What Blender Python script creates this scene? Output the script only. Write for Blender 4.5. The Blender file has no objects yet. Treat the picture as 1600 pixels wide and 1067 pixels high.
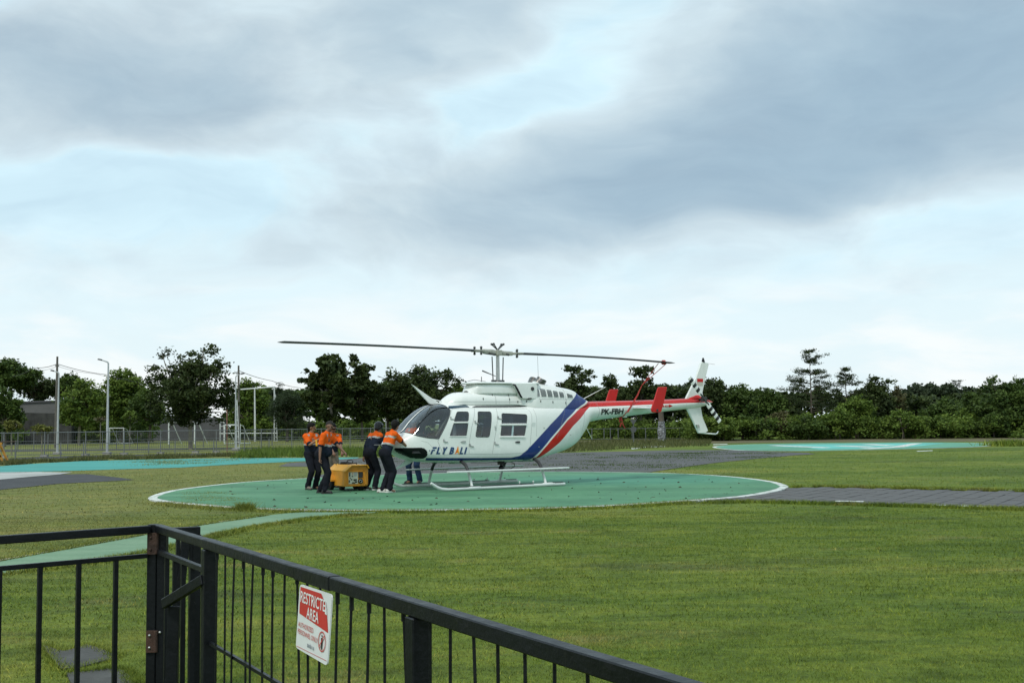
import bpy, bmesh, math, random
import numpy as np
from mathutils import Vector, Matrix, noise as mnoise

R = math.radians
rng = np.random.default_rng(7)
random.seed(7)
SC = bpy.context.scene
COL = SC.collection

# ------------------------------------------------------------------ camera
CAM_H = 1.65
FPX = 1777.8                     # focal length in photo pixels (1600 wide) = 40 mm
PITCH = math.atan(126.5 / FPX)
ROLL = R(0.6)
cd = bpy.data.cameras.new('camera')
cam = bpy.data.objects.new('camera', cd)
COL.objects.link(cam)
cd.sensor_width = 36.0
cd.lens = 40.0
cd.clip_start = 0.1
cd.clip_end = 4000
_F = Vector((0, math.cos(PITCH), math.sin(PITCH)))
_U0 = Vector((0, -math.sin(PITCH), math.cos(PITCH)))
_R0 = Vector((1, 0, 0))
_R = _R0 * math.cos(ROLL) - _U0 * math.sin(ROLL)
_U = _U0 * math.cos(ROLL) + _R0 * math.sin(ROLL)
m = Matrix((_R, _U, -_F)).transposed().to_4x4()
m.translation = Vector((0, 0, CAM_H))
cam.matrix_world = m
SC.camera = cam


def ray(px, py):
    return _R * ((px - 800) / FPX) + _F + _U * ((533.5 - py) / FPX)


def G(px, py, z=0.0):
    """ground point seen at a photo pixel"""
    d = ray(px, py)
    return Vector((0, 0, CAM_H)) + d * ((z - CAM_H) / d.z)


def at(px, py, Y):
    """point at distance Y seen at a photo pixel"""
    d = ray(px, py)
    return Vector((0, 0, CAM_H)) + d * (Y / d.y)


# ------------------------------------------------------------------ world
SUN_EL, SUN_AZ = R(52), R(207)    # azimuth clockwise from +Y: behind the camera, to the left
W = bpy.data.worlds.new('World')
SC.world = W
W.use_nodes = True
nt = W.node_tree
nt.nodes.clear()


class NT:
    """tiny node-tree builder"""
    def __init__(self, nt):
        self.nt = nt

    def n(self, typ, **kw):
        nd = self.nt.nodes.new(typ)
        for k, v in kw.items():
            setattr(nd, k, v)
        return nd

    def put(self, sock, v):
        if isinstance(v, bpy.types.NodeSocket):
            self.nt.links.new(v, sock)
        elif v is not None:
            if hasattr(sock, 'default_value') and not isinstance(sock.default_value, (float, int)) and isinstance(v, (tuple, list)) and len(v) == 3 and len(sock.default_value) == 4:
                v = (*v, 1)
            sock.default_value = v

    def math(self, op, a, b=None, c=None, clamp=False):
        nd = self.n('ShaderNodeMath', operation=op, use_clamp=clamp)
        for s, v in zip(nd.inputs, (a, b, c)):
            self.put(s, v)
        return nd.outputs[0]

    def vmath(self, op, a, b=None):
        nd = self.n('ShaderNodeVectorMath', operation=op)
        for s, v in zip(nd.inputs, (a, b)):
            self.put(s, v)
        return nd.outputs['Value'] if op in ('DOT_PRODUCT', 'LENGTH', 'DISTANCE') else nd.outputs[0]

    def noise(self, vec, scale, detail=4, rough=.5, dist=0.0):
        nd = self.n('ShaderNodeTexNoise')
        self.put(nd.inputs['Vector'], vec)
        nd.inputs['Scale'].default_value = scale
        nd.inputs['Detail'].default_value = detail
        nd.inputs['Roughness'].default_value = rough
        nd.inputs['Distortion'].default_value = dist
        return nd.outputs['Fac']

    def ramp(self, fac, stops, interp='LINEAR'):
        nd = self.n('ShaderNodeValToRGB')
        cr = nd.color_ramp
        cr.interpolation = interp
        while len(cr.elements) > 1:
            cr.elements.remove(cr.elements[-1])
        for i, (p, c) in enumerate(stops):
            e = cr.elements[0] if i == 0 else cr.elements.new(p)
            e.position = p
            if isinstance(c, (int, float)):
                c = (c, c, c)
            e.color = (*c[:3], 1)
        self.put(nd.inputs[0], fac)
        return nd.outputs[0]

    def mix(self, fac, a, b, blend='MIX'):
        nd = self.n('ShaderNodeMix', data_type='RGBA', blend_type=blend)
        self.put(nd.inputs[0], fac)
        self.put(nd.inputs[6], a)
        self.put(nd.inputs[7], b)
        return nd.outputs[2]

    def smooth(self, x, lo, hi):
        nd = self.n('ShaderNodeMapRange', interpolation_type='SMOOTHSTEP')
        self.put(nd.inputs[0], x)
        nd.inputs[1].default_value = lo
        nd.inputs[2].default_value = hi
        return nd.outputs[0]


b = NT(nt)
sky = b.n('ShaderNodeTexSky')
sky.sky_type = 'NISHITA'
sky.sun_disc = False
sky.sun_elevation = SUN_EL
sky.sun_rotation = SUN_AZ
sky.air_density = 1.0
sky.dust_density = 1.5
tc = b.n('ShaderNodeTexCoord')
D = tc.outputs['Generated']
sep = b.n('ShaderNodeSeparateXYZ')
b.put(sep.inputs[0], D)
# direction stretched so that the clouds lie in flat banks
vec = b.vmath('MULTIPLY', D, (1.0, 1.0, 2.1))
warp = b.n('ShaderNodeTexNoise')
b.put(warp.inputs['Vector'], vec)
warp.inputs['Scale'].default_value = 3.2
warp.inputs['Detail'].default_value = 3
wv = b.vmath('SUBTRACT', warp.outputs['Color'], (.5, .5, .5))
wv = b.vmath('MULTIPLY', wv, (.30, .30, .22))
vecw = b.vmath('ADD', vec, wv)
n_big = b.noise(vecw, 3.1, 3, .5)
n_mid = b.noise(vecw, 7.5, 5, .52)
n_fine = b.noise(vecw, 19.0, 6, .55)


def skydir(px, py):
    d = ray(px, py).normalized()
    return Vector((d.x, d.y, d.z * 2.1))


# the cloud banks: (photo pixel, half width, half height in pixels, thickness)
BANKS = [(230, 70, 360, 120, .40), (260, 190, 260, 85, .48), (690, 45, 210, 90, .50), (1180, 200, 300, 110, .62),
         (1470, 130, 300, 140, .66), (1010, 290, 260, 75, .50), (650, 350, 250, 70, .42), (480, 400, 170, 45, .26),
         (900, 390, 180, 40, .22), (1250, 50, 300, 90, .34), (1150, 330, 190, 45, .28), (60, 150, 200, 80, .2), (1560, 20, 260, 110, .40),
         (820, 190, 90, 75, -.50), (890, 95, 60, 90, -.42), (520, 110, 70, 50, -.20), (400, 285, 240, 28, -.26), (560, 260, 120, 50, -.12),
         (90, 300, 250, 45, -.36), (1420, 335, 260, 45, -.40), (20, 20, 60, 30, -.3), (1060, 70, 50, 60, -.18), (1000, 150, 60, 60, -.15), (330, 350, 200, 40, -.25)]
acc = None
for (cx, cy, hw, hh, amp) in BANKS:
    c = skydir(cx, cy)
    rx, rz = hw / FPX, hh / FPX * 2.1
    dv = b.vmath('SUBTRACT', vecw, tuple(c))
    dv = b.vmath('DIVIDE', dv, (rx, 1.0, rz))
    d2 = b.vmath('DOT_PRODUCT', dv, dv)
    g = b.math('POWER', 2.718, b.math('MULTIPLY', d2, -.9))
    acc = b.math('MULTIPLY', g, amp) if acc is None else b.math('MULTIPLY_ADD', g, amp, acc)
el = sep.outputs['Z']
cov = b.math('MULTIPLY_ADD', n_big, .55, -.275)
cov = b.math('ADD', cov, b.math('MULTIPLY', acc, .92))
cov = b.math('MULTIPLY_ADD', b.math('SUBTRACT', n_mid, .5), .72, cov)
cov = b.math('MULTIPLY_ADD', b.math('SUBTRACT', n_fine, .5), .36, cov)
# thin towards the horizon, where one sees below the banks into bright air
low = b.smooth(el, 0.05, 0.16)
cov = b.math('MULTIPLY', cov, b.math('MULTIPLY_ADD', low, .8, .2))
thick = b.math('SUBTRACT', 1.0, b.math('POWER', 2.718, b.math('MULTIPLY', b.math('MAXIMUM', b.math('ADD', cov, .04), 0.0), -1.75)))
SKYK = .79
def sk(*c):
    return tuple(q * SKYK for q in c)
cloud = b.ramp(thick, [(0, sk(.68, .90, 1.0)), (.12, sk(.69, .88, .96)), (.30, sk(.65, .80, .88)), (.48, sk(.58, .71, .785)), (.66, sk(.47, .605, .70)), (.85, sk(.36, .50, .615)), (1, sk(.30, .435, .56))])
# billows: lighter and darker folds inside the banks
fold = b.noise(b.vmath('MULTIPLY', vecw, (1, 1, 1.6)), 10.5, 6, .58, .3)
fold2 = b.noise(vecw, 5.0, 4, .5, .2)
cloud = b.mix(1.0, cloud, b.ramp(b.math('ADD', b.math('MULTIPLY', fold, .55), b.math('MULTIPLY', fold2, .45)), [(.32, (.89, .90, .92)), (.5, (1, 1, 1)), (.68, (1.10, 1.09, 1.07))]), 'MULTIPLY')
# the warm greyer tone of the clouds on the left
sepd = b.smooth(sep.outputs['X'], .12, -.25)
cloud = b.mix(b.math('MULTIPLY', b.math('MULTIPLY', sepd, thick), .30), cloud, b.mix(1.0, cloud, (1.15, 1.06, 1.0), 'MULTIPLY'))
# faint white veils low down
veil = b.smooth(b.noise(b.vmath('MULTIPLY', vecw, (1, 1, 2.2)), 6.0, 5, .55), .40, .66)
hor = b.mix(veil, sk(.80, .93, .97), sk(.96, .99, .985))
hz = b.math('SUBTRACT', 1.0, b.smooth(el, .05, .185))
lowc = b.math('MULTIPLY', hz, b.math('SUBTRACT', 1.0, b.math('MULTIPLY', thick, 1.1, clamp=True)))
base = b.mix(lowc, cloud, hor)
nish = b.mix(1.0, sky.outputs[0], (.085, .085, .085), 'MULTIPLY')
clear = b.math('SUBTRACT', 1.0, b.smooth(cov, -.25, .10))
colr = b.mix(b.math('MULTIPLY', clear, .15), base, nish)
# below the horizon: what distant ground would send back
gnd = b.smooth(el, -.06, -.005)
colr = b.mix(gnd, (.16, .19, .12), colr)
bg = b.n('ShaderNodeBackground')
b.put(bg.inputs[0], colr)
SKY_STRENGTH = 1.0
bg.inputs[1].default_value = SKY_STRENGTH
wo = b.n('ShaderNodeOutputWorld')
nt.links.new(bg.outputs[0], wo.inputs[0])

# ------------------------------------------------------------------ sun
sd = bpy.data.lights.new('sun', 'SUN')
sd.energy = 1.5
sd.angle = R(10)
sd.color = (1.0, .955, .88)
sun = bpy.data.objects.new('sun', sd)
COL.objects.link(sun)
sv = Vector((math.sin(SUN_AZ) * math.cos(SUN_EL), math.cos(SUN_AZ) * math.cos(SUN_EL), math.sin(SUN_EL)))
sun.rotation_euler = sv.to_track_quat('Z', 'Y').to_euler()
sun.location = sv * 50

SC.view_settings.view_transform = 'Standard'
SC.view_settings.look = 'None'
SC.view_settings.exposure = 0.38
SC.view_settings.gamma = 1.0
SC.view_settings.use_curve_mapping = False
SC.render.engine = 'CYCLES'
SC.cycles.max_bounces = 6
SC.cycles.transparent_max_bounces = 12


# ------------------------------------------------------------------ materials
def _mat(name):
    mt = bpy.data.materials.new(name)
    mt.use_nodes = True
    return mt, NT(mt.node_tree), mt.node_tree.nodes['Principled BSDF']


def mat(name, col, rough=.5, metal=0.0, var=.12, scale=6.0, spec=None, bump=0.0, bscale=60.0, coat=0.0, dirt=None):
    """plain paint / cloth / metal with mottled colour and a little relief; dirt=(colour, amount)"""
    mt, b, p = _mat(name)
    t = b.n('ShaderNodeTexCoord').outputs['Object']
    nz = b.noise(t, scale, 5, .6)
    lo = tuple(c * (1 - var) for c in col)
    hi = tuple(min(1, c * (1 + var)) for c in col)
    c = b.ramp(nz, [(.3, lo), (.7, hi)])
    if dirt:
        dn = b.smooth(b.noise(t, scale * 2.3, 6, .65, .6), .55, .75)
        c = b.mix(b.math('MULTIPLY', dn, dirt[1]), c, dirt[0])
    b.put(p.inputs['Base Color'], c)
    p.inputs['Metallic'].default_value = metal
    rr = b.ramp(b.noise(t, scale * 1.7, 4, .6), [(.3, max(0, rough - .08)), (.7, min(1, rough + .08))])
    b.put(p.inputs['Roughness'], rr)
    if spec is not None:
        p.inputs['Specular IOR Level'].default_value = spec
    if coat:
        p.inputs['Coat Weight'].default_value = coat
        p.inputs['Coat Roughness'].default_value = .08
    if bump:
        bp = b.n('ShaderNodeBump')
        bp.inputs['Strength'].default_value = bump
        bp.inputs['Distance'].default_value = .01
        b.put(bp.inputs['Height'], b.noise(t, bscale, 4, .6))
        b.put(p.inputs['Normal'], bp.outputs[0])
    return mt


# ------------------------------------------------------------------ mesh helpers
class MB:
    """collects shapes and links them as ONE mesh object"""
    def __init__(self):
        self.v, self.f, self.mi = [], [], []

    def add(self, vs, fs, mi=0):
        o = len(self.v)
        self.v += [tuple(q) for q in vs]
        self.f += [tuple(i + o for i in f) for f in fs]
        self.mi += [mi] * len(fs)
        return self

    def box(self, c, s, rot=None, mi=0, taper=1.0):
        hx, hy, hz = s[0] / 2, s[1] / 2, s[2] / 2
        vs = [Vector((x * hx * (taper if z > 0 else 1), y * hy * (taper if z > 0 else 1), z * hz)) for z in (-1, 1) for x, y in ((-1, -1), (1, -1), (1, 1), (-1, 1))]
        if rot is not None:
            vs = [rot @ q for q in vs]
        vs = [q + Vector(c) for q in vs]
        return self.add(vs, [(3, 2, 1, 0), (4, 5, 6, 7), (0, 1, 5, 4), (1, 2, 6, 5), (2, 3, 7, 6), (3, 0, 4, 7)], mi)

    def tube(self, path, rad, n=8, mi=0, caps=True, flat=1.0, up=None):
        path = [Vector(q) for q in path]
        if not isinstance(rad, (list, tuple)):
            rad = [rad] * len(path)
        vs, fs = [], []
        u = None
        for i, q in enumerate(path):
            a = path[max(0, i - 1)]
            c = path[min(len(path) - 1, i + 1)]
            t = (c - a).normalized()
            if u is None:
                ref = Vector(up) if up else (Vector((0, 0, 1)) if abs(t.z) < .9 else Vector((1, 0, 0)))
                u = (ref - t * ref.dot(t)).normalized()
            else:
                u = (u - t * u.dot(t))
                u = u.normalized() if u.length > 1e-6 else t.orthogonal().normalized()
            w = t.cross(u)
            for k in range(n):
                an = 2 * math.pi * (k + .5) / n
                vs.append(q + (u * math.sin(an) * flat + w * math.cos(an)) * rad[i])
        for i in range(len(path) - 1):
            for k in range(n):
                k2 = (k + 1) % n
                fs.append((i * n + k, i * n + k2, (i + 1) * n + k2, (i + 1) * n + k))
        if caps:
            fs.append(tuple(range(n - 1, -1, -1)))
            fs.append(tuple(range((len(path) - 1) * n, len(path) * n)))
        return self.add(vs, fs, mi)

    def bar(self, a, c, w, h, up=(0, 0, 1), mi=0):
        """rectangular bar from a to c, w across, h along up"""
        a, c = Vector(a), Vector(c)
        t = (c - a).normalized()
        upv = Vector(up)
        u = (upv - t * upv.dot(t)).normalized()
        s = t.cross(u)
        vs = []
        for q in (a, c):
            for x, y in ((-1, -1), (1, -1), (1, 1), (-1, 1)):
                vs.append(q + s * x * w / 2 + u * y * h / 2)
        return self.add(vs, [(0, 1, 2, 3), (7, 6, 5, 4), (0, 4, 5, 1), (1, 5, 6, 2), (2, 6, 7, 3), (3, 7, 4, 0)], mi)

    def prism(self, poly, o, ax, ay, d, mi=0):
        """polygon (2-D) in the plane o + x*ax + y*ay, thickened by the vector d (centred)"""
        o, ax, ay, d = Vector(o), Vector(ax), Vector(ay), Vector(d)
        n = len(poly)
        vs = [o + ax * x + ay * y - d / 2 for x, y in poly] + [o + ax * x + ay * y + d / 2 for x, y in poly]
        fs = [tuple(range(n - 1, -1, -1)), tuple(range(n, 2 * n))] + [(i, (i + 1) % n, n + (i + 1) % n, n + i) for i in range(n)]
        return self.add(vs, fs, mi)

    def rings(self, rings, closed=True, caps=True, mi=0):
        n = len(rings[0])
        vs = [q for r in rings for q in r]
        fs = []
        for i in range(len(rings) - 1):
            for k in range(n if closed else n - 1):
                k2 = (k + 1) % n
                fs.append((i * n + k, i * n + k2, (i + 1) * n + k2, (i + 1) * n + k))
        if caps:
            fs += [tuple(range(n - 1, -1, -1)), tuple(range((len(rings) - 1) * n, len(rings) * n))]
        return self.add(vs, fs, mi)

    def ball(self, c, r, seg=12, rg=8, mi=0, rot=None):
        r = (r, r, r) if isinstance(r, (int, float)) else r
        vs, fs = [], []
        for i in range(rg + 1):
            th = math.pi * i / rg
            for k in range(seg):
                ph = 2 * math.pi * k / seg
                q = Vector((r[0] * math.sin(th) * math.cos(ph), r[1] * math.sin(th) * math.sin(ph), r[2] * math.cos(th)))
                if rot is not None:
                    q = rot @ q
                vs.append(q + Vector(c))
        for i in range(rg):
            for k in range(seg):
                k2 = (k + 1) % seg
                fs.append((i * seg + k, (i + 1) * seg + k, (i + 1) * seg + k2, i * seg + k2))
        return self.add(vs, fs, mi)

    def disc(self, c, nrm, r, th, n=20, mi=0):
        nrm = Vector(nrm).normalized()
        return self.tube([Vector(c) - nrm * th / 2, Vector(c) + nrm * th / 2], r, n, mi)

    def mesh(self, name):
        me = bpy.data.meshes.new(name)
        me.from_pydata(self.v, [], self.f)
        if any(self.mi):
            me.polygons.foreach_set('material_index', self.mi)
        me.validate()
        bm = bmesh.new()
        bm.from_mesh(me)
        bmesh.ops.recalc_face_normals(bm, faces=bm.faces)
        bm.to_mesh(me)
        bm.free()
        return me

    def build(self, name, mats, parent=None, smooth=False, bevel=0.0):
        o = obj(name, self.mesh(name), mats, parent)
        if bevel:
            bev(o, bevel)
        if smooth:
            shade(o)
        return o


def obj(name, me, mats, parent=None):
    o = bpy.data.objects.new(name, me)
    if not isinstance(mats, (list, tuple)):
        mats = [mats]
    for mm in mats:
        me.materials.append(mm)
    COL.objects.link(o)
    if parent is not None:
        o.parent = parent
    return o


def shade(o, angle=40):
    me = o.data
    me.polygons.foreach_set('use_smooth', [True] * len(me.polygons))
    bm = bmesh.new()
    bm.from_mesh(me)
    for e in bm.edges:
        e.smooth = not (len(e.link_faces) == 2 and e.calc_face_angle(0) > R(angle))
    bm.to_mesh(me)
    bm.free()


def bev(o, w, seg=1):
    md = o.modifiers.new('bevel', 'BEVEL')
    md.width = w
    md.segments = seg
    md.limit_method = 'ANGLE'
    md.angle_limit = R(40)


def tag(o, label=None, cat=None, group=None, kind=None):
    if label:
        o['label'] = label
    if cat:
        o['category'] = cat
    if group:
        o['group'] = group
    if kind:
        o['kind'] = kind
    return o


def empty(name, loc, rz=0.0, label=None, cat=None, group=None):
    o = bpy.data.objects.new(name, None)
    COL.objects.link(o)
    o.location = loc
    o.rotation_euler = (0, 0, rz)
    o.empty_display_size = .2
    return tag(o, label, cat, group)


def npmesh(name, V, F, attrs=None):
    """fast mesh from numpy arrays (F: n x 3 or n x 4)"""
    me = bpy.data.meshes.new(name)
    V = np.asarray(V, np.float32)
    F = np.asarray(F, np.int32)
    k = F.shape[1]
    me.vertices.add(len(V))
    me.vertices.foreach_set('co', V.ravel())
    me.loops.add(F.size)
    me.loops.foreach_set('vertex_index', F.ravel())
    me.polygons.add(len(F))
    me.polygons.foreach_set('loop_start', np.arange(len(F), dtype=np.int32) * k)
    me.update(calc_edges=True)
    for nm, (dom, arr) in (attrs or {}).items():
        a = me.attributes.new(nm, 'FLOAT', dom)
        a.data.foreach_set('value', np.asarray(arr, np.float32))
    return me


def copy_tree(o, parent=None):
    c = o.copy()
    COL.objects.link(c)
    if parent is not None:
        c.parent = parent
    for ch in list(o.children):
        copy_tree(ch, c)
    return c

# ================================================================== GROUND
def ground_mat(name, kind):
    mt, b, p = _mat(name)
    geo = b.n('ShaderNodeNewGeometry').outputs['Position']
    p.inputs['Specular IOR Level'].default_value = .25
    p.inputs['Roughness'].default_value = .95
    if kind == 'lawn':
        st = b.vmath('MULTIPLY', geo, (.45, 1.0, 1.0))
        big = b.noise(st, .22, 5, .6, .6)
        mid = b.noise(st, .9, 6, .65, .4)
        fine = b.noise(geo, 9.0, 6, .75)
        vf = b.noise(geo, 45.0, 4, .75)
        c = b.ramp(big, [(.30, (.056, .092, .010)), (.45, (.094, .142, .015)), (.57, (.130, .172, .023)), (.70, (.205, .196, .050))])
        dry = b.smooth(mid, .56, .76)
        c = b.mix(b.math('MULTIPLY', dry, .55), c, (.170, .155, .075))
        dark = b.smooth(b.noise(b.vmath('MULTIPLY', geo, (.30, 1.1, 1.0)), .55, 5, .62, .5), .57, .70)
        c = b.mix(b.math('MULTIPLY', dark, .60), c, (.042, .058, .020))
        # the left side of the lawn has dried out more
        sx = b.n('ShaderNodeSeparateXYZ')
        b.put(sx.inputs[0], geo)
        left = b.math('SUBTRACT', 1.0, b.smooth(sx.outputs['X'], -9.0, -2.0))
        left = b.math('MULTIPLY', left, b.smooth(sx.outputs['Y'], 9.0, 16.0))
        left = b.math('MULTIPLY', left, b.math('MULTIPLY_ADD', mid, .9, .15))
        c = b.mix(left, c, (.185, .180, .058))
        mott = b.noise(b.vmath('MULTIPLY', geo, (.5, 1.2, 0.0)), 2.1, 6, .7, .4)
        c = b.mix(.8, c, b.ramp(mott, [(.34, (.52, .58, .50)), (.5, (1, 1, 1)), (.66, (1.5, 1.26, 1.28))]), 'MULTIPLY')
        c = b.mix(.75, c, b.ramp(fine, [(.32, .45), (.5, 1.0), (.70, 1.5)]), 'MULTIPLY')
        c = b.mix(.6, c, b.ramp(vf, [(.3, .45), (.5, 1.0), (.72, 1.45)]), 'MULTIPLY')
        h = b.math('MULTIPLY_ADD', vf, .6, b.math('MULTIPLY', fine, 1.0))
        bs = .9
    elif kind == 'green':
        # painted concrete, streaked and worn
        st = b.vmath('MULTIPLY', geo, (.25, 1.0, 1.0))
        n1 = b.noise(st, .7, 6, .65, .5)
        n2 = b.noise(geo, 6.0, 6, .7)
        c = b.ramp(n1, [(.28, (.050, .148, .080)), (.5, (.078, .214, .112)), (.72, (.118, .268, .150))])
        blot = b.noise(geo, .55, 6, .65, .6)
        c = b.mix(.8, c, b.ramp(blot, [(.32, (.74, .78, .80)), (.5, (1, 1, 1)), (.68, (1.18, 1.12, 1.10))]), 'MULTIPLY')
        teal = b.smooth(b.vmath('LENGTH', b.vmath('SUBTRACT', b.vmath('MULTIPLY', geo, (.8, 1, 0)), (2.6, 32.0, 0.0))), 4.5, 1.2)
        teal = b.math('MULTIPLY', teal, b.math('MULTIPLY_ADD', n1, 1.0, .1))
        c = b.mix(b.math('MULTIPLY', teal, .55), c, (.045, .255, .205))
        sp = b.smooth(b.noise(b.vmath('MULTIPLY', geo, (.4, 1, 1)), 1.4, 8, .75, .8), .58, .69)
        c = b.mix(b.math('MULTIPLY', sp, .7), c, (.060, .085, .050))
        wornf = b.smooth(b.noise(geo, 3.1, 8, .75, .4), .66, .74)
        c = b.mix(b.math('MULTIPLY', wornf, .30), c, (.26, .30, .24))
        c = b.mix(.35, c, b.ramp(n2, [(.3, .7), (.7, 1.25)]), 'MULTIPLY')
        p.inputs['Roughness'].default_value = .72
        h = n2
        bs = .25
    elif kind == 'cyan':
        st = b.vmath('MULTIPLY', geo, (.25, 1.0, 1.0))
        n1 = b.noise(st, .6, 6, .65, .5)
        c = b.ramp(n1, [(.28, (.055, .245, .225)), (.72, (.085, .33, .295))])
        sp = b.smooth(b.noise(geo, .9, 7, .75, .8), .60, .68)
        c = b.mix(b.math('MULTIPLY', sp, .6), c, (.09, .14, .07))
        h = b.noise(geo, 6, 5, .7)
        bs = .2
    elif kind == 'palegreen':
        n1 = b.noise(b.vmath('MULTIPLY', geo, (.4, 1.0, 1.0)), 1.1, 7, .7, .5)
        n2 = b.noise(geo, 12.0, 5, .7)
        c = b.ramp(n1, [(.26, (.110, .195, .122)), (.5, (.165, .265, .168)), (.74, (.215, .308, .205))])
        worn = b.smooth(b.noise(geo, 2.4, 8, .75, .5), .60, .72)
        c = b.mix(b.math('MULTIPLY', worn, .5), c, (.27, .29, .23))
        dk = b.smooth(b.noise(geo, 1.3, 8, .75, .9), .64, .72)
        c = b.mix(b.math('MULTIPLY', dk, .5), c, (.06, .075, .04))
        c = b.mix(.4, c, b.ramp(n2, [(.3, .7), (.7, 1.25)]), 'MULTIPLY')
        h = n2
        bs = .3
    elif kind == 'white':
        n1 = b.noise(geo, 2.2, 8, .75, .5)
        c = b.ramp(n1, [(.25, (.38, .40, .37)), (.5, (.60, .62, .59)), (.75, (.74, .74, .72))])
        flake = b.smooth(b.noise(geo, 3.1, 9, .78, .8), .50, .60)
        c = b.mix(b.math('MULTIPLY', flake, .8), c, (.13, .17, .10))
        h = n1
        bs = .2
    elif kind == 'stone':
        n1 = b.noise(geo, .9, 6, .65, .4)
        n2 = b.noise(geo, 14, 6, .75)
        c = b.ramp(n1, [(.28, (.068, .070, .072)), (.72, (.125, .123, .122))])
        c = b.mix(.6, c, b.ramp(n2, [(.3, .6), (.7, 1.35)]), 'MULTIPLY')
        moss = b.smooth(b.noise(b.vmath('MULTIPLY', geo, (.45, 1, 1)), .75, 7, .72, .7), .57, .67)
        c = b.mix(b.math('MULTIPLY', moss, .8), c, (.085, .105, .035))
        h = n2
        bs = .5
    elif kind == 'asphalt':
        n1 = b.noise(geo, .7, 6, .65, .4)
        n2 = b.noise(geo, 25, 4, .75)
        c = b.ramp(n1, [(.28, (.045, .046, .050)), (.72, (.075, .075, .078))])
        c = b.mix(.5, c, b.ramp(n2, [(.3, .6), (.7, 1.4)]), 'MULTIPLY')
        h = n2
        bs = .3
    elif kind == 'earth':
        n1 = b.noise(geo, .5, 7, .7, .5)
        n2 = b.noise(geo, 6, 6, .75)
        c = b.ramp(n1, [(.3, (.085, .075, .040)), (.5, (.125, .105, .055)), (.7, (.090, .105, .040))])
        c = b.mix(.6, c, b.ramp(n2, [(.3, .55), (.7, 1.4)]), 'MULTIPLY')
        h = n2
        bs = .5
    b.put(p.inputs['Base Color'], c)
    bp = b.n('ShaderNodeBump')
    bp.inputs['Strength'].default_value = bs
    bp.inputs['Distance'].default_value = .03
    b.put(bp.inputs['Height'], h)
    b.put(p.inputs['Normal'], bp.outputs[0])
    return mt


M_LAWN = ground_mat('lawn_grass', 'lawn')
M_GREEN = ground_mat('green_painted_concrete', 'green')
M_CYAN = ground_mat('cyan_painted_concrete', 'cyan')
M_PALE = ground_mat('pale_green_paint', 'palegreen')
M_WHITE = ground_mat('worn_white_paint', 'white')
M_STONE = ground_mat('dark_stone_paving', 'stone')
M_ASPH = ground_mat('asphalt', 'asphalt')
M_EARTH = ground_mat('dry_earth', 'earth')
M_PAVER = mat('paver_stone', (.090, .086, .084), .85, var=.35, scale=1.3, bump=.5, bscale=30, dirt=((.05, .05, .05), .6))
M_CONC = mat('concrete', (.26, .25, .235), .9, var=.25, scale=3, bump=.4, bscale=25, dirt=((.10, .095, .085), .6))

# lawn: one sheet to the horizon, denser near the camera
xs = np.unique(np.concatenate([np.linspace(-900, -40, 18), np.linspace(-40, 40, 41), np.linspace(40, 900, 18)]))
ys = np.unique(np.concatenate([np.linspace(-60, 0, 7), np.linspace(0, 60, 41), np.linspace(60, 1500, 24)]))
VX, VY = np.meshgrid(xs, ys)
VZ = np.zeros_like(VX)
nx = len(xs)
idx = np.arange(nx * len(ys)).reshape(len(ys), nx)
FQ = np.stack([idx[:-1, :-1], idx[:-1, 1:], idx[1:, 1:], idx[1:, :-1]], -1).reshape(-1, 4)
lawn = obj('lawn', npmesh('lawn', np.stack([VX, VY, VZ], -1).reshape(-1, 3), FQ), M_LAWN)
tag(lawn, kind='structure')


def smooth_loop(pts, n=6):
    out = []
    k = len(pts)
    for i in range(k):
        p0, p1, p2, p3 = (Vector(pts[(i + j) % k]) for j in (-1, 0, 1, 2))
        for s in range(n):
            t = s / n
            out.append(.5 * ((2 * p1) + (p2 - p0) * t + (2 * p0 - 5 * p1 + 4 * p2 - p3) * t * t + (3 * p1 - p0 - 3 * p2 + p3) * t ** 3))
    return out


def ragged(pts, step=.25, amp=.06, seed=0.0):
    """a closed outline with the uneven edge that grass gives it"""
    out = []
    k = len(pts)
    for i in range(k):
        a, c = Vector(pts[i]), Vector(pts[(i + 1) % k])
        n = max(1, int((c - a).length / step))
        for s in range(n):
            q = a.lerp(c, s / n)
            d = mnoise.noise_vector(Vector((q.x * 1.3, q.y * 1.3, seed)))
            out.append(q + Vector((d.x, d.y, 0)) * amp)
    return out


def sheet(name, pts, z, material, thick=0.0, parent=None):
    """flat area from an outline of ground points"""
    bm = bmesh.new()
    vs = [bm.verts.new((q[0], q[1], z)) for q in pts]
    f = bm.faces.new(vs)
    if f.normal.z < 0 or f.calc_area() and f.normal.z < 0:
        f.normal_flip()
    bmesh.ops.triangulate(bm, faces=[f])
    if thick:
        r = bmesh.ops.extrude_face_region(bm, geom=bm.faces[:])
        bmesh.ops.translate(bm, verts=[v for v in r['geom'] if isinstance(v, bmesh.types.BMVert)], vec=(0, 0, -thick))
        bmesh.ops.recalc_face_normals(bm, faces=bm.faces)
    me = bpy.data.meshes.new(name)
    bm.to_mesh(me)
    bm.free()
    o = obj(name, me, material, parent)
    return o


def gp(L):
    return [G(*q) for q in L]


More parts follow.
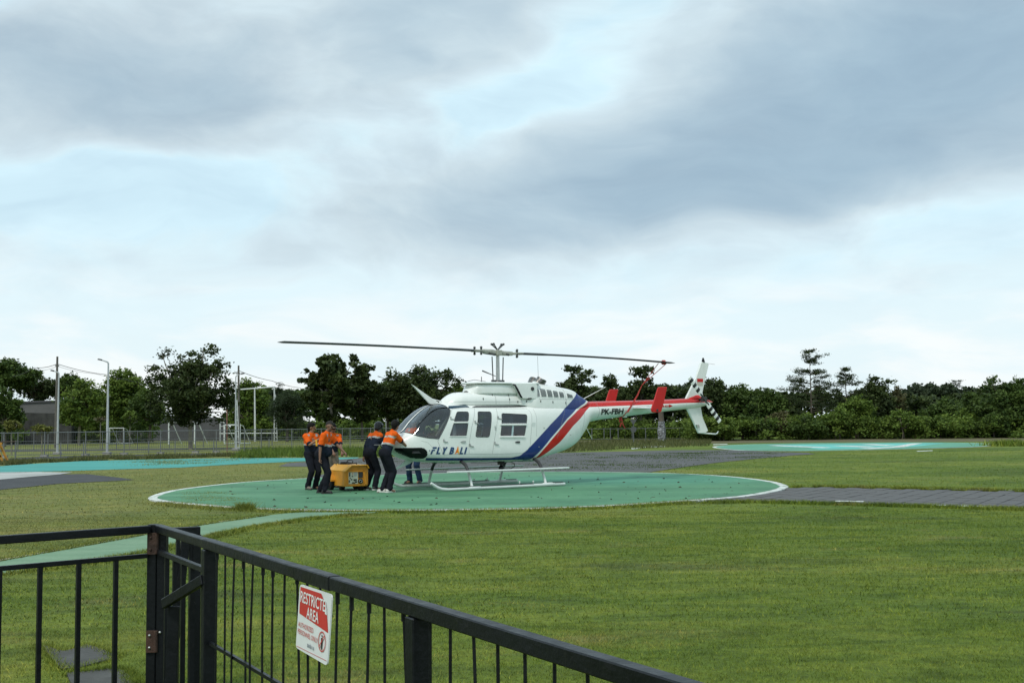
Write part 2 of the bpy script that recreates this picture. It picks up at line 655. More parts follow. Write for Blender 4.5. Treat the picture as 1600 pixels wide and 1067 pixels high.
# helipad: the outline measured on the ground, a little out of round
PAD = gp([(232, 781), (238, 776), (250, 771.9), (270, 767.3), (297, 763.4), (330, 759.5), (375, 755), (420, 751.8), (475, 748.6), (560, 744.6), (660, 741.2),
          (760, 738.9), (860, 738), (931, 738.4), (1026, 740), (1088, 742.2), (1145, 746), (1189, 750.8), (1214, 755), (1228, 759.5), (1231, 763),
          (1214, 769), (1169, 777), (1097, 783), (1050, 786.4), (979, 791), (907, 794.6), (800, 797.5), (700, 799), (620, 799.6), (520, 799.6),
          (437, 798.5), (359, 795), (312, 791.3), (258, 786.3)])
PAD = smooth_loop(PAD, 4)
PC = Vector((-1.05, 28.7, 0))


def shrink(pts, d):
    return [q + (PC - q).normalized() * d for q in pts]


pad_rim = sheet('helipad_rim', PAD, .032, M_WHITE, .06)
tag(pad_rim, 'white painted rim line round the green helipad', kind='structure')
pad = sheet('helipad', shrink(PAD, .20), .036, M_GREEN)
tag(pad, 'round green painted helipad under the helicopter', kind='structure')

# pale green path running off to the lower left
path = sheet('path', ragged(gp([(-260, 944), (0, 877), (60, 866), (150, 850), (235, 834), (330, 818), (420, 805), (470, 800), (600, 799.8), (560, 804),
                                (480, 811), (400, 823), (350, 833), (300, 845), (235, 862), (140, 879), (0, 899), (-260, 985)]), .3, .035, 3.1), .008, M_PALE)
tag(path, 'pale green painted path leading to the helipad', kind='structure')
kerb = MB()
for a, c in zip(*(lambda L: (L[:-1], L[1:]))(gp([(-260, 943.6), (0, 876.6), (60, 865.7), (150, 849.7), (235, 833.7), (330, 817.7), (420, 804.7)]))):
    kerb.bar(a + Vector((0, 0, .004)), c + Vector((0, 0, .004)), .05, .03)
tag(kerb.build('path_edging', mat('edging', (.36, .33, .24), .9, var=.3, scale=8)), kind='structure')

# dark stone apron behind the pad, the grey strip to its left
apron = sheet('paved_apron', ragged(gp([(436, 729), (450, 723.5), (560, 716), (700, 711), (860, 708), (960, 705.6), (1064, 703.3), (1150, 703.4), (1200, 706), (1262, 707.5), (1275, 709.5),
                                         (1240, 711.5), (1180, 717), (1120, 723), (1060, 731), (1012, 738.5), (930, 738.3), (800, 738.5), (680, 741), (560, 745), (475, 748.5), (520, 737), (520, 729)]), .6, .10, 5.0), .012, M_STONE)
tag(apron, kind='structure')

# the other pads
cy = sheet('cyan_pad', ragged(gp([(-90, 736), (0, 728.3), (62, 724), (125, 720.6), (220, 718.2), (312, 716.6), (400, 715.8), (475, 715.4), (560, 714.5), (560, 716.5), (475, 720.6), (375, 725), (281, 730.6), (180, 733.5), (94, 736.2), (0, 738), (-90, 744)]), .8, .08, 7.0), .010, M_CYAN)
tag(cy, kind='structure')
wp = sheet('white_marking', ragged(gp([(-60, 741), (0, 738), (60, 737.6), (112, 738.3), (95, 741.2), (0, 749.3), (-60, 755)]), .4, .06, 41.0), .014, mat('grey_white_paint', (.36, .36, .34), .8, var=.35, scale=.5, dirt=((.16, .17, .14), .6)))
tag(wp, kind='structure')
asp = sheet('asphalt_patch', ragged(gp([(-60, 755.2), (0, 749.5), (95, 741.4), (135, 740.6), (180, 745.5), (210, 749.8), (150, 753), (90, 756), (0, 765.5), (-60, 772)]), .4, .05, 9.0), .010, M_ASPH)
tag(asp, kind='structure')

# far pad on the right with its cyan letter and white strokes
FAR = gp([(1113, 699), (1130, 696), (1180, 694), (1250, 692.7), (1330, 691.8), (1420, 691.3), (1500, 691.7), (1545, 693), (1561, 695), (1540, 697.5), (1500, 699.5), (1420, 701.5), (1330, 703.6), (1250, 704.8), (1180, 704.4), (1140, 702.8)])
fr = sheet('far_helipad_rim', smooth_loop(FAR, 4), .014, M_WHITE)
tag(fr, kind='structure')
FARC = sum(FAR, Vector()) / len(FAR)
fp = sheet('far_helipad', [FARC + (q - FARC) * .975 for q in smooth_loop(FAR, 4)], .018, mat('far_pad_green', (.085, .27, .175), .75, var=.25, scale=.3))
tag(fp, kind='structure')
fc = sheet('far_helipad_letter', gp([(1196, 695.8), (1300, 694.2), (1446, 692.4), (1478, 692.6), (1440, 697), (1390, 700.5), (1280, 702.5), (1262, 699.5), (1225, 698.6)]), .022, mat('far_pad_cyan', (.11, .42, .37), .75, var=.25, scale=.4))
tag(fc, kind='structure')
for L in ([(1200, 696.6), (1215, 695.9), (1300, 699.6), (1288, 700.4)], [(1300, 697.2), (1318, 696.5), (1372, 698.2), (1352, 699.2)], [(1345, 694.6), (1362, 694.1), (1400, 696.4), (1384, 697)],
          [(1340, 701.2), (1392, 698.6), (1425, 693.2), (1442, 692.7), (1412, 699), (1360, 702)]):
    tag(sheet('pad_stroke', gp(L), .026, M_WHITE), kind='structure')
tag(sheet('bare_earth', ragged(gp([(860, 689), (1000, 686.5), (1100, 687), (1240, 686), (1400, 684.5), (1600, 682.5), (1760, 681), (1760, 688), (1600, 689.5), (1400, 690.3), (1250, 691), (1120, 692.5), (1000, 694.5), (860, 699)]), 1.0, .35, 11.0), .006, M_EARTH), kind='structure')
for L in ([(1004, 697.4), (1045, 696.3), (1046, 697.6), (1005, 699.2)], [(1114, 694.1), (1136, 693.5), (1137, 694.4), (1115, 695.1)], [(1432, 704.6), (1456, 703.6), (1457, 704.5), (1433, 705.6)], [(986, 700), (1000, 699), (1001, 700.5), (987, 702)]):
    tag(sheet('old_marking', ragged(gp(L), .12, .05, 31.0), .012, M_WHITE), kind='structure')
# left field: running track strips
for L in ([(-120, 705.5), (0, 703.2), (150, 701.6), (300, 700), (430, 698.8), (430, 700.6), (300, 702.2), (150, 704), (0, 705.7), (-120, 708)],
          [(-120, 719), (0, 716.6), (60, 713.6), (200, 710.4), (330, 708), (400, 706.5), (400, 709), (330, 711), (200, 713.6), (60, 717.2), (0, 720.4), (-120, 723)]):
    tag(sheet('running_track', ragged(gp(L), 1.5, .1, 13.0), .006, M_ASPH), kind='structure')

# paver path to the right of the pad: every slab a part
pave = sheet('paver_path', gp([(1224, 764), (1260, 761.3), (1300, 762), (1450, 765.2), (1600, 768.6), (1760, 772.5), (1760, 801), (1600, 796.5), (1450, 792), (1300, 788), (1180, 784.6), (1060, 786.6), (1110, 780.5), (1180, 774.5)]), .004, mat('paving_joint', (.030, .032, .026), .95, var=.4, scale=4))
tag(pave, kind='structure')


def in_poly(x, y, P):
    ins = False
    j = len(P) - 1
    for i in range(len(P)):
        if (P[i][1] > y) != (P[j][1] > y) and x < (P[j][0] - P[i][0]) * (y - P[i][1]) / (P[j][1] - P[i][1]) + P[i][0]:
            ins = not ins
        j = i
    return ins


PV = [(q[0], q[1]) for q in gp([(1226, 763.5), (1260, 761.6), (1300, 762.4), (1450, 765.5), (1600, 768.9), (1700, 771.3), (1700, 799), (1600, 796.2), (1450, 791.7), (1300, 787.6), (1180, 784.2), (1075, 786), (1110, 780.5), (1180, 774.5)])]
pv_o = G(1240, 763)
pa = Vector((math.cos(R(-32.5)), math.sin(R(-32.5)), 0))
pb = Vector((-pa.y, pa.x, 0))
SL, SWD = .335, .60
pmeshes = []
for k in range(4):
    mb = MB()
    mb.box((0, 0, .008), (SL - .018, SWD - .018, .022), taper=.985)
    pmeshes.append(mb.mesh('paver'))
    pmeshes[-1].materials.append(M_PAVER)
npv = 0
for i in range(-14, 34):
    for j in range(-9, 3):
        c = pv_o + pa * (i * SL) + pb * ((j + (.5 if i % 2 else 0)) * SWD + .2)
        if all(in_poly(c.x + pa.x * sx + pb.x * sy, c.y + pa.y * sx + pb.y * sy, PV) for sx, sy in ((SL * .35, 0), (-SL * .35, 0), (0, SWD * .3), (0, -SWD * .3))) and npv < 298:
            o = bpy.data.objects.new('paver', pmeshes[(i * 7 + j) % 4])
            COL.objects.link(o)
            o.parent = pave
            o.location = (c.x, c.y, .004 + random.uniform(-.003, .004))
            o.rotation_euler = (random.uniform(-.008, .008), random.uniform(-.008, .008), R(-32.5) + random.uniform(-.012, .012))
            npv += 1
# crumbs of the white edge line along the path
for L in ([(1306, 784.4), (1350, 785.2), (1350, 786.6), (1306, 785.8)], [(1456, 790.6), (1478, 791.2), (1478, 792.2), (1456, 791.6)], [(1497, 791.8), (1552, 793.6), (1552, 795.2), (1497, 793.2)], [(1450, 764.4), (1600, 767.6), (1700, 770), (1700, 770.8), (1600, 768.5), (1450, 765.2)]):
    tag(sheet('old_marking', ragged(gp(L), .10, .035, 33.0), .034, M_WHITE), kind='structure')

# ================================================================== HELICOPTER
YAW = R(34)
MAST = Vector((-.373, 29.23, .036))
heli = empty('helicopter', MAST, YAW, 'white helicopter with blue and red stripes parked on the round green pad', 'helicopter')
# local axes: x towards the tail, y towards the far (starboard) side, z up
ST = np.array([
    (-3.34, 1.135, 1.095, .02, 1.115, 2.0, 2.0), (-3.27, 1.215, 1.010, .15, 1.11, 2.0, 2.0), (-3.15, 1.285, .945, .27, 1.10, 2.05, 2.1),
    (-3.00, 1.345, .880, .44, 1.09, 2.5, 2.3), (-2.80, 1.440, .780, .545, 1.08, 3.4, 2.5), (-2.60, 1.655, .725, .60, 1.08, 3.8, 2.9),
    (-2.40, 1.835, .690, .64, 1.09, 3.8, 3.3), (-2.20, 1.975, .672, .665, 1.10, 3.6, 3.6), (-2.00, 2.060, .660, .685, 1.12, 3.3, 4.0),
    (-1.75, 2.095, .652, .695, 1.15, 2.9, 4.4), (-1.20, 2.105, .645, .70, 1.18, 3.1, 4.6), (0.00, 2.105, .635, .70, 1.20, 3.1, 4.6),
    (0.50, 2.10, .635, .70, 1.22, 3.3, 4.4), (1.00, 2.10, .675, .68, 1.26, 3.9, 3.5), (1.55, 2.11, .775, .61, 1.36, 3.7, 2.9),
    (1.97, 2.12, .865, .53, 1.46, 3.2, 2.6), (2.32, 2.12, 1.010, .45, 1.58, 2.6, 2.4), (2.62, 2.13, 1.29, .36, 1.74, 2.1, 2.2),
    (2.86, 2.155, 1.59, .305, 1.88, 2.0, 2.0), (3.20, 2.165, 1.655, .275, 1.915, 2.0, 2.0), (3.80, 2.175, 1.715, .25, 1.945, 2.0, 2.0),
    (4.75, 2.195, 1.80, .215, 2.0, 2.0, 2.0), (5.80, 2.225, 1.895, .18, 2.06, 2.0, 2.0), (6.60, 2.255, 1.96, .155, 2.11, 2.0, 2.0),
    (7.00, 2.262, 2.0, .14, 2.135, 2.0, 2.0), (7.25, 2.235, 2.055, .095, 2.145, 2.0, 2.0), (7.45, 2.185, 2.115, .04, 2.15, 2.0, 2.0),
    (7.52, 2.16, 2.14, .012, 2.15, 2.0, 2.0)])


def pchip(x, y, q):
    x = np.asarray(x, float)
    y = np.asarray(y, float)
    q = np.clip(q, x[0], x[-1])
    h = np.diff(x)
    d = np.diff(y) / h
    mm = np.zeros_like(y)
    for i in range(1, len(x) - 1):
        if d[i - 1] * d[i] > 0:
            w1 = 2 * h[i] + h[i - 1]
            w2 = h[i] + 2 * h[i - 1]
            mm[i] = (w1 + w2) / (w1 / d[i - 1] + w2 / d[i])
    mm[0], mm[-1] = d[0], d[-1]
    i = np.clip(np.searchsorted(x, q) - 1, 0, len(x) - 2)
    t = (q - x[i]) / h[i]
    return (2 * t**3 - 3 * t**2 + 1) * y[i] + (t**3 - 2 * t**2 + t) * h[i] * mm[i] + (-2 * t**3 + 3 * t**2) * y[i + 1] + (t**3 - t**2) * h[i] * mm[i + 1]


def sect(T, l):
    return [pchip(T[:, 0], T[:, k], np.asarray(l, float)) for k in range(1, 7)]


def loft(T, ls, n, inset=0.0):
    """superellipse sections -> V, F"""
    top, bot, Wd, hc, nu, nl = sect(T, ls)
    top, bot, Wd = top - inset, bot + inset, np.maximum(Wd - inset, .005)
    an = np.linspace(0, 2 * math.pi, n, endpoint=False) - math.pi / 2
    ca, sa = np.cos(an), np.sin(an)
    up = sa >= 0
    V = np.zeros((len(ls), n, 3))
    for i in range(len(ls)):
        e = np.where(up, nu[i], nl[i])
        r = (np.abs(ca)**e + np.abs(sa)**e)**(-1 / e)
        V[i, :, 0] = ls[i]
        V[i, :, 1] = Wd[i] * ca * r
        V[i, :, 2] = hc[i] + np.where(up, top[i] - hc[i], hc[i] - bot[i]) * sa * r
    idx = np.arange(len(ls) * n).reshape(len(ls), n)
    nxt = np.roll(idx, -1, 1)
    F = np.stack([idx[:-1], idx[1:], nxt[1:], nxt[:-1]], -1).reshape(-1, 4)
    return V.reshape(-1, 3), F


def side(T, l, h, s=-1, off=0.0):
    """half width of the body at station l, height h"""
    top, bot, Wd, hc, nu, nl = [float(q) for q in sect(T, l)]
    if h >= hc:
        e, H = nu, top - hc
    else:
        e, H = nl, hc - bot
    v = 1 - min(1, abs(h - hc) / H)**e
    return s * (Wd * max(v, 0)**(1 / e) + off)


def poly_dist(px, pz, P):
    """signed distance to a polygon (negative inside)"""
    P = np.asarray(P, float)
    d = np.full(px.shape, 1e9)
    ins = np.zeros(px.shape, bool)
    j = len(P) - 1
    for i in range(len(P)):
        a, c = P[j], P[i]
        e = c - a
        t = np.clip(((px - a[0]) * e[0] + (pz - a[1]) * e[1]) / (e @ e), 0, 1)
        d = np.minimum(d, np.hypot(px - a[0] - t * e[0], pz - a[1] - t * e[1]))
        cr = ((c[1] > pz) != (a[1] > pz))
        with np.errstate(divide='ignore', invalid='ignore'):
            cr &= px < (a[0] - c[0]) * (pz - c[1]) / (a[1] - c[1]) + c[0]
        ins ^= cr
        j = i
    return np.where(ins, -d, d)


BLUE = [(-2.44, .790), (-1.86, .775), (-.94, .752), (-.03, .735), (.21, .775), (.43, .94), (.736, 1.195), (1.177, 1.558), (1.755, 1.965), (2.40, 2.43),
        (2.78, 2.24), (2.55, 2.10), (2.20, 1.95), (1.786, 1.70), (1.159, 1.19), (.90, .94), (.74, .79), (.55, .60), (.40, .672), (-.83, .690), (-2.0, .712), (-2.40, .725)]
RED = [(.70, .60), (.806, .755), (.923, .90), (1.159, 1.125), (1.796, 1.655), (2.22, 1.905), (2.58, 2.06), (2.86, 2.22), (3.0, 2.6), (7.8, 2.6), (7.8, 2.15),
       (7.03, 2.136), (6.31, 2.119), (4.93, 2.073), (4.57, 2.059), (2.746, 2.005), (2.593, 1.915), (2.297, 1.70), (1.99, 1.50), (1.522, 1.10), (1.202, .895), (.985, .755), (.90, .60)]


def paint_material():
    mt, b, p = _mat('helicopter_paint')
    t = b.n('ShaderNodeTexCoord').outputs['Object']
    at_b = b.n('ShaderNodeAttribute', attribute_name='blue').outputs['Fac']
    at_r = b.n('ShaderNodeAttribute', attribute_name='red').outputs['Fac']
    nz = b.noise(t, 1.6, 6, .65)
    w = b.ramp(nz, [(.3, (.72, .735, .70)), (.7, (.79, .80, .765))])
    gr = b.smooth(b.noise(b.vmath('MULTIPLY', t, (.5, 1, 1.2)), 4.0, 8, .7), .58, .78)
    w = b.mix(b.math('MULTIPLY', gr, .22), w, (.50, .50, .44))
    blue = b.ramp(nz, [(.3, (.012, .030, .150)), (.7, (.018, .042, .19))])
    red = b.ramp(nz, [(.3, (.44, .012, .010)), (.7, (.54, .016, .012))])
    c = b.mix(b.smooth(at_b, .004, -.004), w, blue)
    c = b.mix(b.smooth(at_r, .004, -.004), c, red)
    b.put(p.inputs['Base Color'], c)
    b.put(p.inputs['Roughness'], b.ramp(nz, [(.3, .20), (.7, .34)]))
    p.inputs['Coat Weight'].default_value = .08
    p.inputs['Coat Roughness'].default_value = .12
    p.inputs['Specular IOR Level'].default_value = .35
    bp = b.n('ShaderNodeBump')
    bp.inputs['Strength'].default_value = .05
    bp.inputs['Distance'].default_value = .02
    b.put(bp.inputs['Height'], b.noise(t, 5, 3, .5))
    b.put(p.inputs['Normal'], bp.outputs[0])
    return mt


M_PAINT = paint_material()
M_WPAINT = mat('white_enamel', (.75, .765, .735), .3, var=.06, scale=2, coat=.3, dirt=((.45, .44, .38), .25))
M_RPAINT = mat('red_enamel', (.49, .013, .011), .35, var=.12, scale=3, spec=.3)
M_SEAL = mat('window_seal', (.045, .05, .05), .6, var=.2)
M_DARK = mat('dark_trim', (.028, .029, .030), .65, var=.25, scale=5)
M_BLACK = mat('black_gloss', (.006, .006, .007), .25, var=.2, scale=3, spec=.25)
M_STEEL = mat('brushed_steel', (.48, .48, .47), .38, 1.0, var=.15, scale=9)
M_DSTEEL = mat('dark_steel', (.10, .10, .10), .45, .8, var=.3, scale=9)
M_SEAT = mat('seat_fabric', (.055, .060, .068), .85, var=.25, scale=8)
M_LINING = mat('cabin_lining', (.15, .16, .16), .8, var=.15, scale=3)
M_BLADE = mat('rotor_blade', (.020, .021, .021), .6, spec=.25, var=.25, scale=4, dirt=((.07, .068, .06), .4))
M_NAVYT = mat('navy_lettering', (.012, .050, .145), .4, var=.1)
M_ORANGET = mat('orange_lettering', (.80, .17, .012), .4, var=.2)
M_YELT = mat('yellow_lettering', (.85, .40, .02), .4, var=.15)
M_BLACKT = mat('black_lettering', (.012, .012, .014), .4, var=.1)
M_CREAM = mat('faded_white', (.52, .50, .42), .5, var=.1)


def glass_mat(name, tint, rough=.02):
    mt = bpy.data.materials.new(name)
    mt.use_nodes = True
    b = NT(mt.node_tree)
    mt.node_tree.nodes.clear()
    tr = b.n('ShaderNodeBsdfTransparent')
    tr.inputs[0].default_value = (*tint, 1)
    gl = b.n('ShaderNodeBsdfGlossy')
    gl.inputs['Roughness'].default_value = rough
    gl.inputs[0].default_value = (.95, .97, 1, 1)
    fr = b.n('ShaderNodeFresnel')
    fr.inputs[0].default_value = 1.55
    geo = b.n('ShaderNodeNewGeometry').outputs['Position']
    bp = b.n('ShaderNodeBump')
    bp.inputs['Strength'].default_value = .25
    bp.inputs['Distance'].default_value = .01
    b.put(bp.inputs['Height'], b.noise(geo, 3.5, 3, .5))
    b.put(gl.inputs['Normal'], bp.outputs[0])
    dust = b.math('MULTIPLY', b.smooth(b.noise(geo, 2.4, 7, .7, .5), .5, .8), .025)
    df = b.n('ShaderNodeBsdfDiffuse')
    df.inputs[0].default_value = (.5, .5, .46, 1)
    m1 = b.n('ShaderNodeMixShader')
    b.put(m1.inputs[0], b.math('MULTIPLY_ADD', fr.outputs[0], 1.15, .02, clamp=True))
    b.nt.links.new(tr.outputs[0], m1.inputs[1])
    b.nt.links.new(gl.outputs[0], m1.inputs[2])
    m2 = b.n('ShaderNodeMixShader')
    b.put(m2.inputs[0], dust)
    b.nt.links.new(m1.outputs[0], m2.inputs[1])
    b.nt.links.new(df.outputs[0], m2.inputs[2])
    o = b.n('ShaderNodeOutputMaterial')
    b.nt.links.new(m2.outputs[0], o.inputs[0])
    return mt


M_GLASS = glass_mat('window_glass', (.72, .82, .84))
M_SCREEN = glass_mat('windscreen_glass', (.76, .81, .80))
M_ROOFW = mat('roof_window_glass', (.030, .060, .090), .08, var=.1, spec=.8, coat=.6)
M_BLUEGL = M_ROOFW


def rounded(P, r=.05, n=4):
    """polygon with rounded corners"""
    out = []
    k = len(P)
    for i in range(k):
        a, q, c = (Vector((*P[(i + j) % k], 0)) for j in (-1, 0, 1))
        u, v = (a - q), (c - q)
        rr = min(r, u.length * .45, v.length * .45)
        s, e = q + u.normalized() * rr, q + v.normalized() * rr
        for t in range(n + 1):
            t /= n
            w = s * (1 - t)**2 + q * 2 * t * (1 - t) + e * t * t
            out.append((w.x, w.y))
    return out


# windows in (station, height); cut through both sides
WINDOWS = [
    ('windscreen', [(-2.90, 1.385), (-2.851, 1.404), (-2.688, 1.318), (-2.445, 1.268), (-2.158, 1.240), (-1.735, 1.93), (-1.79, 2.035), (-2.03, 2.3), (-3.0, 2.3)], .045, M_SCREEN),
    ('window', rounded([(-1.575, 1.89), (-1.255, 1.89), (-1.322, 1.652), (-1.728, 1.652)], .05), .2, M_GLASS),
    ('window', rounded([(-1.735, 1.602), (-1.334, 1.602), (-1.400, 1.305), (-1.858, 1.305)], .03), .2, M_GLASS),
    ('window', rounded([(-.99, 1.89), (-.60, 1.885), (-.735, 1.262), (-1.132, 1.272)], .05), .2, M_GLASS),
    ('window', rounded([(-.30, 1.845), (.455, 1.81), (.318, 1.262), (-.398, 1.272)], .05), .2, M_GLASS),
]


def cut_body(bm, take_panes):
    """opens the windows in a body shell; with take_panes returns {index: (verts, faces)}"""
    panes = []
    for wi, (nm, P, wmin, _m) in enumerate(WINDOWS):
        xs = [q[0] for q in P]
        zs = [q[1] for q in P]
        for s in (-1, 1):
            def sub():
                out = []
                for f in bm.faces:
                    c = f.calc_center_median()
                    if min(xs) - .08 < c.x < max(xs) + .08 and min(zs) - .08 < c.z < max(zs) + .08 and c.y * s > 0:
                        out.append(f)
                return out
            for i in range(len(P)):
                a, c = P[i], P[(i + 1) % len(P)]
                d = Vector((c[0] - a[0], 0, c[1] - a[1]))
                if d.length < 1e-5:
                    continue
                nrm = Vector((d.z, 0, -d.x)).normalized()
                mid = Vector(((a[0] + c[0]) / 2, 0, (a[1] + c[1]) / 2))
                fs = [f for f in sub() if (f.calc_center_median() - mid).xz.length < d.length / 2 + .08]
                ge = set(fs) | {e for f in fs for e in f.edges} | {v for f in fs for v in f.verts}
                bmesh.ops.bisect_plane(bm, geom=list(ge), plane_co=(a[0], 0, a[1]), plane_no=nrm, dist=1e-5)
            if nm == 'windscreen':
                fs = sub()
                ge = set(fs) | {e for f in fs for e in f.edges} | {v for f in fs for v in f.verts}
                bmesh.ops.bisect_plane(bm, geom=list(ge), plane_co=(0, s * wmin, 0), plane_no=(0, 1, 0), dist=1e-5)
            sel = []
            for f in sub():
                c = f.calc_center_median()
                if c.y * s > wmin and in_poly(c.x, c.z, P):
                    sel.append(f)
            if take_panes:
                vm = {}
                vs, fsx = [], []
                for f in sel:
                    fi = []
                    for v in f.verts:
                        if v not in vm:
                            vm[v] = len(vs)
                            vs.append(v.co.copy())
                        fi.append(vm[v])
                    fsx.append(tuple(fi))
                panes.append((wi, s, vs, fsx))
            bmesh.ops.delete(bm, geom=sel, context='FACES')
    return panes


ls = np.unique(np.round(np.concatenate([np.linspace(-3.34, -3.0, 14), np.linspace(-3.0, .6, 110), np.linspace(.6, 3.0, 90), np.linspace(3.0, 7.52, 70)]), 4))
V, F = loft(ST, ls, 112)
me = npmesh('fuselage', V, F)
bm = bmesh.new()
bm.from_mesh(me)
# close nose and tail
bm.verts.ensure_lookup_table()
bm.faces.new([bm.verts[i] for i in range(112)])
bm.faces.new([bm.verts[len(V) - 1 - i] for i in range(112)])
PANES = cut_body(bm, True)
bmesh.ops.recalc_face_normals(bm, faces=bm.faces)
me = bpy.data.meshes.new('fuselage')
bm.to_mesh(me)
bm.free()


def livery(me):
    co = np.zeros(len(me.vertices) * 3, np.float32)
    me.vertices.foreach_get('co', co)
    co = co.reshape(-1, 3).astype(float)
    for nm, P in (('blue', BLUE), ('red', RED)):
        a = me.attributes.new(nm, 'FLOAT', 'POINT')
        a.data.foreach_set('value', poly_dist(co[:, 0], co[:, 2], P).astype(np.float32))


livery(me)
body = obj('fuselage', me, M_PAINT, heli)
shade(body, 50)

# inner lining, open at the same windows
lsl = np.linspace(-2.86, .82, 100)
V, F = loft(ST, lsl, 72, .03)
bm = bmesh.new()
m0 = npmesh('cabin_lining', V, F)
bm.from_mesh(m0)
bm.verts.ensure_lookup_table()
bm.faces.new([bm.verts[i] for i in range(72)])
bm.faces.new([bm.verts[len(V) - 1 - i] for i in range(72)])
cut_body(bm, False)
m0 = bpy.data.meshes.new('cabin_lining')
bm.to_mesh(m0)
bm.free()
lining = obj('cabin_lining', m0, M_LINING, heli)
shade(lining, 60)

for wi, s, vs, fs in PANES:
    nm, P, wm, gm = WINDOWS[wi]
    pm = bpy.data.meshes.new(nm)
    pm.from_pydata(vs, [], fs)
    bm = bmesh.new()
    bm.from_mesh(pm)
    bmesh.ops.recalc_face_normals(bm, faces=bm.faces)
    ed = [e for e in bm.edges if len(e.link_faces) == 1]
    # walk the rim for the rubber seal
    nb = {}
    for e in ed:
        for v in e.verts:
            nb.setdefault(v.index, []).append(e.other_vert(v).index)
    start = ed[0].verts[0].index
    loop, prev, cur = [start], None, start
    while True:
        nx_ = [q for q in nb[cur] if q != prev]
        if not nx_ or (nx_[0] == start and len(loop) > 2):
            break
        prev, cur = cur, nx_[0]
        loop.append(cur)
        if len(loop) > 2000:
            break
    bm.verts.ensure_lookup_table()
    rim = [bm.verts[i].co.copy() for i in loop]
    bm.to_mesh(pm)
    bm.free()
    pane = obj(nm, pm, gm, heli)
    shade(pane, 60)
    keep = [rim[0]]
    for q in rim[1:]:
        if (q - keep[-1]).length > .02:
            keep.append(q)
    keep.append(keep[0])
    MB().tube(keep, .009, 5, caps=False).build('window_seal', M_SEAL, pane, smooth=True)


def curve_strip(mb, pts, s=-1, r=.006, off=.001, n=4, T=ST):
    """thin raised line lying on the body side along (station, height) points"""
    P = []
    for i in range(len(pts) - 1):
        a, c = pts[i], pts[i + 1]
        k = max(1, int(math.hypot(c[0] - a[0], c[1] - a[1]) / .05))
        for t in range(k):
            P.append((a[0] + (c[0] - a[0]) * t / k, a[1] + (c[1] - a[1]) * t / k))
    P.append(pts[-1])
    mb.tube([(x, side(T, x, z, s, off), z) for x, z in P], r, n)


# doors: seam, hinges and handle as parts of one door each
M_SEAM = mat('door_seam', (.22, .23, .22), .7, var=.2)
DOORS = [('door', [(-1.665, 1.955), (-1.05, 1.975), (-1.235, 1.504), (-1.327, 1.069), (-1.316, .86), (-2.035, .86), (-2.183, 1.178), (-1.986, 1.544), (-1.70, 1.93), (-1.665, 1.955)],
          [(-1.80, 1.728), (-2.03, 1.19)], (-1.50, 1.158)),
         ('door', [(-1.05, 1.975), (-.401, 1.975), (-.52, 1.45), (-.60, 1.1), (-.637, .84), (-1.316, .86)], [(-1.131, 1.628), (-1.30, 1.068)], None),
         ('door', [(-.401, 1.975), (.50, 1.965), (.575, 1.90), (.594, 1.80), (.53, 1.3), (.50, 1.02), (.40, .90), (.28, .84), (-.637, .84)], [(-.438, 1.733), (-.571, 1.10)], (.10, 1.12))]
for s in (-1, 1):
    for nm, L, hg, hd in DOORS:
        mb = MB()
        curve_strip(mb, L, s, .0045, -.001)
        d = mb.build('door', M_SEAM, heli)
        for x, z in hg:
            hb = MB()
            y = side(ST, x, z, s, .012)
            hb.box((x + .05, y, z - .02), (.12, .022, .022), Matrix.Rotation(R(12), 3, 'Y'))
            hb.box((x, y, z + .01), (.022, .026, .07))
            hb.build('hinge', M_STEEL, d)
        if hd:
            hb = MB()
            y = side(ST, hd[0], hd[1], s, .006)
            hb.prism(rounded([(-.075, 0), (.0, .028), (.075, .026), (.085, 0), (.07, -.026), (0, -.024)], .015, 2), (hd[0], y, hd[1]), (1, 0, 0), (0, 0, 1), (0, .022, 0))
            hb.build('handle', M_DSTEEL if hd[0] > 0 else M_STEEL, d)
# window rails on the sliding panes, sills, drain strips
for s in (-1, 1):
    for (xa, za, xb, zb, r) in ((-.40, 1.565, .385, 1.56, .028), (-.42, 1.262, .33, 1.252, .026), (-1.745, 1.627, -1.33, 1.627, .022), (-1.87, 1.292, -1.40, 1.292, .012)):
        P = [(xa + (xb - xa) * t / 8, side(ST, xa + (xb - xa) * t / 8, za + (zb - za) * t / 8, s, .004), za + (zb - za) * t / 8) for t in range(9)]
        MB().tube(P, r, 6, flat=1.0).build('window_rail', M_WPAINT, heli, smooth=True)
M_DIV = mat('divider', (.40, .50, .52), .4, var=.1)
M_COVER = mat('cover_panel', (.66, .69, .66), .4, var=.05)
for s in (-1, 1):
    mb = MB()
    mb.bar((-.005, side(ST, 0, 1.56, s, -.004), 1.555), (-.05, side(ST, -.05, 1.27, s, -.004), 1.27), .05, .02, up=(0, 1, 0))
    mb.build('window_divider', M_DIV, heli)
for s in (-1, 1):
    mb = MB()
    mb.prism([(-.055, -.065), (.05, -.065), (.055, .05), (-.055, .055)], (.62, side(ST, .62, 1.56, s, .001), 1.56), (1, 0, 0), (0, 0, 1), (0, .006, 0))
    mb.build('fuel_cap_cover', M_COVER, heli)

# small fittings on the port side: vent slits, screws, pads
for x, z in ((-.55, 1.52), (-.545, 1.48), (-.54, 1.44), (.95, 1.47), (.78, .99), (1.9, 1.28), (-2.03, 1.03)):
    for s in (-1, 1):
        MB().box((x, side(ST, x, z, s, .004), z), (.035, .012, .018)).build('fitting', M_STEEL, heli)

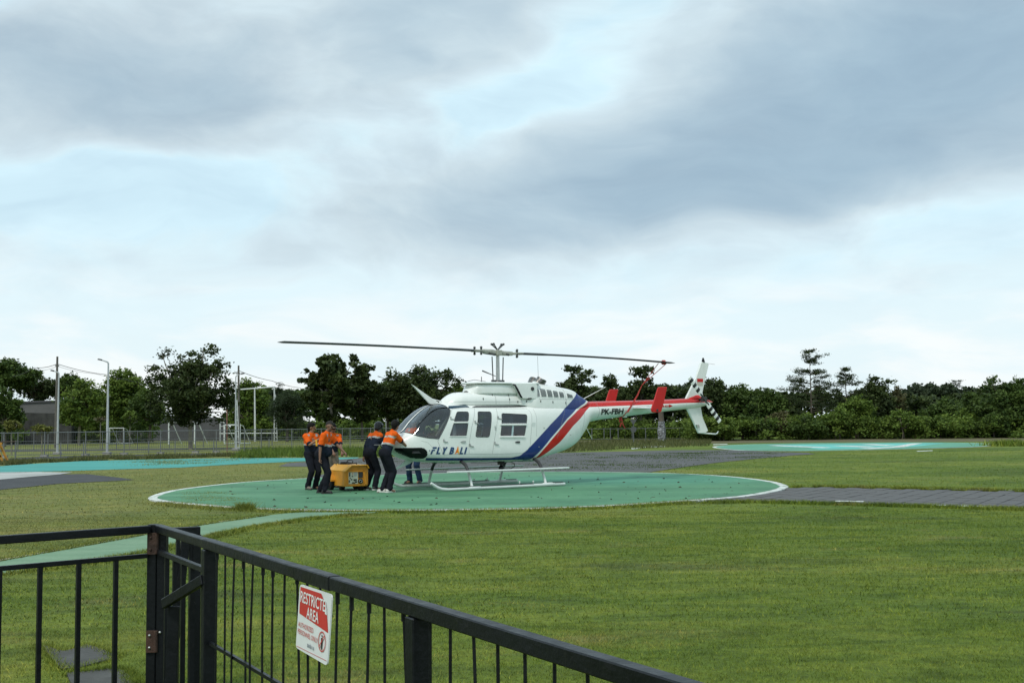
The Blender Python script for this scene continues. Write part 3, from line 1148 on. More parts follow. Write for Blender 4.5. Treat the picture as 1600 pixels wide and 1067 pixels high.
# chin window under the nose
mb = MB()
P = rounded([(-3.16, 1.035), (-2.55, 1.035), (-2.46, .96), (-2.43, .83), (-2.50, .765), (-2.75, .79), (-2.92, .865), (-3.10, .955)], .05, 4)
for s in (-1, 1):
    bmx = bmesh.new()
    cols = 48
    zs_ = np.linspace(.76, 1.04, 22)
    xs_ = np.linspace(-3.165, -2.42, cols)
    vs, fs, ids = [], [], {}
    for i in range(cols - 1):
        for j in range(21):
            cx, cz = (xs_[i] + xs_[i + 1]) / 2, (zs_[j] + zs_[j + 1]) / 2
            if in_poly(cx, cz, P):
                q = []
                for (a, c) in ((i, j), (i + 1, j), (i + 1, j + 1), (i, j + 1)):
                    if (a, c) not in ids:
                        ids[(a, c)] = len(vs)
                        vs.append((xs_[a], side(ST, xs_[a], zs_[c], s, .006), zs_[c]))
                    q.append(ids[(a, c)])
                fs.append(tuple(q))
    # close the slab inwards
    k = len(vs)
    vs2 = [(x, y - s * .03, z) for x, y, z in vs]
    edge = {}
    for f in fs:
        for a, c in zip(f, f[1:] + f[:1]):
            edge[(a, c)] = edge.get((a, c), 0) + 1
    rimf = [(c, a, a + k, c + k) for (a, c) in edge if (c, a) not in edge]
    cm = MB()
    cm.add(vs + vs2, fs + [tuple(i + k for i in reversed(f)) for f in fs] + rimf)
    cm.build('chin_window', M_BLACK, heli, smooth=True)

# ---------------------------------------------------------------- engine cowling
CW = np.array([
    (-1.76, 2.10, 2.02, .04, 2.04, 2.2, 2.0), (-1.70, 2.125, 2.0, .14, 2.03, 2.2, 2.0), (-1.622, 2.205, 2.0, .25, 2.03, 2.2, 2.0), (-1.516, 2.278, 2.0, .33, 2.04, 2.3, 2.0),
    (-1.386, 2.345, 2.0, .375, 2.06, 2.5, 2.0), (-1.253, 2.38, 2.0, .40, 2.08, 2.7, 2.0), (-.70, 2.392, 2.0, .43, 2.08, 2.9, 2.0), (.20, 2.395, 2.0, .45, 2.08, 2.9, 2.0), (.50, 2.40, 1.98, .48, 2.05, 2.8, 2.0),
    (.72, 2.50, 1.92, .53, 2.0, 2.8, 2.0), (.85, 2.615, 1.85, .55, 1.98, 2.9, 2.0), (1.05, 2.638, 1.8, .55, 1.95, 3.0, 2.0), (1.40, 2.60, 1.78, .53, 1.94, 3.0, 2.0), (1.87, 2.535, 1.78, .475, 1.95, 2.9, 2.0), (2.314, 2.445, 1.8, .375, 1.98, 2.7, 2.0),
    (2.42, 2.375, 1.85, .34, 2.0, 2.6, 2.0), (2.62, 2.272, 1.95, .29, 2.05, 2.4, 2.0), (2.82, 2.175, 2.02, .20, 2.08, 2.2, 2.0), (2.95, 2.15, 2.06, .06, 2.10, 2.0, 2.0)])
lc = np.unique(np.round(np.concatenate([np.linspace(-1.76, -1.2, 30), np.linspace(-1.2, .4, 26), np.linspace(.4, 1.1, 30), np.linspace(1.1, 2.2, 44), np.linspace(2.2, 2.95, 50)]), 4))
V, F = loft(CW, lc, 80)
me = npmesh('engine_cowling', V, F)
livery(me)
cowl = obj('engine_cowling', me, M_PAINT, heli)
bm = bmesh.new()
bm.from_mesh(me)
bmesh.ops.recalc_face_normals(bm, faces=bm.faces)
bm.to_mesh(me)
bm.free()
shade(cowl, 50)

# grilles along the cowling
M_GRILLE = mat('grille_mesh', (.24, .25, .245), .6, .3, var=.2, scale=30)
gr_specs = [(.765, .945), (.980, 1.155), (1.19, 1.36), (1.395, 1.565), (1.60, 1.77), (1.88, 2.10)]
for s in (-1, 1):
    for gi, (xa, xb) in enumerate(gr_specs):
        zt_ = 2.512 - (xa - .775) * .125
        zb_ = 2.265 - (xa - .775) * .02
        cmz = lambda z: z
        fr = MB()
        P = [(xa, zb_), (xb, zb_ - .003), (xb, zt_ - (.02 if gi < 5 else .06)), (xa, zt_)]
        pts = [(x, side(CW, x, z, s, .004), z) for x, z in rounded(P, .03, 3)]
        ng = 8
        vs = []
        for i in range(ng + 1):
            for j in range(3):
                z = zb_ + (zt_ - zb_) * i / ng - ((.02 if gi < 5 else .06) * i / ng) * j / 2
                x = xa + (xb - xa) * j / 2
                vs.append((x, side(CW, x, z, s, .006), z))
        fr.add(vs, [(i * 3 + j, i * 3 + j + 1, i * 3 + j + 4, i * 3 + j + 3) for i in range(ng) for j in range(2)])
        g = fr.build('grille', M_GRILLE, cowl)
        rb = MB()
        nr = 7
        for j in range(1, nr):
            z = zb_ + (zt_ - .03 - zb_) * j / nr
            rb.bar((xa + .012, side(CW, xa, z, s, .009), z), (xb - .012, side(CW, xb, z, s, .009), z), .008, .007)
        rb.build('grille_slat', M_GRILLE, g)
        sm = MB().tube(pts + [pts[0]], .006, 4, caps=False).build('grille_frame', M_WPAINT, g)

# pylon fairing round the mast with the lip on top and the intakes
PY = np.array([(-.97, 2.42, 2.34, .14, 2.36, 2.2, 2), (-.90, 2.50, 2.3, .27, 2.36, 3, 2), (-.80, 2.59, 2.3, .34, 2.36, 5, 2), (-.5, 2.605, 2.3, .40, 2.36, 6, 2), (-.2, 2.61, 2.3, .425, 2.36, 6, 2), (.3, 2.61, 2.3, .44, 2.36, 6, 2), (.55, 2.605, 2.3, .45, 2.36, 6, 2), (.8, 2.60, 2.3, .45, 2.36, 6, 2)])
V, F = loft(PY, np.linspace(-.97, .8, 56), 80)
mb = MB()
mb.add(V, [tuple(f) for f in F])
py = mb.build('pylon_fairing', M_WPAINT, heli, smooth=True)
top = []
for x, y in smooth_loop([(-1.02, 0, 0), (-.96, -.24, 0), (-.75, -.40, 0), (-.1, -.47, 0), (.45, -.50, 0), (.95, -.50, 0), (1.06, 0, 0), (.95, .50, 0), (.45, .50, 0), (-.1, .47, 0), (-.75, .40, 0), (-.96, .24, 0)], 5) and [(q.x, q.y) for q in smooth_loop([(-1.02, 0, 0), (-.96, -.24, 0), (-.75, -.40, 0), (-.1, -.47, 0), (.45, -.50, 0), (.95, -.50, 0), (1.06, 0, 0), (.95, .50, 0), (.45, .50, 0), (-.1, .47, 0), (-.75, .40, 0), (-.96, .24, 0)], 5)]:
    top.append((x, y))
mb = MB()
mb.rings([[(x * .95, y * .94, 2.590) for x, y in top], [(x * .99, y * .99, 2.598) for x, y in top], [(x, y, 2.612) for x, y in top], [(x * .97, y * .96, 2.634) for x, y in top], [(x * .6, y * .5, 2.648) for x, y in top]])
mb.build('fairing_lip', M_WPAINT, py, smooth=True)
# intake housings either side, behind the fairing
for s in (-1, 1):
    mb = MB()
    P = [(.10, 2.605), (.80, 2.615), (.86, 2.56), (.86, 2.25), (.80, 2.222), (.44, 2.222), (.36, 2.25), (.30, 2.36), (.22, 2.48)]
    mb.prism(rounded(P, .04, 3), (0, s * .44, 0), (1, 0, 0), (0, 0, 1), (0, .20, 0))
    ih = mb.build('intake_housing', M_WPAINT, cowl, smooth=True, bevel=.02)
    k = MB()
    Q = [(.085, 2.585), (.13, 2.585), (.21, 2.50), (.29, 2.39), (.355, 2.25), (.40, 2.235), (.44, 2.235), (.36, 2.255), (.31, 2.36), (.23, 2.48), (.14, 2.59)]
    k.tube([(.09, s * .545, 2.58), (.16, s * .548, 2.555), (.215, s * .550, 2.47), (.275, s * .550, 2.37), (.33, s * .55, 2.275), (.375, s * .548, 2.245)], [.018, .026, .030, .030, .028, .016], 6)
    k.build('intake_mouth', M_BLACK, ih, smooth=True)
    k = MB()
    k.tube([(.70, s * .52, 2.47), (.70, s * .556, 2.47)], .05, 12)
    k.build('vent_hole', M_DARK, ih)
    k = MB().box((.62, s * .50, 2.222), (.11, .1, .03)).build('drain_scoop', M_DARK, ih)

# exhaust stub
M_BURNT = mat('burnt_steel', (.20, .19, .18), .3, .9, var=.4, scale=6)
for s in (-1, 1):
    mb = MB()
    c0 = Vector((1.13, s * .13, 2.575))
    d = Vector((.16, s * .10, .95)).normalized()
    P = []
    for i, (t, r) in enumerate(((0, .125), (.06, .13), (.10, .135), (.14, .14))):
        P.append((c0 + Vector((t * .9, s * t * .3, t)), r))
    mb.tube([p for p, _ in P], [r for _, r in P], 18, caps=False)
    mb.tube([P[-1][0], P[-1][0] + Vector((-.02, 0, -.05)), P[0][0]], [.138, .12, .11], 18, caps=False)
    mb.build('exhaust_stack', M_BURNT, cowl, smooth=True)
MB().box((1.02, -.18, 2.645), (.10, .09, .07)).build('cowl_fitting', M_WPAINT, cowl, bevel=.02)

# seam lines and skylights on the roof edge
for s in (-1, 1):
    for L, r_ in (([(.72, 1.985), (1.78, 1.97)], .004), ([(1.80, 2.02), (1.62, 1.70), (1.40, 1.2)], .0035), ([(3.06, 1.70), (3.08, 1.90), (3.05, 2.10)], .006), ([(3.95, 1.98), (4.9, 2.04)], .004),
                  ([(.70, 1.25), (.73, 1.75), (.70, 1.95)], .0035), ([(2.36, 1.30), (2.45, 1.6), (2.50, 1.9)], .0035), ([(6.35, 1.98), (6.36, 2.15)], .004), ([(-2.30, 1.02), (-2.44, 1.16), (-2.60, 1.2)], .003)):
        mb = MB()
        curve_strip(mb, L, s, r_, -.001)
        mb.build('panel_seam', M_SEAM, heli)
    for P in ([(1.82, z) for z in np.linspace(2.0, 2.5, 12)], [(x, 2.205) for x in np.linspace(.9, 2.45, 20)], [(x, 2.14) for x in np.linspace(-1.5, .4, 20)],
              [(-.35, z) for z in np.linspace(2.08, 2.30, 8)], [(.06, z) for z in np.linspace(2.08, 2.30, 8)], [(.42, z) for z in np.linspace(2.08, 2.30, 8)]):
        MB().tube([(x, side(CW, x, z, s, .001), z) for x, z in P], .004, 4).build('panel_seam', M_SEAM, cowl)
for s in (-1, 1):
    for x, z in ((-.72, 2.21), (-.42, 2.30), (.06, 2.20), (.06, 2.30), (.30, 2.14), (.95, 2.15), (1.35, 2.13), (1.80, 2.11), (.55, 2.15)):
        MB().box((x, side(CW, x, z, s, .004), z), (.018, .012, .055)).build('latch', M_DSTEEL, cowl)
for s in (-1, 1):
    for (xa, xb, mm, nm) in ((-1.76, -1.17, M_BLUEGL, 'roof_window'), (-1.08, .56, M_DARK, 'dark_gap_strip')):  # second one: dark strip along the gap between cowling and cabin roof
        V2, F2 = [], []
        xsn = np.linspace(xa, xb, 24)
        for i, x in enumerate(xsn):
            tp = min(1, (i + .4) / 2, (len(xsn) - i - .6) / 2)
            w0 = .49
            for k in range(3):
                y = w0 - (.10 * tp if nm == 'roof_window' else .055 * tp) * k / 2
                # height on the roof skin at this offset
                t_, b_, Wd, hc, nu, nl = [float(q) for q in sect(ST, x)]
                z = hc + (t_ - hc) * max(0, 1 - (y / Wd)**nu)**(1 / nu)
                V2.append((x, s * y, z + .006))
        for i in range(len(xsn) - 1):
            for k in range(2):
                F2.append((i * 3 + k, i * 3 + k + 1, (i + 1) * 3 + k + 1, (i + 1) * 3 + k))
        mb = MB()
        mb.add(V2, F2)
        mb.build(nm, M_ROOFW if nm == 'roof_window' else mm, heli, smooth=True)

# ---------------------------------------------------------------- wire cutters
mb = MB()
mb.prism([(-2.535, 2.575), (-2.50, 2.555), (-2.06, 2.285), (-1.80, 2.14), (-1.72, 2.10), (-1.96, 2.085), (-2.03, 2.10), (-2.14, 2.20)], (0, 0, 0), (1, 0, 0), (0, 0, 1), (0, .05, 0))
mb.build('wire_cutter', M_WPAINT, heli, bevel=.008)
MB().tube([(-1.98, 0, 2.22), (-1.58, 0, 2.13)], .012, 6).build('cutter_brace', M_WPAINT, heli)
mb = MB()
mb.prism([(-3.10, .475), (-3.06, .475), (-2.60, .64), (-2.40, .75), (-2.42, .78), (-2.62, .80), (-2.74, .69)], (0, 0, 0), (1, 0, 0), (0, 0, 1), (0, .04, 0))
mb.build('wire_cutter', mat('pale_green_enamel', (.50, .58, .53), .4, var=.1), heli, bevel=.006)
# pitot tube
MB().tube([(-3.30, -.02, 1.11), (-3.56, -.02, 1.115)], [.014, .009], 8).build('pitot_tube', M_STEEL, heli)
# small roof aerials
MB().tube([(-1.30, -.05, 2.35), (-1.36, -.05, 2.47)], [.012, .006], 6).build('aerial', M_DSTEEL, heli)
MB().tube([(.98, -.42, 2.58), (.96, -.42, 3.32)], .004, 5).build('aerial', M_DSTEEL, heli)
mb = MB()
mb.tube([(-.55, -.08, 2.63), (-.55, -.08, 2.78)], .011, 6)
mb.tube([(-.10, -.05, 2.80), (-.52, -.08, 2.93)], [.008, .02], 6)
mb.tube([(-.40, -.04, 2.66), (-.75, -.06, 2.70), (-.95, -.06, 2.66)], .006, 5)
mb.build('mast_sensor', M_DSTEEL, heli)
MB().tube([(2.72, -.02, 2.22), (3.30, -.3, 2.55)], [.012, .006], 6).build('tail_aerial', M_WPAINT, heli)
MB().tube([(2.74, -.12, 1.47), (2.92, -.14, 1.16)], [.010, .006], 6).build('tail_aerial', M_WPAINT, heli)

# ---------------------------------------------------------------- cabin inside
mb = MB()
mb.box((-1.0, 0, .93), (3.6, 1.16, .05))
mb.build('cabin_floor', M_DARK, heli)
for (x, y) in ((-1.55, -.31), (-1.55, .31), (-.30, -.42), (-.30, 0), (-.30, .42)):
    st = MB()
    st.box((x, y, 1.12), (.46, .42, .12))
    st.box((x, y, .99), (.40, .36, .14))
    s_ = st.build('seat', M_SEAT, heli, bevel=.03)
    sb = MB()
    sb.box((x + .27, y, 1.46), (.12, .42, .62), Matrix.Rotation(R(-10 if x < -1 else 8), 3, 'Y'))
    sb.build('seat_back', M_SEAT, s_, bevel=.04)
mb = MB()
mb.prism([(-2.50, .95), (-2.62, 1.22), (-2.45, 1.36), (-2.28, 1.38), (-2.20, 1.18), (-2.10, .95)], (0, .08, 0), (1, 0, 0), (0, 0, 1), (0, .62, 0))
ip = mb.build('instrument_panel', M_DARK, heli, bevel=.03)
mb = MB()
mb.box((-1.28, 0, 1.45), (.10, .16, .95))
mb.build('centre_post', mat('trim_grey', (.30, .31, .31), .6, var=.1), heli, bevel=.02)
for y in (-.31, .31):
    mb = MB()
    mb.tube([(-1.98, y, .95), (-1.93, y, 1.25), (-1.86, y, 1.40)], .014, 6)
    mb.build('control_stick', M_DARK, heli)
mb = MB()
mb.tube([(-2.10, -.45, 1.30), (-1.80, -.50, 1.75)], .03, 6)
mb.build('harness', mat('harness_web', (.40, .37, .30), .8, var=.1), heli)

# ---------------------------------------------------------------- tail
def airfoil_fin(mb, P, th=.05, o=(0, 0, 0), ax=(1, 0, 0), ay=(0, 0, 1), nrm=(0, 1, 0)):
    """flat-sided surface with thinner edges"""
    o, ax, ay, nrm = Vector(o), Vector(ax), Vector(ay), Vector(nrm).normalized()
    cx = sum(p[0] for p in P) / len(P)
    cy = sum(p[1] for p in P) / len(P)
    k = len(P)
    rg = []
    for sc, t in ((1.0, -.12), (.93, -.5), (.93, .5), (1.0, .12)):
        rg.append([o + ax * (cx + (p[0] - cx) * sc) + ay * (cy + (p[1] - cy) * (1 - (1 - sc) * .35)) + nrm * th * t for p in P])
    vs = [q for r in rg for q in r]
    fs = []
    for a, c in ((0, 1), (2, 3), (3, 0)):
        for i in range(k):
            j = (i + 1) % k
            fs.append((a * k + i, a * k + j, c * k + j, c * k + i))
    fs.append(tuple(k + i for i in range(k)))
    fs.append(tuple(2 * k + i for i in reversed(range(k))))
    return mb.add(vs, fs)


fin = airfoil_fin(MB(), [(6.42, 2.22), (6.86, 2.86), (7.083, 3.30), (7.12, 3.325), (7.37, 3.30), (7.40, 3.275), (7.22, 2.78), (7.10, 2.40), (7.12, 2.22)], .07).build('tail_fin', M_WPAINT, heli, bevel=.004)
mb = MB()
mb.tube([(7.19, 0, 3.31), (7.19, 0, 3.36), (7.19, 0, 3.40)], [.05, .045, .03], 10)
mb.tube([(7.19, 0, 3.40), (7.185, 0, 3.44)], [.032, .024], 10)
mb.build('beacon', M_BLACK, fin, smooth=True)
MB().tube([(7.38, 0, 3.28), (7.80, .15, 3.27)], .004, 5).build('static_wick', M_DSTEEL, fin)
# flag on the fin: red over white
mb = MB()
mb.prism([(6.90, 2.73), (7.13, 2.73), (7.13, 2.83), (6.90, 2.83)], (0, -.038, 0), (1, 0, 0), (0, 0, 1), (0, .004, 0))
mb.build('flag_red_half', M_RPAINT, fin)
mb = MB()
mb.prism([(6.885, 2.625), (7.115, 2.625), (7.13, 2.725), (6.90, 2.725)], (0, -.038, 0), (1, 0, 0), (0, 0, 1), (0, .004, 0))
mb.build('flag_white_half', M_CREAM, fin)
lf = airfoil_fin(MB(), [(6.44, 2.02), (7.02, 2.06), (7.10, 1.70), (7.307, 1.32), (7.216, 1.256), (6.93, 1.248), (6.70, 1.62)], .07).build('lower_fin', M_WPAINT, heli, bevel=.004)
mb = MB()
mb.tube([(6.98, 0, 1.262), (7.30, 0, 1.235), (7.60, 0, 1.215), (7.68, 0, 1.235), (7.73, 0, 1.29)], [.02, .022, .022, .02, .012], 7)
mb.build('tail_guard', M_WPAINT, lf, smooth=True)
MB().prism([(6.80, 1.50), (6.90, 1.50), (6.93, 1.42), (6.84, 1.40)], (0, -.05, 0), (1, 0, 0), (0, 0, 1), (0, .04, 0)).build('tail_light', M_STEEL, lf)
# tail gearbox fairing
GB = np.array([(6.55, 2.27, 2.2, .05, 2.24, 2, 2), (6.70, 2.31, 2.18, .09, 2.24, 2, 2), (6.90, 2.36, 2.16, .11, 2.25, 2, 2), (7.02, 2.355, 2.16, .11, 2.25, 2, 2), (7.15, 2.30, 2.17, .09, 2.24, 2, 2), (7.25, 2.24, 2.2, .04, 2.22, 2, 2)])
V, F = loft(GB, np.linspace(6.55, 7.25, 26), 28)
mb = MB()
mb.add(V, [tuple(f) for f in F])
mb.build('gearbox_fairing', M_RPAINT, heli, smooth=True)
# tail rotor
TRH = Vector((6.90, -.30, 2.225))
tr_ = MB()
tr_.tube([(6.90, -.02, 2.225), TRH + Vector((0, -.07, 0))], .035, 10)
tr_.box(TRH, (.14, .10, .14))
for a in (0, 1):
    s = 1 if a else -1
    tr_.tube([TRH + Vector((.05 * s, -.02, -.06 * s)), TRH + Vector((.16 * s, -.02, -.16 * s))], .03, 8)
    tr_.tube([TRH + Vector((0, -.08, .05 * s)), TRH + Vector((.13 * s, -.06, -.07 * s))], .012, 6)
trot = tr_.build('tail_rotor', M_DSTEEL, heli, smooth=True)
td = (Vector((7.511, 0, 1.593)) - Vector((6.349, 0, 2.86))).normalized()
tn = Vector((td.z, 0, -td.x))
for s, L in ((-1, .84), (1, .88)):
    bl = MB()
    prof = [(.14, .045), (.22, .075), (.86 * L / .86, .078)]
    def bpt(t, w, y):
        return TRH + td * s * t + tn * w + Vector((0, y - .02, 0))
    rg = []
    for t, w in ((.14, .05), (.22, .078), (L, .078)):
        rg.append([bpt(t, -w, .004), bpt(t, -w * .3, -.016), bpt(t, w * .4, -.014), bpt(t, w, .003), bpt(t, w * .3, .016), bpt(t, -w * .4, .016)])
    bl.rings(rg)
    blade = bl.build('tail_rotor_blade', M_WPAINT, trot)
    st = MB()
    for k in range(3):
        t0 = L - .10 - k * .185 - (.09 if s > 0 else .06)
        st.rings([[bpt(t, -.081, .004), bpt(t, -.03, -.0185), bpt(t, .034, -.0165), bpt(t, .081, .003), bpt(t, .025, .0185), bpt(t, -.034, .0185)] for t in (t0, t0 + .095)])
    st.build('blade_stripe', M_BLACKT, blade)

# horizontal stabiliser with end plates
st = MB()
for s in (-1, 1):
    rg = []
    for y in (.12, 1.03):
        c = [(4.26, 1.985), (4.32, 2.005), (4.55, 2.008), (4.82, 1.985), (4.55, 1.968), (4.32, 1.966)]
        rg.append([(x, s * y, z - .02 * y) for x, z in c])
    st.rings(rg)
stab = st.build('stabiliser', M_WPAINT, heli, smooth=True)
for s in (-1, 1):
    ep = airfoil_fin(MB(), [(4.235, 1.93), (4.26, 1.86), (4.30, 1.845), (4.56, 1.845), (4.605, 1.88), (4.70, 2.12), (4.83, 2.52), (4.815, 2.535), (4.535, 2.532), (4.50, 2.51), (4.37, 2.22)], .045, o=(0, s * 1.045, 0)).build('end_plate', M_RPAINT, stab, bevel=.004)
    MB().disc((4.44, s * 1.075, 1.905), (0, 1, 0), .035, .02).build('navigation_light', M_DARK, ep)
mb = MB()
mb.prism([(4.05, 1.80), (4.25, 1.83), (4.25, 1.72), (4.12, 1.72)], (0, 0, 0), (1, 0, 0), (0, 0, 1), (0, .05, 0))
mb.build('boom_fitting', M_WPAINT, heli)

# ---------------------------------------------------------------- writing and marks
def text_mesh(txt, size, shear=0.0, bold=0.0):
    cu = bpy.data.curves.new('txt', 'FONT')
    cu.body = txt
    cu.size = size
    cu.shear = shear
    cu.offset = bold
    cu.resolution_u = 3
    o = bpy.data.objects.new('txt', cu)
    COL.objects.link(o)
    dg = bpy.context.evaluated_depsgraph_get()
    me = bpy.data.meshes.new_from_object(o.evaluated_get(dg))
    bpy.data.objects.remove(o)
    bm = bmesh.new()
    bm.from_mesh(me)
    bmesh.ops.triangulate(bm, faces=bm.faces)
    for _ in range(2):
        bmesh.ops.subdivide_edges(bm, edges=[e for e in bm.edges if e.calc_length() > size * .18], cuts=1)
        bmesh.ops.triangulate(bm, faces=bm.faces)
    vs = [v.co.copy() for v in bm.verts]
    fs = [tuple(v.index for v in f.verts) for f in bm.faces]
    bm.free()
    return vs, fs


def body_decal(name, vs, fs, fn, material, parent, s=-1, T=ST, off=.008):
    """flat print laid on the body side; fn maps (x, y) to (station, height)"""
    mb = MB()
    V2 = []
    for v in vs:
        x, z = fn(v[0], v[1])
        V2.append((x, side(T, x, z, s, off), z))
    mb.add(V2, fs)
    return mb.build(name, material, parent)


def fit(vs, w, h):
    x0, x1 = min(v[0] for v in vs), max(v[0] for v in vs)
    y0, y1 = min(v[1] for v in vs), max(v[1] for v in vs)
    return [((v[0] - x0) / (x1 - x0) * w, (v[1] - y0) / (y1 - y0) * h) for v in vs]


# FLY B(arrow)LI: italic navy letters, the A an orange arrow head; port side
H_ = .172
SH = .28
glyphs = {
    'F': ([[(0, 0), (.042, 0), (.042, .080), (.0, .080)], [(0, .080), (.088, .080), (.088, .112), (0, .112)], [(.010, .134), (.116, .134), (.116, .174), (.010, .174)]], .12),
    'L': ([[(0, 0), (.100, 0), (.100, .038), (0, .038)], [(0, .038), (.044, .038), (.044, .174), (0, .174)]], .105),
    'Y': ([[(.042, 0), (.086, 0), (.086, .075), (.042, .075)], [(.042, .075), (.086, .075), (.046, .174), (-.002, .174)], [(.042, .075), (.086, .075), (.132, .174), (.084, .174)]], .12),
    'I': ([[(0, 0), (.046, 0), (.046, .174), (0, .174)]], .05),
}


def decal_tri(P):
    return [(x, y) for x, y in P], [tuple(range(len(P)))]


def sub_quad(P, n=3):
    """a quad split so that it follows the curved side"""
    vs, fs = [], []
    a, c, d, e = [Vector((*p, 0)) for p in P]
    for i in range(n + 1):
        for j in range(n + 1):
            u, v = i / n, j / n
            q = a.lerp(c, u).lerp(e.lerp(d, u), v)
            vs.append((q.x, q.y))
    for i in range(n):
        for j in range(n):
            k = i * (n + 1) + j
            fs.append((k, k + n + 1, k + n + 2, k + 1))
    return vs, fs


TX0, TZ0, TSL = -2.40, .878, -.024       # lower left corner, slope of the line of text


def text_fn(x, y):
    X = TX0 + x * .97 + y * SH
    return X, TZ0 + y + x * TSL


cur = 0.03
for ch in 'FLY B^LI':
    if ch == ' ':
        cur += .075
        continue
    if ch == 'B':
        vs, fs = text_mesh('B', .2, 0, .010)
        vs = fit(vs, .118, H_)
        body_decal('letter', vs, fs, lambda x, y, c=cur: text_fn(x + c, y), M_NAVYT, heli)
        cur += .145
        continue
    if ch == '^':
        for P, mm in (([(-.012, .0), (.074, .048), (.081, .205), (.081, .205)], M_ORANGET), ([(.074, .048), (.128, -.022), (.081, .205), (.081, .205)], M_YELT)):
            vs, fs = sub_quad(P, 3)
            body_decal('letter', vs, fs, lambda x, y, c=cur: (TX0 + (x + c) * .97 + .028, TZ0 + y + (x + c) * TSL), mm, heli)
        cur += .152
        continue
    quads, adv = glyphs[ch]
    allv, allf = [], []
    for q in quads:
        vs, fs = sub_quad(q, 2)
        o_ = len(allv)
        allv += vs
        allf += [tuple(i + o_ for i in f) for f in fs]
    body_decal('letter', allv, allf, lambda x, y, c=cur: text_fn(x + c, y), M_NAVYT, heli)
    cur += adv + .028
vs, fs = sub_quad([(-.035, .075), (-.012, .075), (-.012, .10), (-.035, .10)], 1)
body_decal('letter', vs, fs, text_fn, M_NAVYT, heli)

# registration on the boom
vs, fs = text_mesh('PK-FBH', .2, 0, .007)
vs = fit(vs, .80, .158)
body_decal('registration', vs, fs, lambda x, y: (3.15 + x, 1.797 + y + x * .020), M_BLACKT, heli)
vs = fit(text_mesh('PK-FBH', .2, 0, .007)[0], .80, .158)
body_decal('registration', vs, fs, lambda x, y: (3.95 - x, 1.797 + y + (.8 - x) * .020), M_BLACKT, heli, s=1)
# red arrow beside the tail
vs = [(0, 0), (.05, 0), (.05, .075), (0, .075)]
for P in ([(5.42, 1.995), (5.46, 1.997), (5.46, 2.060), (5.42, 2.058)], [(5.49, 2.002), (5.66, 2.010), (5.66, 2.062), (5.49, 2.056)], [(5.66, 1.985), (5.80, 2.036), (5.66, 2.085), (5.66, 2.085)]):
    vs, fs = sub_quad(P, 2)
    body_decal('tail_arrow', vs, fs, lambda x, y: (x, y), M_RPAINT, heli)
for P in ([(5.51, 2.018), (5.64, 2.024), (5.64, 2.046), (5.51, 2.040)],):
    vs, fs = sub_quad(P, 2)
    body_decal('tail_arrow', vs, fs, lambda x, y: (x, y), mat('pale_pink', (.62, .38, .36), .5), heli, off=.012)

# ---------------------------------------------------------------- skids
M_SKID = mat('skid_white', (.66, .68, .66), .4, var=.08, scale=4, dirt=((.30, .29, .25), .4))
M_PGREY = mat('pale_grey_green', (.40, .46, .42), .5, var=.12, scale=4)
sk = MB()
skids = []
for s in (-1, 1):
    y = s * 1.06
    t = MB()
    t.tube([(-2.60, y, .215), (-2.53, y, .165), (-2.43, y, .105), (-2.32, y, .065), (-2.20, y, .05), (0, y, .05), (1.27, y, .05), (1.31, y, .052)], [.030, .036, .039, .039, .039, .039, .039, .026], 12)
    sd_ = t.build('skid', M_SKID, heli, smooth=True)
    skids.append(sd_)
    w = MB()
    w.box((-.92, y, .099), (2.5 if s < 0 else 2.6, .066, .012))
    w.box((1.08, y, .099), (.34, .066, .012))
    w.build('skid_tread', M_DARK, sd_)
    for x in (-1.45, .75):
        MB().tube([(x - .13, y, .053), (x - .10, y, .056), (x + .20, y, .056), (x + .23, y, .053)], [.039, .048, .048, .039], 12).build('skid_saddle', M_SKID, sd_, smooth=True)
    for x in (-.08, .33):
        mb = MB()
        mb.tube([(x, y, .09), (x, y, .135)], .012, 6)
        mb.ball((x, y, .145), .022, 8, 6)
        mb.build('ground_wheel_lug', M_SKID, sd_)
    p = MB()
    p.prism([(-2.10, -.085), (-2.02, -.10), (1.20, -.10), (1.46, -.05), (1.46, .05), (1.20, .10), (-2.02, .10), (-2.10, .085)], (0, s * 1.02, .452), (1, 0, 0), (0, 1, 0), (0, 0, .035))
    p.build('step_board', M_SKID if s < 0 else M_PGREY, heli, bevel=.008)
for x, nm in ((-1.46, 'cross_tube'), (.72, 'cross_tube')):
    P = []
    for s in (-1, 1):
        half = [(x, s * 1.06, .06), (x, s * .98, .24), (x, s * .89, .42), (x, s * .83, .52), (x, s * .74, .605), (x, s * .61, .66), (x, s * .46, .685), (x, s * .3, .69)]
        P.append(half)
    path_ = P[0] + [(x, 0, .69)] + P[1][::-1]
    t = MB()
    t.tube(path_, [.034] * 3 + [.037] * (len(path_) - 6) + [.034] * 3, 10)
    ct = t.build(nm, M_SKID, heli, smooth=True)
    for s in (-1, 1):
        f = MB()
        f.tube([(x, s * .885, .435), (x, s * .83, .522), (x, s * .74, .608), (x, s * .61, .664), (x, s * .53, .678)], [.040, .0405, .041, .041, .040], 10)
        f.build('abrasion_strip', M_DARK, ct, smooth=True)
        MB().box((x, s * .44, .665), (.12, .10, .08)).build('tube_clamp', M_PGREY, ct, bevel=.015)
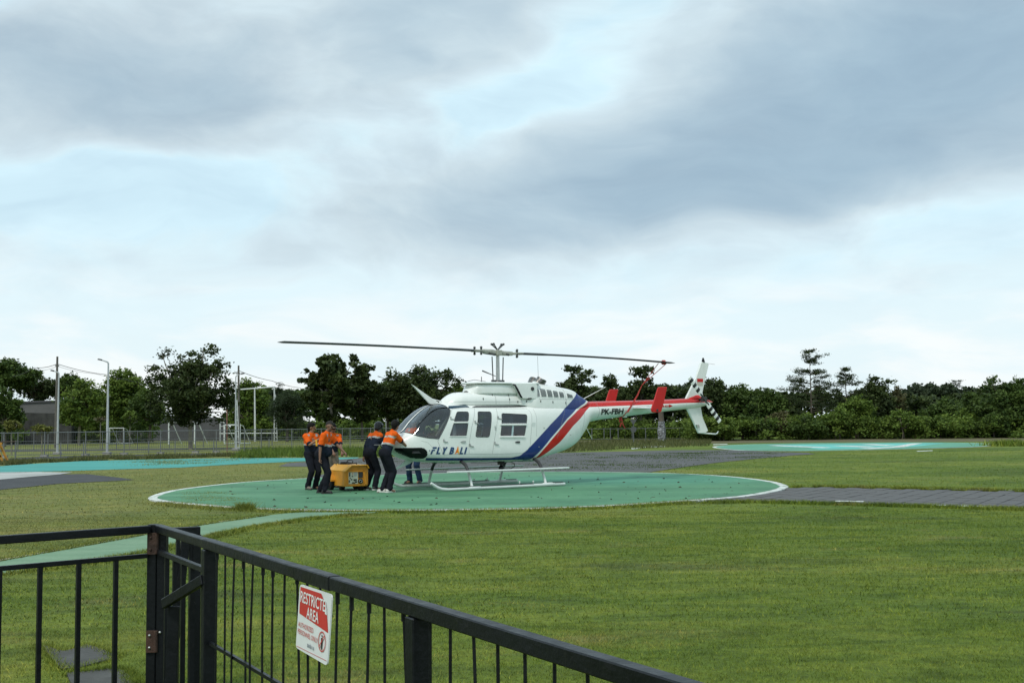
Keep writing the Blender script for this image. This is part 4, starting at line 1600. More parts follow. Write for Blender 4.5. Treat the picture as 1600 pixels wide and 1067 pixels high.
# belly camera, plates and hoses
for c_, d_ in (((-1.25, 0, .635), (.34, .30, .06)), ((.12, -.1, .625), (.36, .22, .05)), ((.75, 0, .63), (.35, .5, .05))):
    MB().box(c_, d_).build('belly_plate', M_PGREY, heli, bevel=.01)
mb = MB()
mb.box((-.06, -.20, .60), (.14, .12, .09))
mb.tube([(-.06, -.20, .58), (-.06, -.20, .50)], .03, 8)
mb.ball((-.06, -.21, .47), (.075, .07, .072), 12, 8)
mb.build('belly_camera', M_BLACK, heli, smooth=True)
mb = MB()
mb.tube([(.05, -.2, .61), (.25, -.2, .61), (.36, -.2, .56), (.35, -.2, .49), (.22, -.2, .44), (.05, -.2, .445), (-.03, -.2, .47)], .010, 6)
mb.tube([(-1.0, -.25, .63), (-.5, -.25, .615), (-.1, -.25, .62)], .006, 5)
mb.build('camera_cable', M_BLACK, heli)

# ---------------------------------------------------------------- main rotor
RB = R(33.8) - YAW
HUBZ = 3.405
mr = MB()
mr.tube([(0, 0, 2.60), (0, 0, 3.10), (0, 0, 3.36)], [.052, .047, .044], 14)
mast = mr.build('rotor_mast', M_STEEL, heli, smooth=True)
for a, rr in ((R(200), .24), (R(20), .24)):
    x, y = math.cos(a) * rr, math.sin(a) * rr
    mb = MB()
    mb.tube([(x * .85, y * .85, 2.66), (x, y, 3.30)], .015, 8)
    mb.ball((x * .85, y * .85, 2.68), .03, 8, 6)
    mb.build('pitch_link', M_DSTEEL, mast, smooth=True)
mb = MB()
mb.tube([(0, 0, 2.62), (0, 0, 2.70)], [.12, .09], 14)
mb.tube([(-.20, -.02, 2.68), (.20, .02, 2.68)], .03, 8)
mb.build('swashplate', M_DSTEEL, mast, smooth=True)
bd = Vector((math.cos(RB), math.sin(RB), 0))
bp_ = Vector((-bd.y, bd.x, 0))
M_HUB = mat('hub_grey', (.36, .36, .31), .5, .2, var=.2, scale=8)
hub = MB()
def zb(r):
    """height of the blade axis at signed radius r (tail positive): drooping, tied down at the tail"""
    if r < 0:
        t = -r
        return 3.425 + .026 * t - .0022 * t * t
    return 3.395 + .005 * r - .0047 * r * r


hub.box((0, 0, HUBZ), (.16, .20, .14), Matrix.Rotation(RB, 3, 'Z'))
for s in (-1, 1):
    hub.tube([bd * s * .06 + Vector((0, 0, HUBZ)), bd * s * .20 + Vector((0, 0, zb(s * .2))), bd * s * .46 + Vector((0, 0, zb(s * .46)))], [.07, .062, .055], 10)
    hub.box(bd * s * .60 + Vector((0, 0, zb(s * .6))), (.30, .22, .055), Matrix.Rotation(RB, 3, 'Z'))
hb_ = hub.build('rotor_hub', M_HUB, heli, bevel=.012)
for s in (-1, 1):
    for w in (-1, 1):
        mb = MB()
        c = bd * s * (.60 + .05 * w) + bp_ * w * .08 + Vector((0, 0, zb(s * .62)))
        mb.tube([c - Vector((0, 0, .07)), c + Vector((0, 0, .08))], .026, 10)
        mb.ball(c + Vector((0, 0, .085)), .034, 8, 6)
        mb.ball(c - Vector((0, 0, .075)), .034, 8, 6)
        mb.build('blade_grip_bolt', M_DSTEEL, hb_, smooth=True)
    mb = MB()
    mb.tube([bd * s * .34 + bp_ * .14 + Vector((0, 0, HUBZ)), bd * s * .20 - bp_ * .20 + Vector((0, 0, HUBZ - .06))], .03, 8)
    mb.build('pitch_horn', M_DSTEEL, hb_, smooth=True)
for s in (-1, 1):
    for w in (-1, 1):
        mb = MB()
        mb.tube([(0, 0, HUBZ + .07), bd * s * .13 + bp_ * w * .05 + Vector((0, 0, HUBZ + .20))], .016, 6)
        mb.ball(bd * s * .15 + bp_ * w * .05 + Vector((0, 0, HUBZ + .22)), .032, 8, 6)
        mb.build('flap_weight', M_DSTEEL, hb_, smooth=True)
for s, tip in ((-1, 5.94), (1, 5.95)):
    bl = MB()
    rg = []
    for r in list(np.linspace(.52, tip - .12, 26)) + [tip]:
        c = bd * s * r + Vector((0, 0, zb(s * r)))
        wch = .165 if .85 < r < tip - .05 else (.12 if r <= .85 else .15)
        tw = R(6 - 5 * r / 6) * s
        ring = []
        for u, v in ((-1, 0), (-.7, .022), (-.1, .030), (.45, .019), (1, .002), (.45, -.014), (-.1, -.022), (-.7, -.019)):
            uu = u * wch
            ring.append(c + bp_ * s * uu * math.cos(tw) + Vector((0, 0, v * (1 if r < tip - .01 else .3) * (1.25 if r < 1.5 else 1.0) + uu * math.sin(tw) * .6)))
        rg.append(ring)
    bl.rings(rg)
    blade = bl.build('rotor_blade', M_BLADE, heli, smooth=True)

# tie-down rope from the blade tip to the boom: rests on the helicopter, a thing of its own
M_ROPE = mat('red_rope', (.40, .035, .025), .8, var=.3, scale=20)
hm = Matrix.Translation(MAST) @ Matrix.Rotation(YAW, 4, 'Z')
tipp = bd * 5.62 + Vector((0, 0, zb(5.62)))
mb = MB()
anc = Vector((4.06, -.235, 1.86))
kn = Vector((4.75, -.10, 2.62))
for a0 in (tipp + Vector((-.18, 0, -.03)), tipp + Vector((.12, 0, -.03))):
    mb.tube([hm @ a0, hm @ (kn + Vector((random.uniform(-.02, .02), random.uniform(-.02, .02), .0)))], .010, 5)
for dx in (-.04, .03, .08):
    mb.tube([hm @ (kn + Vector((dx * .3, dx * .3, 0))), hm @ (kn.lerp(anc, .35) + Vector((dx * .3, -.03, -.02))), hm @ (anc + Vector((dx * .4, -.02 - abs(dx) * .1, 0)))], .008, 5)
mb.tube([hm @ anc, hm @ Vector((4.02, -.12, 1.74)), hm @ Vector((4.00, .05, 1.72))], .012, 5)
for k in range(10):
    c = Vector((3.98 + random.uniform(-.06, .05), -.12 + random.uniform(-.05, .05), 1.66 + random.uniform(-.10, .08)))
    mb.tube([hm @ c, hm @ (c + Vector((random.uniform(-.06, .06), random.uniform(-.04, .04), random.uniform(-.12, .04))))], .016, 5)
mb.tube([hm @ Vector((3.98, -.12, 1.66)), hm @ Vector((4.02, -.14, 1.5)), hm @ Vector((4.08, -.14, 1.42))], .012, 5)
mb.tube([hm @ (tipp + Vector((-.02, 0, 0))), hm @ (tipp + Vector((.05, 0, 0)))], .07, 8)
rope = mb.build('tie_down_rope', M_ROPE)
tag(rope, 'red rope tying the rotor blade tip down to the tail boom', 'rope')

# ================================================================== PEOPLE
def capsule(mb, a, c, ra, rc, n=14, sq=1.0, axis=None):
    """closed tapered capsule; sq flattens it along the direction axis"""
    a, c = Vector(a), Vector(c)
    t = (c - a)
    L = t.length
    t = t.normalized() if L > 1e-6 else Vector((0, 0, 1))
    if axis is None:
        u = t.orthogonal().normalized()
    else:
        ax = Vector(axis)
        u = (ax - t * ax.dot(t))
        u = u.normalized() if u.length > 1e-4 else t.orthogonal().normalized()
    w = t.cross(u)
    rings = []
    for k in range(1, 5):
        th = math.pi / 2 * k / 4
        rings.append((a - t * ra * math.cos(th), ra * math.sin(th)))
    for k in range(0, 4):
        th = math.pi / 2 * k / 4
        rings.append((c + t * rc * math.sin(th), rc * math.cos(th)))
    V = [a - t * ra]
    for q, r in rings:
        for k in range(n):
            an = 2 * math.pi * k / n
            V.append(q + (u * math.cos(an) * sq + w * math.sin(an)) * r)
    V.append(c + t * rc)
    Fs = []
    for k in range(n):
        Fs.append((0, 1 + (k + 1) % n, 1 + k))
    for i in range(len(rings) - 1):
        for k in range(n):
            k2 = (k + 1) % n
            Fs.append((1 + i * n + k, 1 + i * n + k2, 1 + (i + 1) * n + k2, 1 + (i + 1) * n + k))
    e = len(V) - 1
    b0 = 1 + (len(rings) - 1) * n
    for k in range(n):
        Fs.append((b0 + k, b0 + (k + 1) % n, e))
    mb.add(V, Fs)


def fuse(mb, voxel, smooth=4):
    """melts the collected closed shapes into one continuous surface"""
    me = mb.mesh('fuse')
    o = bpy.data.objects.new('fuse', me)
    COL.objects.link(o)
    rm = o.modifiers.new('r', 'REMESH')
    rm.mode = 'VOXEL'
    rm.voxel_size = voxel
    rm.use_smooth_shade = True
    sm = o.modifiers.new('s', 'SMOOTH')
    sm.iterations = smooth
    sm.factor = .5
    dg = bpy.context.evaluated_depsgraph_get()
    out = bpy.data.meshes.new_from_object(o.evaluated_get(dg))
    bpy.data.objects.remove(o)
    out.polygons.foreach_set('use_smooth', [True] * len(out.polygons))
    return out


def ik(a, t, l1, l2, bend):
    """elbow / knee position between a and the target t"""
    a, t, bend = Vector(a), Vector(t), Vector(bend)
    d = t - a
    L = min(d.length, (l1 + l2) * .995)
    d = d.normalized()
    t = a + d * L
    x = (l1 * l1 - l2 * l2 + L * L) / (2 * L)
    h = math.sqrt(max(0, l1 * l1 - x * x))
    bn = (bend - d * bend.dot(d)).normalized()
    return a + d * x + bn * h, t


M_SKIN = [mat('skin_a', (.26, .135, .080), .55, var=.10, scale=14), mat('skin_b', (.19, .095, .058), .55, var=.10, scale=14), mat('skin_c', (.23, .115, .070), .55, var=.10, scale=14)]
M_ORANGE = mat('orange_cloth', (.70, .105, .010), .8, var=.16, scale=9, bump=.5, bscale=26, spec=.08)
M_NAVY = mat('navy_cloth', (.016, .021, .034), .85, var=.25, scale=9, bump=.5, bscale=26, spec=.08)
M_REFL = mat('reflective_tape', (.34, .34, .32), .5, var=.12, scale=12)
M_TROUS = mat('black_trousers', (.012, .013, .018), .88, var=.3, scale=8, bump=.5, bscale=22, spec=.08)
M_JEANS = mat('blue_jeans', (.020, .038, .080), .9, var=.4, scale=7, bump=.5, bscale=22, spec=.08)
M_KHAKI = mat('khaki_cloth', (.20, .17, .13), .9, var=.25, scale=8, bump=.4, spec=.08)
M_HAIR = mat('black_hair', (.012, .011, .010), .5, var=.4, scale=30, bump=.8, bscale=90, spec=.08)
M_GREYHAIR = mat('cropped_hair', (.035, .032, .030), .7, var=.4, scale=40, bump=.6, bscale=120, spec=.08)
M_HELM = mat('helmet_black', (.008, .008, .009), .28, var=.2, spec=.3, coat=.1)
M_SHOE = mat('shoe_black', (.014, .013, .013), .5, var=.3, scale=10)
M_SOLE = mat('shoe_sole', (.62, .61, .57), .7, var=.15, scale=10)
M_SHOEW = mat('shoe_white', (.60, .58, .53), .6, var=.15, scale=10)
M_BOOT = mat('boot_grey', (.16, .135, .11), .7, var=.25, scale=10)
M_LIP = mat('lip', (.17, .06, .045), .5)
M_EYE = mat('eye_dark', (.01, .008, .008), .2)
M_CAP = mat('navy_cap', (.022, .022, .05), .8, var=.2, spec=.08)


def person(name_label, foot, facing, hgt=1.70, lean=0.0, side_lean=0.0, feet=((.0, .11), (.0, -.11)), toes=(8, -8), hands=None, look=(0, 0), skin=0,
           shirt='split', belly=0.0, trousers=None, shoes=('black', 'black'), hair='short', sleeves='short', group=None, elbow=((-.6, .5, -.5), (-.6, -.5, -.5)), width=1.0):
    """facing: angle of the facing direction in the ground plane; local axes: +x forward, +y to the person's left"""
    k = hgt / 1.70
    root = empty('person', foot, facing, name_label, 'person', group)
    hip_c = Vector((-.02 + sum(f[0] for f in feet) / 2, sum(f[1] for f in feet) / 2, .90 * k))
    ML = Matrix.Rotation(lean, 3, 'Y') @ Matrix.Rotation(side_lean, 3, 'X')

    def up(x, y, z):
        return hip_c + ML @ Vector((x, y, (z - .90) * k))
    hips = [hip_c + Vector((0, s * .095 * k * width, -.02)) for s in (1, -1)]
    ankles = [Vector((f[0], f[1], .085)) for f in feet]
    knees = [ik(hips[i], ankles[i], .43 * k, .42 * k, (1, .05, 0))[0] for i in (0, 1)]
    sh = [up(-.01, s * .185 * k * width, 1.405) for s in (1, -1)]
    neck0, neck1 = up(-.02, 0, 1.43), up(.005, 0, 1.52)
    yawh, pit = R(look[0]), R(look[1])
    MH = ML @ Matrix.Rotation(lean * -.45, 3, 'Y') @ Matrix.Rotation(yawh, 3, 'Z') @ Matrix.Rotation(pit, 3, 'Y')
    hc = neck1 + ML @ Vector((.01, 0, .10 * k))

    def hd(x, y, z):
        return hc + MH @ (Vector((x, y, z)) * k)
    if hands is None:
        hands = ((.05, .27, .74), (.05, -.27, .74))
    el, wr = [], []
    for i, s in enumerate((1, -1)):
        e, w = ik(sh[i], hands[i], .29 * k, .255 * k, elbow[i])
        el.append(e)
        wr.append(w)
    # --- the body itself: one continuous skin surface
    b = MB()
    capsule(b, up(0, 0, 1.00), up(-.01, 0, 1.28), .095, .115, sq=.72, axis=ML @ Vector((1, 0, 0)))
    capsule(b, up(-.01, .07, 1.30), up(-.01, -.07, 1.30), .10, .10, sq=.9)
    capsule(b, sh[0], sh[1], .058, .058)
    capsule(b, neck0, neck1, .062 * k, .056 * k)
    capsule(b, hip_c + Vector((0, .05, 0)), hip_c + Vector((0, -.05, 0)), .085, .085)
    for i in (0, 1):
        capsule(b, hips[i], knees[i], .082 * k, .052 * k)
        capsule(b, knees[i], ankles[i], .052 * k, .036 * k)
        capsule(b, knees[i] * .72 + ankles[i] * .28 + Vector((-.018, 0, 0)), knees[i] * .5 + ankles[i] * .5, .052 * k, .043 * k)
        capsule(b, ankles[i] + Vector((0, 0, -.03)), ankles[i] + Vector((.13, 0, -.05)), .035, .028)
        capsule(b, sh[i], el[i], .050 * k, .039 * k)
        capsule(b, el[i], wr[i], .040 * k, .027 * k)
        d = (wr[i] - el[i]).normalized()
        ref = Vector((0, 0, -1)) if abs(d.z) < .75 else Vector((1, 0, 0))
        fw = (ref - d * ref.dot(d)).normalized()     # side the palm curls towards
        ac = d.cross(fw)                              # across the knuckles
        kn = wr[i] + d * .095 * k
        capsule(b, wr[i], kn - d * .02, .027 * k, .034 * k, sq=.62, axis=fw)
        for j, (o_, l_) in enumerate(((-.030, .064), (-.010, .074), (.010, .070), (.029, .055))):
            p0 = kn + ac * o_ * k - d * .012
            p1 = p0 + (d * .8 + fw * .45).normalized() * l_ * .55 * k
            p2 = p1 + (d * .35 + fw * .9).normalized() * l_ * .55 * k
            capsule(b, p0, p1, .0105 * k, .0095 * k, 8)
            capsule(b, p1, p2, .0095 * k, .008 * k, 8)
        sgn = 1 if ac.dot(Vector((1, 0, 0))) > 0 else -1
        t0 = wr[i] + d * .03 + ac * sgn * .022
        t1 = t0 + (d * .6 + ac * sgn * .6 + fw * .35).normalized() * .042 * k
        t2 = t1 + (d * .8 + fw * .5).normalized() * .030 * k
        capsule(b, t0, t1, .013, .011, 8)
        capsule(b, t1, t2, .011, .009, 8)
    # head
    capsule(b, hd(-.015, 0, .035), hd(.012, 0, .03), .082 * k, .078 * k, 16)
    capsule(b, hd(.02, 0, .01), hd(.035, 0, -.06), .066 * k, .042 * k, 14)
    capsule(b, hd(.0, 0, -.05), hd(.045, 0, -.078), .05 * k, .028 * k)
    capsule(b, hd(.088, 0, .018), hd(.108, 0, -.022), .010 * k, .0155 * k, 8)
    for s in (1, -1):
        capsule(b, hd(-.008, s * .078, .012), hd(-.012, s * .080, -.025), .018 * k, .013 * k, 8, sq=.6, axis=(0, 1, 0))
        capsule(b, hd(.078, s * .022, .032), hd(.070, s * .048, .028), .011 * k, .010 * k, 8)
        capsule(b, hd(.070, s * .012, -.052), hd(.078, 0, -.050), .010 * k, .011 * k, 8)
    bm_ = fuse(b, .0085, 2)
    body_ = obj('body', bm_, M_SKIN[skin], root)
    for s in (1, -1):
        e = MB()
        e.ball(hd(.083, s * .032, .014), .0095 * k, 8, 6)
        e.build('eye', M_EYE, body_, smooth=True)
    mo = MB()
    mo.tube([hd(.078, -.024, -.052), hd(.092, 0, -.050), hd(.078, .024, -.052)], .004 * k, 5)
    mo.build('mouth', M_LIP, body_, smooth=True)
    # --- shirt
    b = MB()
    fx = ML @ Vector((1, 0, 0))
    capsule(b, up(0, .045 * width, .93), up(-.01, .05 * width, 1.15), .128 * width, .128 * width, sq=.86, axis=fx)
    capsule(b, up(0, -.045 * width, .93), up(-.01, -.05 * width, 1.15), .128 * width, .128 * width, sq=.86, axis=fx)
    capsule(b, up(-.01, .075 * width, 1.15), up(-.015, .085 * width, 1.33), .125 * width, .118, sq=.88, axis=fx)
    capsule(b, up(-.01, -.075 * width, 1.15), up(-.015, -.085 * width, 1.33), .125 * width, .118, sq=.88, axis=fx)
    capsule(b, sh[0] + Vector((0, 0, -.01)), sh[1] + Vector((0, 0, -.01)), .078, .078)
    capsule(b, up(-.015, .05, 1.42), up(-.015, -.05, 1.42), .072, .072)
    capsule(b, neck0 + ML @ Vector((0, 0, -.02)), neck0 + ML @ Vector((.012, 0, .035)), .075, .070)
    if belly:
        capsule(b, up(belly, 0, 1.02), up(belly * .7, 0, 1.14), .13, .12)
    sl_end = []
    for i in (0, 1):
        e_ = sh[i].lerp(el[i], .82) if sleeves == 'short' else el[i]
        capsule(b, sh[i], e_, .075 * k, .067 * k)
        if sleeves == 'long':
            capsule(b, el[i], el[i].lerp(wr[i], .92), .060 * k, .043 * k)
        sl_end.append(e_)
    sm_ = fuse(b, .013, 3)
    n = len(sm_.vertices)
    co = np.zeros(n * 3, np.float32)
    sm_.vertices.foreach_get('co', co)
    co = co.reshape(-1, 3)
    rel = (co - np.array(hip_c)) @ np.array(ML)      # torso coordinates: z up the spine
    tz = rel[:, 2] / k + .90
    # cloth folds
    amp = np.array([mnoise.noise(Vector((q[0] * 11, q[1] * 11, q[2] * 17 + facing))) for q in co])
    nr = np.zeros(n * 3, np.float32)
    sm_.vertices.foreach_get('normal', nr)
    co2 = co + nr.reshape(-1, 3) * (amp * .010)[:, None]
    sm_.vertices.foreach_set('co', co2.ravel())

    def segd(a, c):
        a, c = np.array(a), np.array(c)
        e = c - a
        t = np.clip(((co - a) @ e) / (e @ e), 0, 1)
        return np.linalg.norm(co - a - t[:, None] * e, axis=1), t
    arm = np.zeros(n, bool)
    cuff = np.zeros(n, bool)
    for i in (0, 1):
        d_, t_ = segd(sh[i], el[i])
        m_ = (d_ < .10) & (t_ > .18)
        arm |= m_
        cuff |= m_ & (t_ > .80)
    zone = np.ones(n, int)                           # 0 orange, 1 navy, 2 reflective
    hi = {'split': 1.165, 'vest': 1.12, 'helmet': 1.30}[shirt]
    zone[tz > hi + .045] = 0
    zone[(tz > hi) & (tz <= hi + .045)] = 2
    if shirt == 'vest':
        zone[(tz > 1.30) & (tz <= 1.345) & (rel[:, 0] < .06)] = 2
    if shirt == 'split':
        zone[(tz > 1.385) & (tz < 1.45) & (np.abs(rel[:, 1]) > .09) & (np.abs(rel[:, 1]) < .15) & (rel[:, 0] > -.02)] = 2
    if sleeves == 'short':
        zone[arm] = 0
        zone[cuff] = 1
    else:
        zone[arm] = 1
    pl = np.zeros(len(sm_.polygons), np.int32)
    lt = np.zeros(len(sm_.loops), np.int32)
    sm_.loops.foreach_get('vertex_index', lt)
    st_ = np.zeros(len(sm_.polygons), np.int32)
    sm_.polygons.foreach_get('loop_start', st_)
    pl[:] = zone[lt[st_]]
    sm_.polygons.foreach_set('material_index', pl)
    obj('shirt', sm_, [M_ORANGE, M_NAVY, M_REFL], root)
    # --- trousers
    b = MB()
    capsule(b, hip_c + Vector((-.01, .05, .03)), hip_c + Vector((-.01, -.05, .03)), .142 * width, .142 * width, sq=.95)
    for i in (0, 1):
        capsule(b, hips[i] + Vector((0, 0, .02)), knees[i], .108 * k, .083 * k)
        capsule(b, knees[i], ankles[i] + Vector((0, 0, .01)), .083 * k, .074 * k)
    tm = fuse(b, .014, 3)
    n = len(tm.vertices)
    co = np.zeros(n * 3, np.float32)
    tm.vertices.foreach_get('co', co)
    co = co.reshape(-1, 3)
    tm.vertices.foreach_get('normal', (nr := np.zeros(n * 3, np.float32)))
    amp = np.array([mnoise.noise(Vector((q[0] * 9, q[1] * 9, q[2] * 13 + facing * 3))) for q in co])
    low = np.clip((.55 - co[:, 2]) / .4, .25, 1)
    tm.vertices.foreach_set('co', (co + nr.reshape(-1, 3) * (amp * .016 * low)[:, None]).ravel())
    obj('trousers', tm, trousers or M_TROUS, root)
    # --- shoes
    for i in (0, 1):
        b = MB()
        a_ = Matrix.Rotation(R(toes[i]), 3, 'Z')
        f0 = Vector((ankles[i].x, ankles[i].y, 0))
        P = lambda x, y, z: f0 + a_ @ Vector((x, y, z))
        capsule(b, P(-.045, 0, .055), P(.03, 0, .060), .048, .047)
        capsule(b, P(.03, 0, .050), P(.155, .004, .040), .048, .036, sq=.9, axis=(0, 0, 1))
        capsule(b, ankles[i], ankles[i] + Vector((0, 0, .03)), .050, .050)
        kind = shoes[i]
        so = obj('shoe', fuse(b, .010, 2), {'black': M_SHOE, 'white': M_SHOEW, 'boot': M_BOOT, 'sneaker': M_SHOE}[kind], root)
        b = MB()
        OUT = [(-.10, -.03), (-.06, -.045), (.06, -.045), (.14, -.046), (.19, -.03), (.20, 0), (.19, .03), (.14, .046), (.06, .042), (-.06, .045), (-.10, .03)]
        b.prism(OUT, f0 + Vector((0, 0, .014)), a_ @ Vector((1, 0, 0)), a_ @ Vector((0, 1, 0)), (0, 0, .028))
        b.build('sole', M_SOLE if kind in ('sneaker', 'white') else M_SHOE, so, bevel=.006)
    # --- hair, cap or helmet
    b = MB()
    if hair in ('short', 'full', 'crop'):
        th = .010 if hair == 'crop' else .018
        capsule(b, hd(-.035, 0, .055), hd(-.005, 0, .062), (.082 + th) * k, (.074 + th) * k, 18)
        capsule(b, hd(-.055, 0, .02), hd(-.055, 0, -.035), (.068 + th) * k, (.045 + th) * k, 14)
        if hair == 'full':
            capsule(b, hd(.035, .02, .098), hd(.035, -.03, .098), .042 * k, .042 * k)
            capsule(b, hd(-.04, 0, .09), hd(.0, 0, .10), .07 * k, .06 * k)
        hm_ = fuse(b, .012, 2)
        co = np.zeros(len(hm_.vertices) * 3, np.float32)
        hm_.vertices.foreach_get('co', co)
        co = co.reshape(-1, 3)
        am = np.array([mnoise.noise(Vector(q) * 45) for q in co])
        nr = np.zeros(len(co) * 3, np.float32)
        hm_.vertices.foreach_get('normal', nr)
        hm_.vertices.foreach_set('co', (co + nr.reshape(-1, 3) * (am * .010)[:, None]).ravel())
        obj('hair', hm_, M_GREYHAIR if hair == 'crop' else M_HAIR, root)
    elif hair == 'helmet':
        capsule(b, hd(-.03, 0, .05), hd(.0, 0, .055), .116 * k, .108 * k, 18)
        capsule(b, hd(-.05, 0, .03), hd(-.06, 0, -.03), .095 * k, .075 * k)
        capsule(b, hd(.09, .05, .062), hd(.09, -.05, .062), .022, .022)
        h_ = obj('helmet', fuse(b, .012, 3), M_HELM, root)
        g_ = MB()
        g_.tube([hd(.03, .108, .09), hd(.10, .05, .095), hd(.115, 0, .097), hd(.10, -.05, .095), hd(.03, -.108, .09), hd(-.08, -.09, .06), hd(-.13, 0, .05), hd(-.08, .09, .06), hd(.03, .108, .09)], .010, 6)
        g_.build('goggle_strap', M_DSTEEL, h_, smooth=True)
    elif hair == 'cap':
        capsule(b, hd(-.02, 0, .055), hd(.005, 0, .06), .098 * k, .092 * k, 18)
        capsule(b, hd(.08, .03, .052), hd(.08, -.03, .052), .030, .030, sq=.4, axis=(0, 0, 1))
        capsule(b, hd(.13, .03, .045), hd(.13, -.03, .045), .022, .022, sq=.4, axis=(0, 0, 1))
        obj('cap', fuse(b, .012, 3), M_CAP, root)
    root['_k'] = k
    return root, hd, up, wr


PZ = .036


def pfoot(px, py):
    return G(px, py, PZ)


GRP = None
DEG = R
# man on the far left, holding a yellow tool at his chest, turned towards the helicopter
r1, hd1, up1, wr1 = person('young man at the far left holding a yellow tool to his chest', pfoot(486, 764.5), R(-42), 1.61, lean=R(1), feet=((.02, .12), (.02, -.12)), toes=(18, -12),
                           hands=((.25, .13, 1.16), (.27, .00, 1.24)), look=(32, 2), skin=0, hair='full', shoes=('black', 'boot'), elbow=((-.3, .8, -.8), (-.3, -.9, -.8)))
mb = MB()
hp = (Matrix.Translation(r1.location) @ Matrix.Rotation(R(-42), 4, 'Z'))
mb.bar(hp @ Vector((.33, .22, 1.10)), hp @ Vector((.35, -.12, 1.105)), .045, .045)
mb.bar(hp @ Vector((.35, -.10, 1.105)), hp @ Vector((.33, -.10, 1.24)), .04, .04)
tool = mb.build('yellow_tool', mat('tool_yellow', (.70, .34, .02), .5, var=.15), None, bevel=.008)
tag(tool, 'small yellow tool held at the chest of the young man on the far left', 'tool')
sg = MB()
for s in (1, -1):
    sg.ball(hd1(.062, s * .034, .115), (.012, .026, .020), 10, 6)
sg.tube([hd1(.065, .06, .112), hd1(.075, 0, .116), hd1(.065, -.06, .112)], .004, 5)
sg.tube([hd1(.055, .062, .112), hd1(-.04, .10, .095)], .004, 5)
sg.tube([hd1(.055, -.062, .112), hd1(-.04, -.10, .095)], .004, 5)
so_ = sg.build('sunglasses', M_BLACK, None, smooth=True)
so_.matrix_world = hp
tag(so_, 'dark sunglasses pushed up on the hair of the young man on the far left', 'sunglasses')

# heavy-set older man in front of the cart
r2, hd2, up2, wr2 = person('heavy-set older man with cropped hair looking back over the yellow cart', pfoot(505, 770.5), R(-12), 1.66, lean=R(14), feet=((-.12, .13), (.10, -.13)), toes=(10, -10),
                           hands=((.50, .20, .90), (.02, -.30, .76)), look=(-58, 2), skin=1, hair='crop', belly=.10, width=1.10, elbow=((-.3, .6, -.8), (-.7, -.4, -.2)))
# man with dark glasses behind him, behind the cart
r3, hd3, up3, wr3 = person('man in black glasses reaching over the back of the yellow cart', pfoot(517, 766) + Vector((-.15, 1.15, 0)), R(-62), 1.60, lean=R(12), feet=((-.1, .12), (-.05, -.12)),
                           hands=((.36, .14, .88), (.34, -.06, .86)), look=(18, 6), skin=1, hair='short', trousers=M_KHAKI)
hp3 = (Matrix.Translation(r3.location) @ Matrix.Rotation(R(-62), 4, 'Z'))
sg = MB()
sg.tube([hd3(.02, .085, .018), hd3(.085, .055, .018), hd3(.098, 0, .018), hd3(.085, -.055, .018), hd3(.02, -.085, .018)], .017, 8, flat=.9)
so_ = sg.build('dark_glasses', M_BLACK, None, smooth=True)
so_.matrix_world = hp3
tag(so_, 'black wraparound glasses worn by the man behind the cart', 'sunglasses')

# the helmeted one and the one in the striped vest at the nose
r4, hd4, up4, wr4 = person('man in a black helmet leaning towards the helicopter nose', pfoot(581, 765.5), R(42), 1.66, lean=R(24), side_lean=R(-4), feet=((-.06, .15), (.02, -.10)), toes=(75, 30),
                           hands=((-.02, .33, .78), (.46, .02, 1.05)), look=(20, 12), skin=1, shirt='helmet', sleeves='long', hair='helmet', shoes=('sneaker', 'sneaker'))
r5, hd5, up5, wr5 = person('man in an orange vest with two grey bands seen from behind at the nose', pfoot(606, 769), R(30), 1.69, lean=R(22), side_lean=R(-3), feet=((-.10, .05), (-.02, -.12)), toes=(110, 20),
                           hands=((.45, .26, .98), (.52, -.06, 1.02)), look=(30, 0), skin=0, shirt='vest', hair='full', shoes=('white', 'white'), elbow=((-.2, .9, -.6), (-.2, -.9, -.6)))
# the one beyond the nose in jeans and a cap
r6, hd6, up6, wr6 = person('person in blue jeans and a dark cap half hidden behind the nose', pfoot(648, 755.0), R(-115), 1.72, lean=R(5), feet=((0, .16), (.02, -.14)), toes=(25, -20),
                           hands=((.30, .20, 1.10), (.30, -.20, 1.10)), look=(10, 10), skin=2, shirt='split', hair='cap', trousers=M_JEANS, shoes=('black', 'black'))

# ================================================================== GROUND POWER CART
M_YEL = mat('cart_yellow', (.58, .235, .012), .45, var=.14, scale=5, coat=.15, dirt=((.25, .10, .02), .5))
M_YELD = mat('cart_yellow_lid', (.62, .30, .02), .42, var=.12, scale=5)
M_PANEL = mat('panel_cream', (.52, .52, .40), .55, var=.12, scale=20)
M_RIM = mat('rim_rust', (.10, .035, .025), .7, var=.3)
M_RUBBER = mat('rubber', (.016, .016, .016), .8, var=.3, scale=10, spec=.15)
cart = empty('power_cart', G(544, 765.2, PZ), R(-60), 'yellow wheeled ground power cart with a control panel on its end', 'power cart')
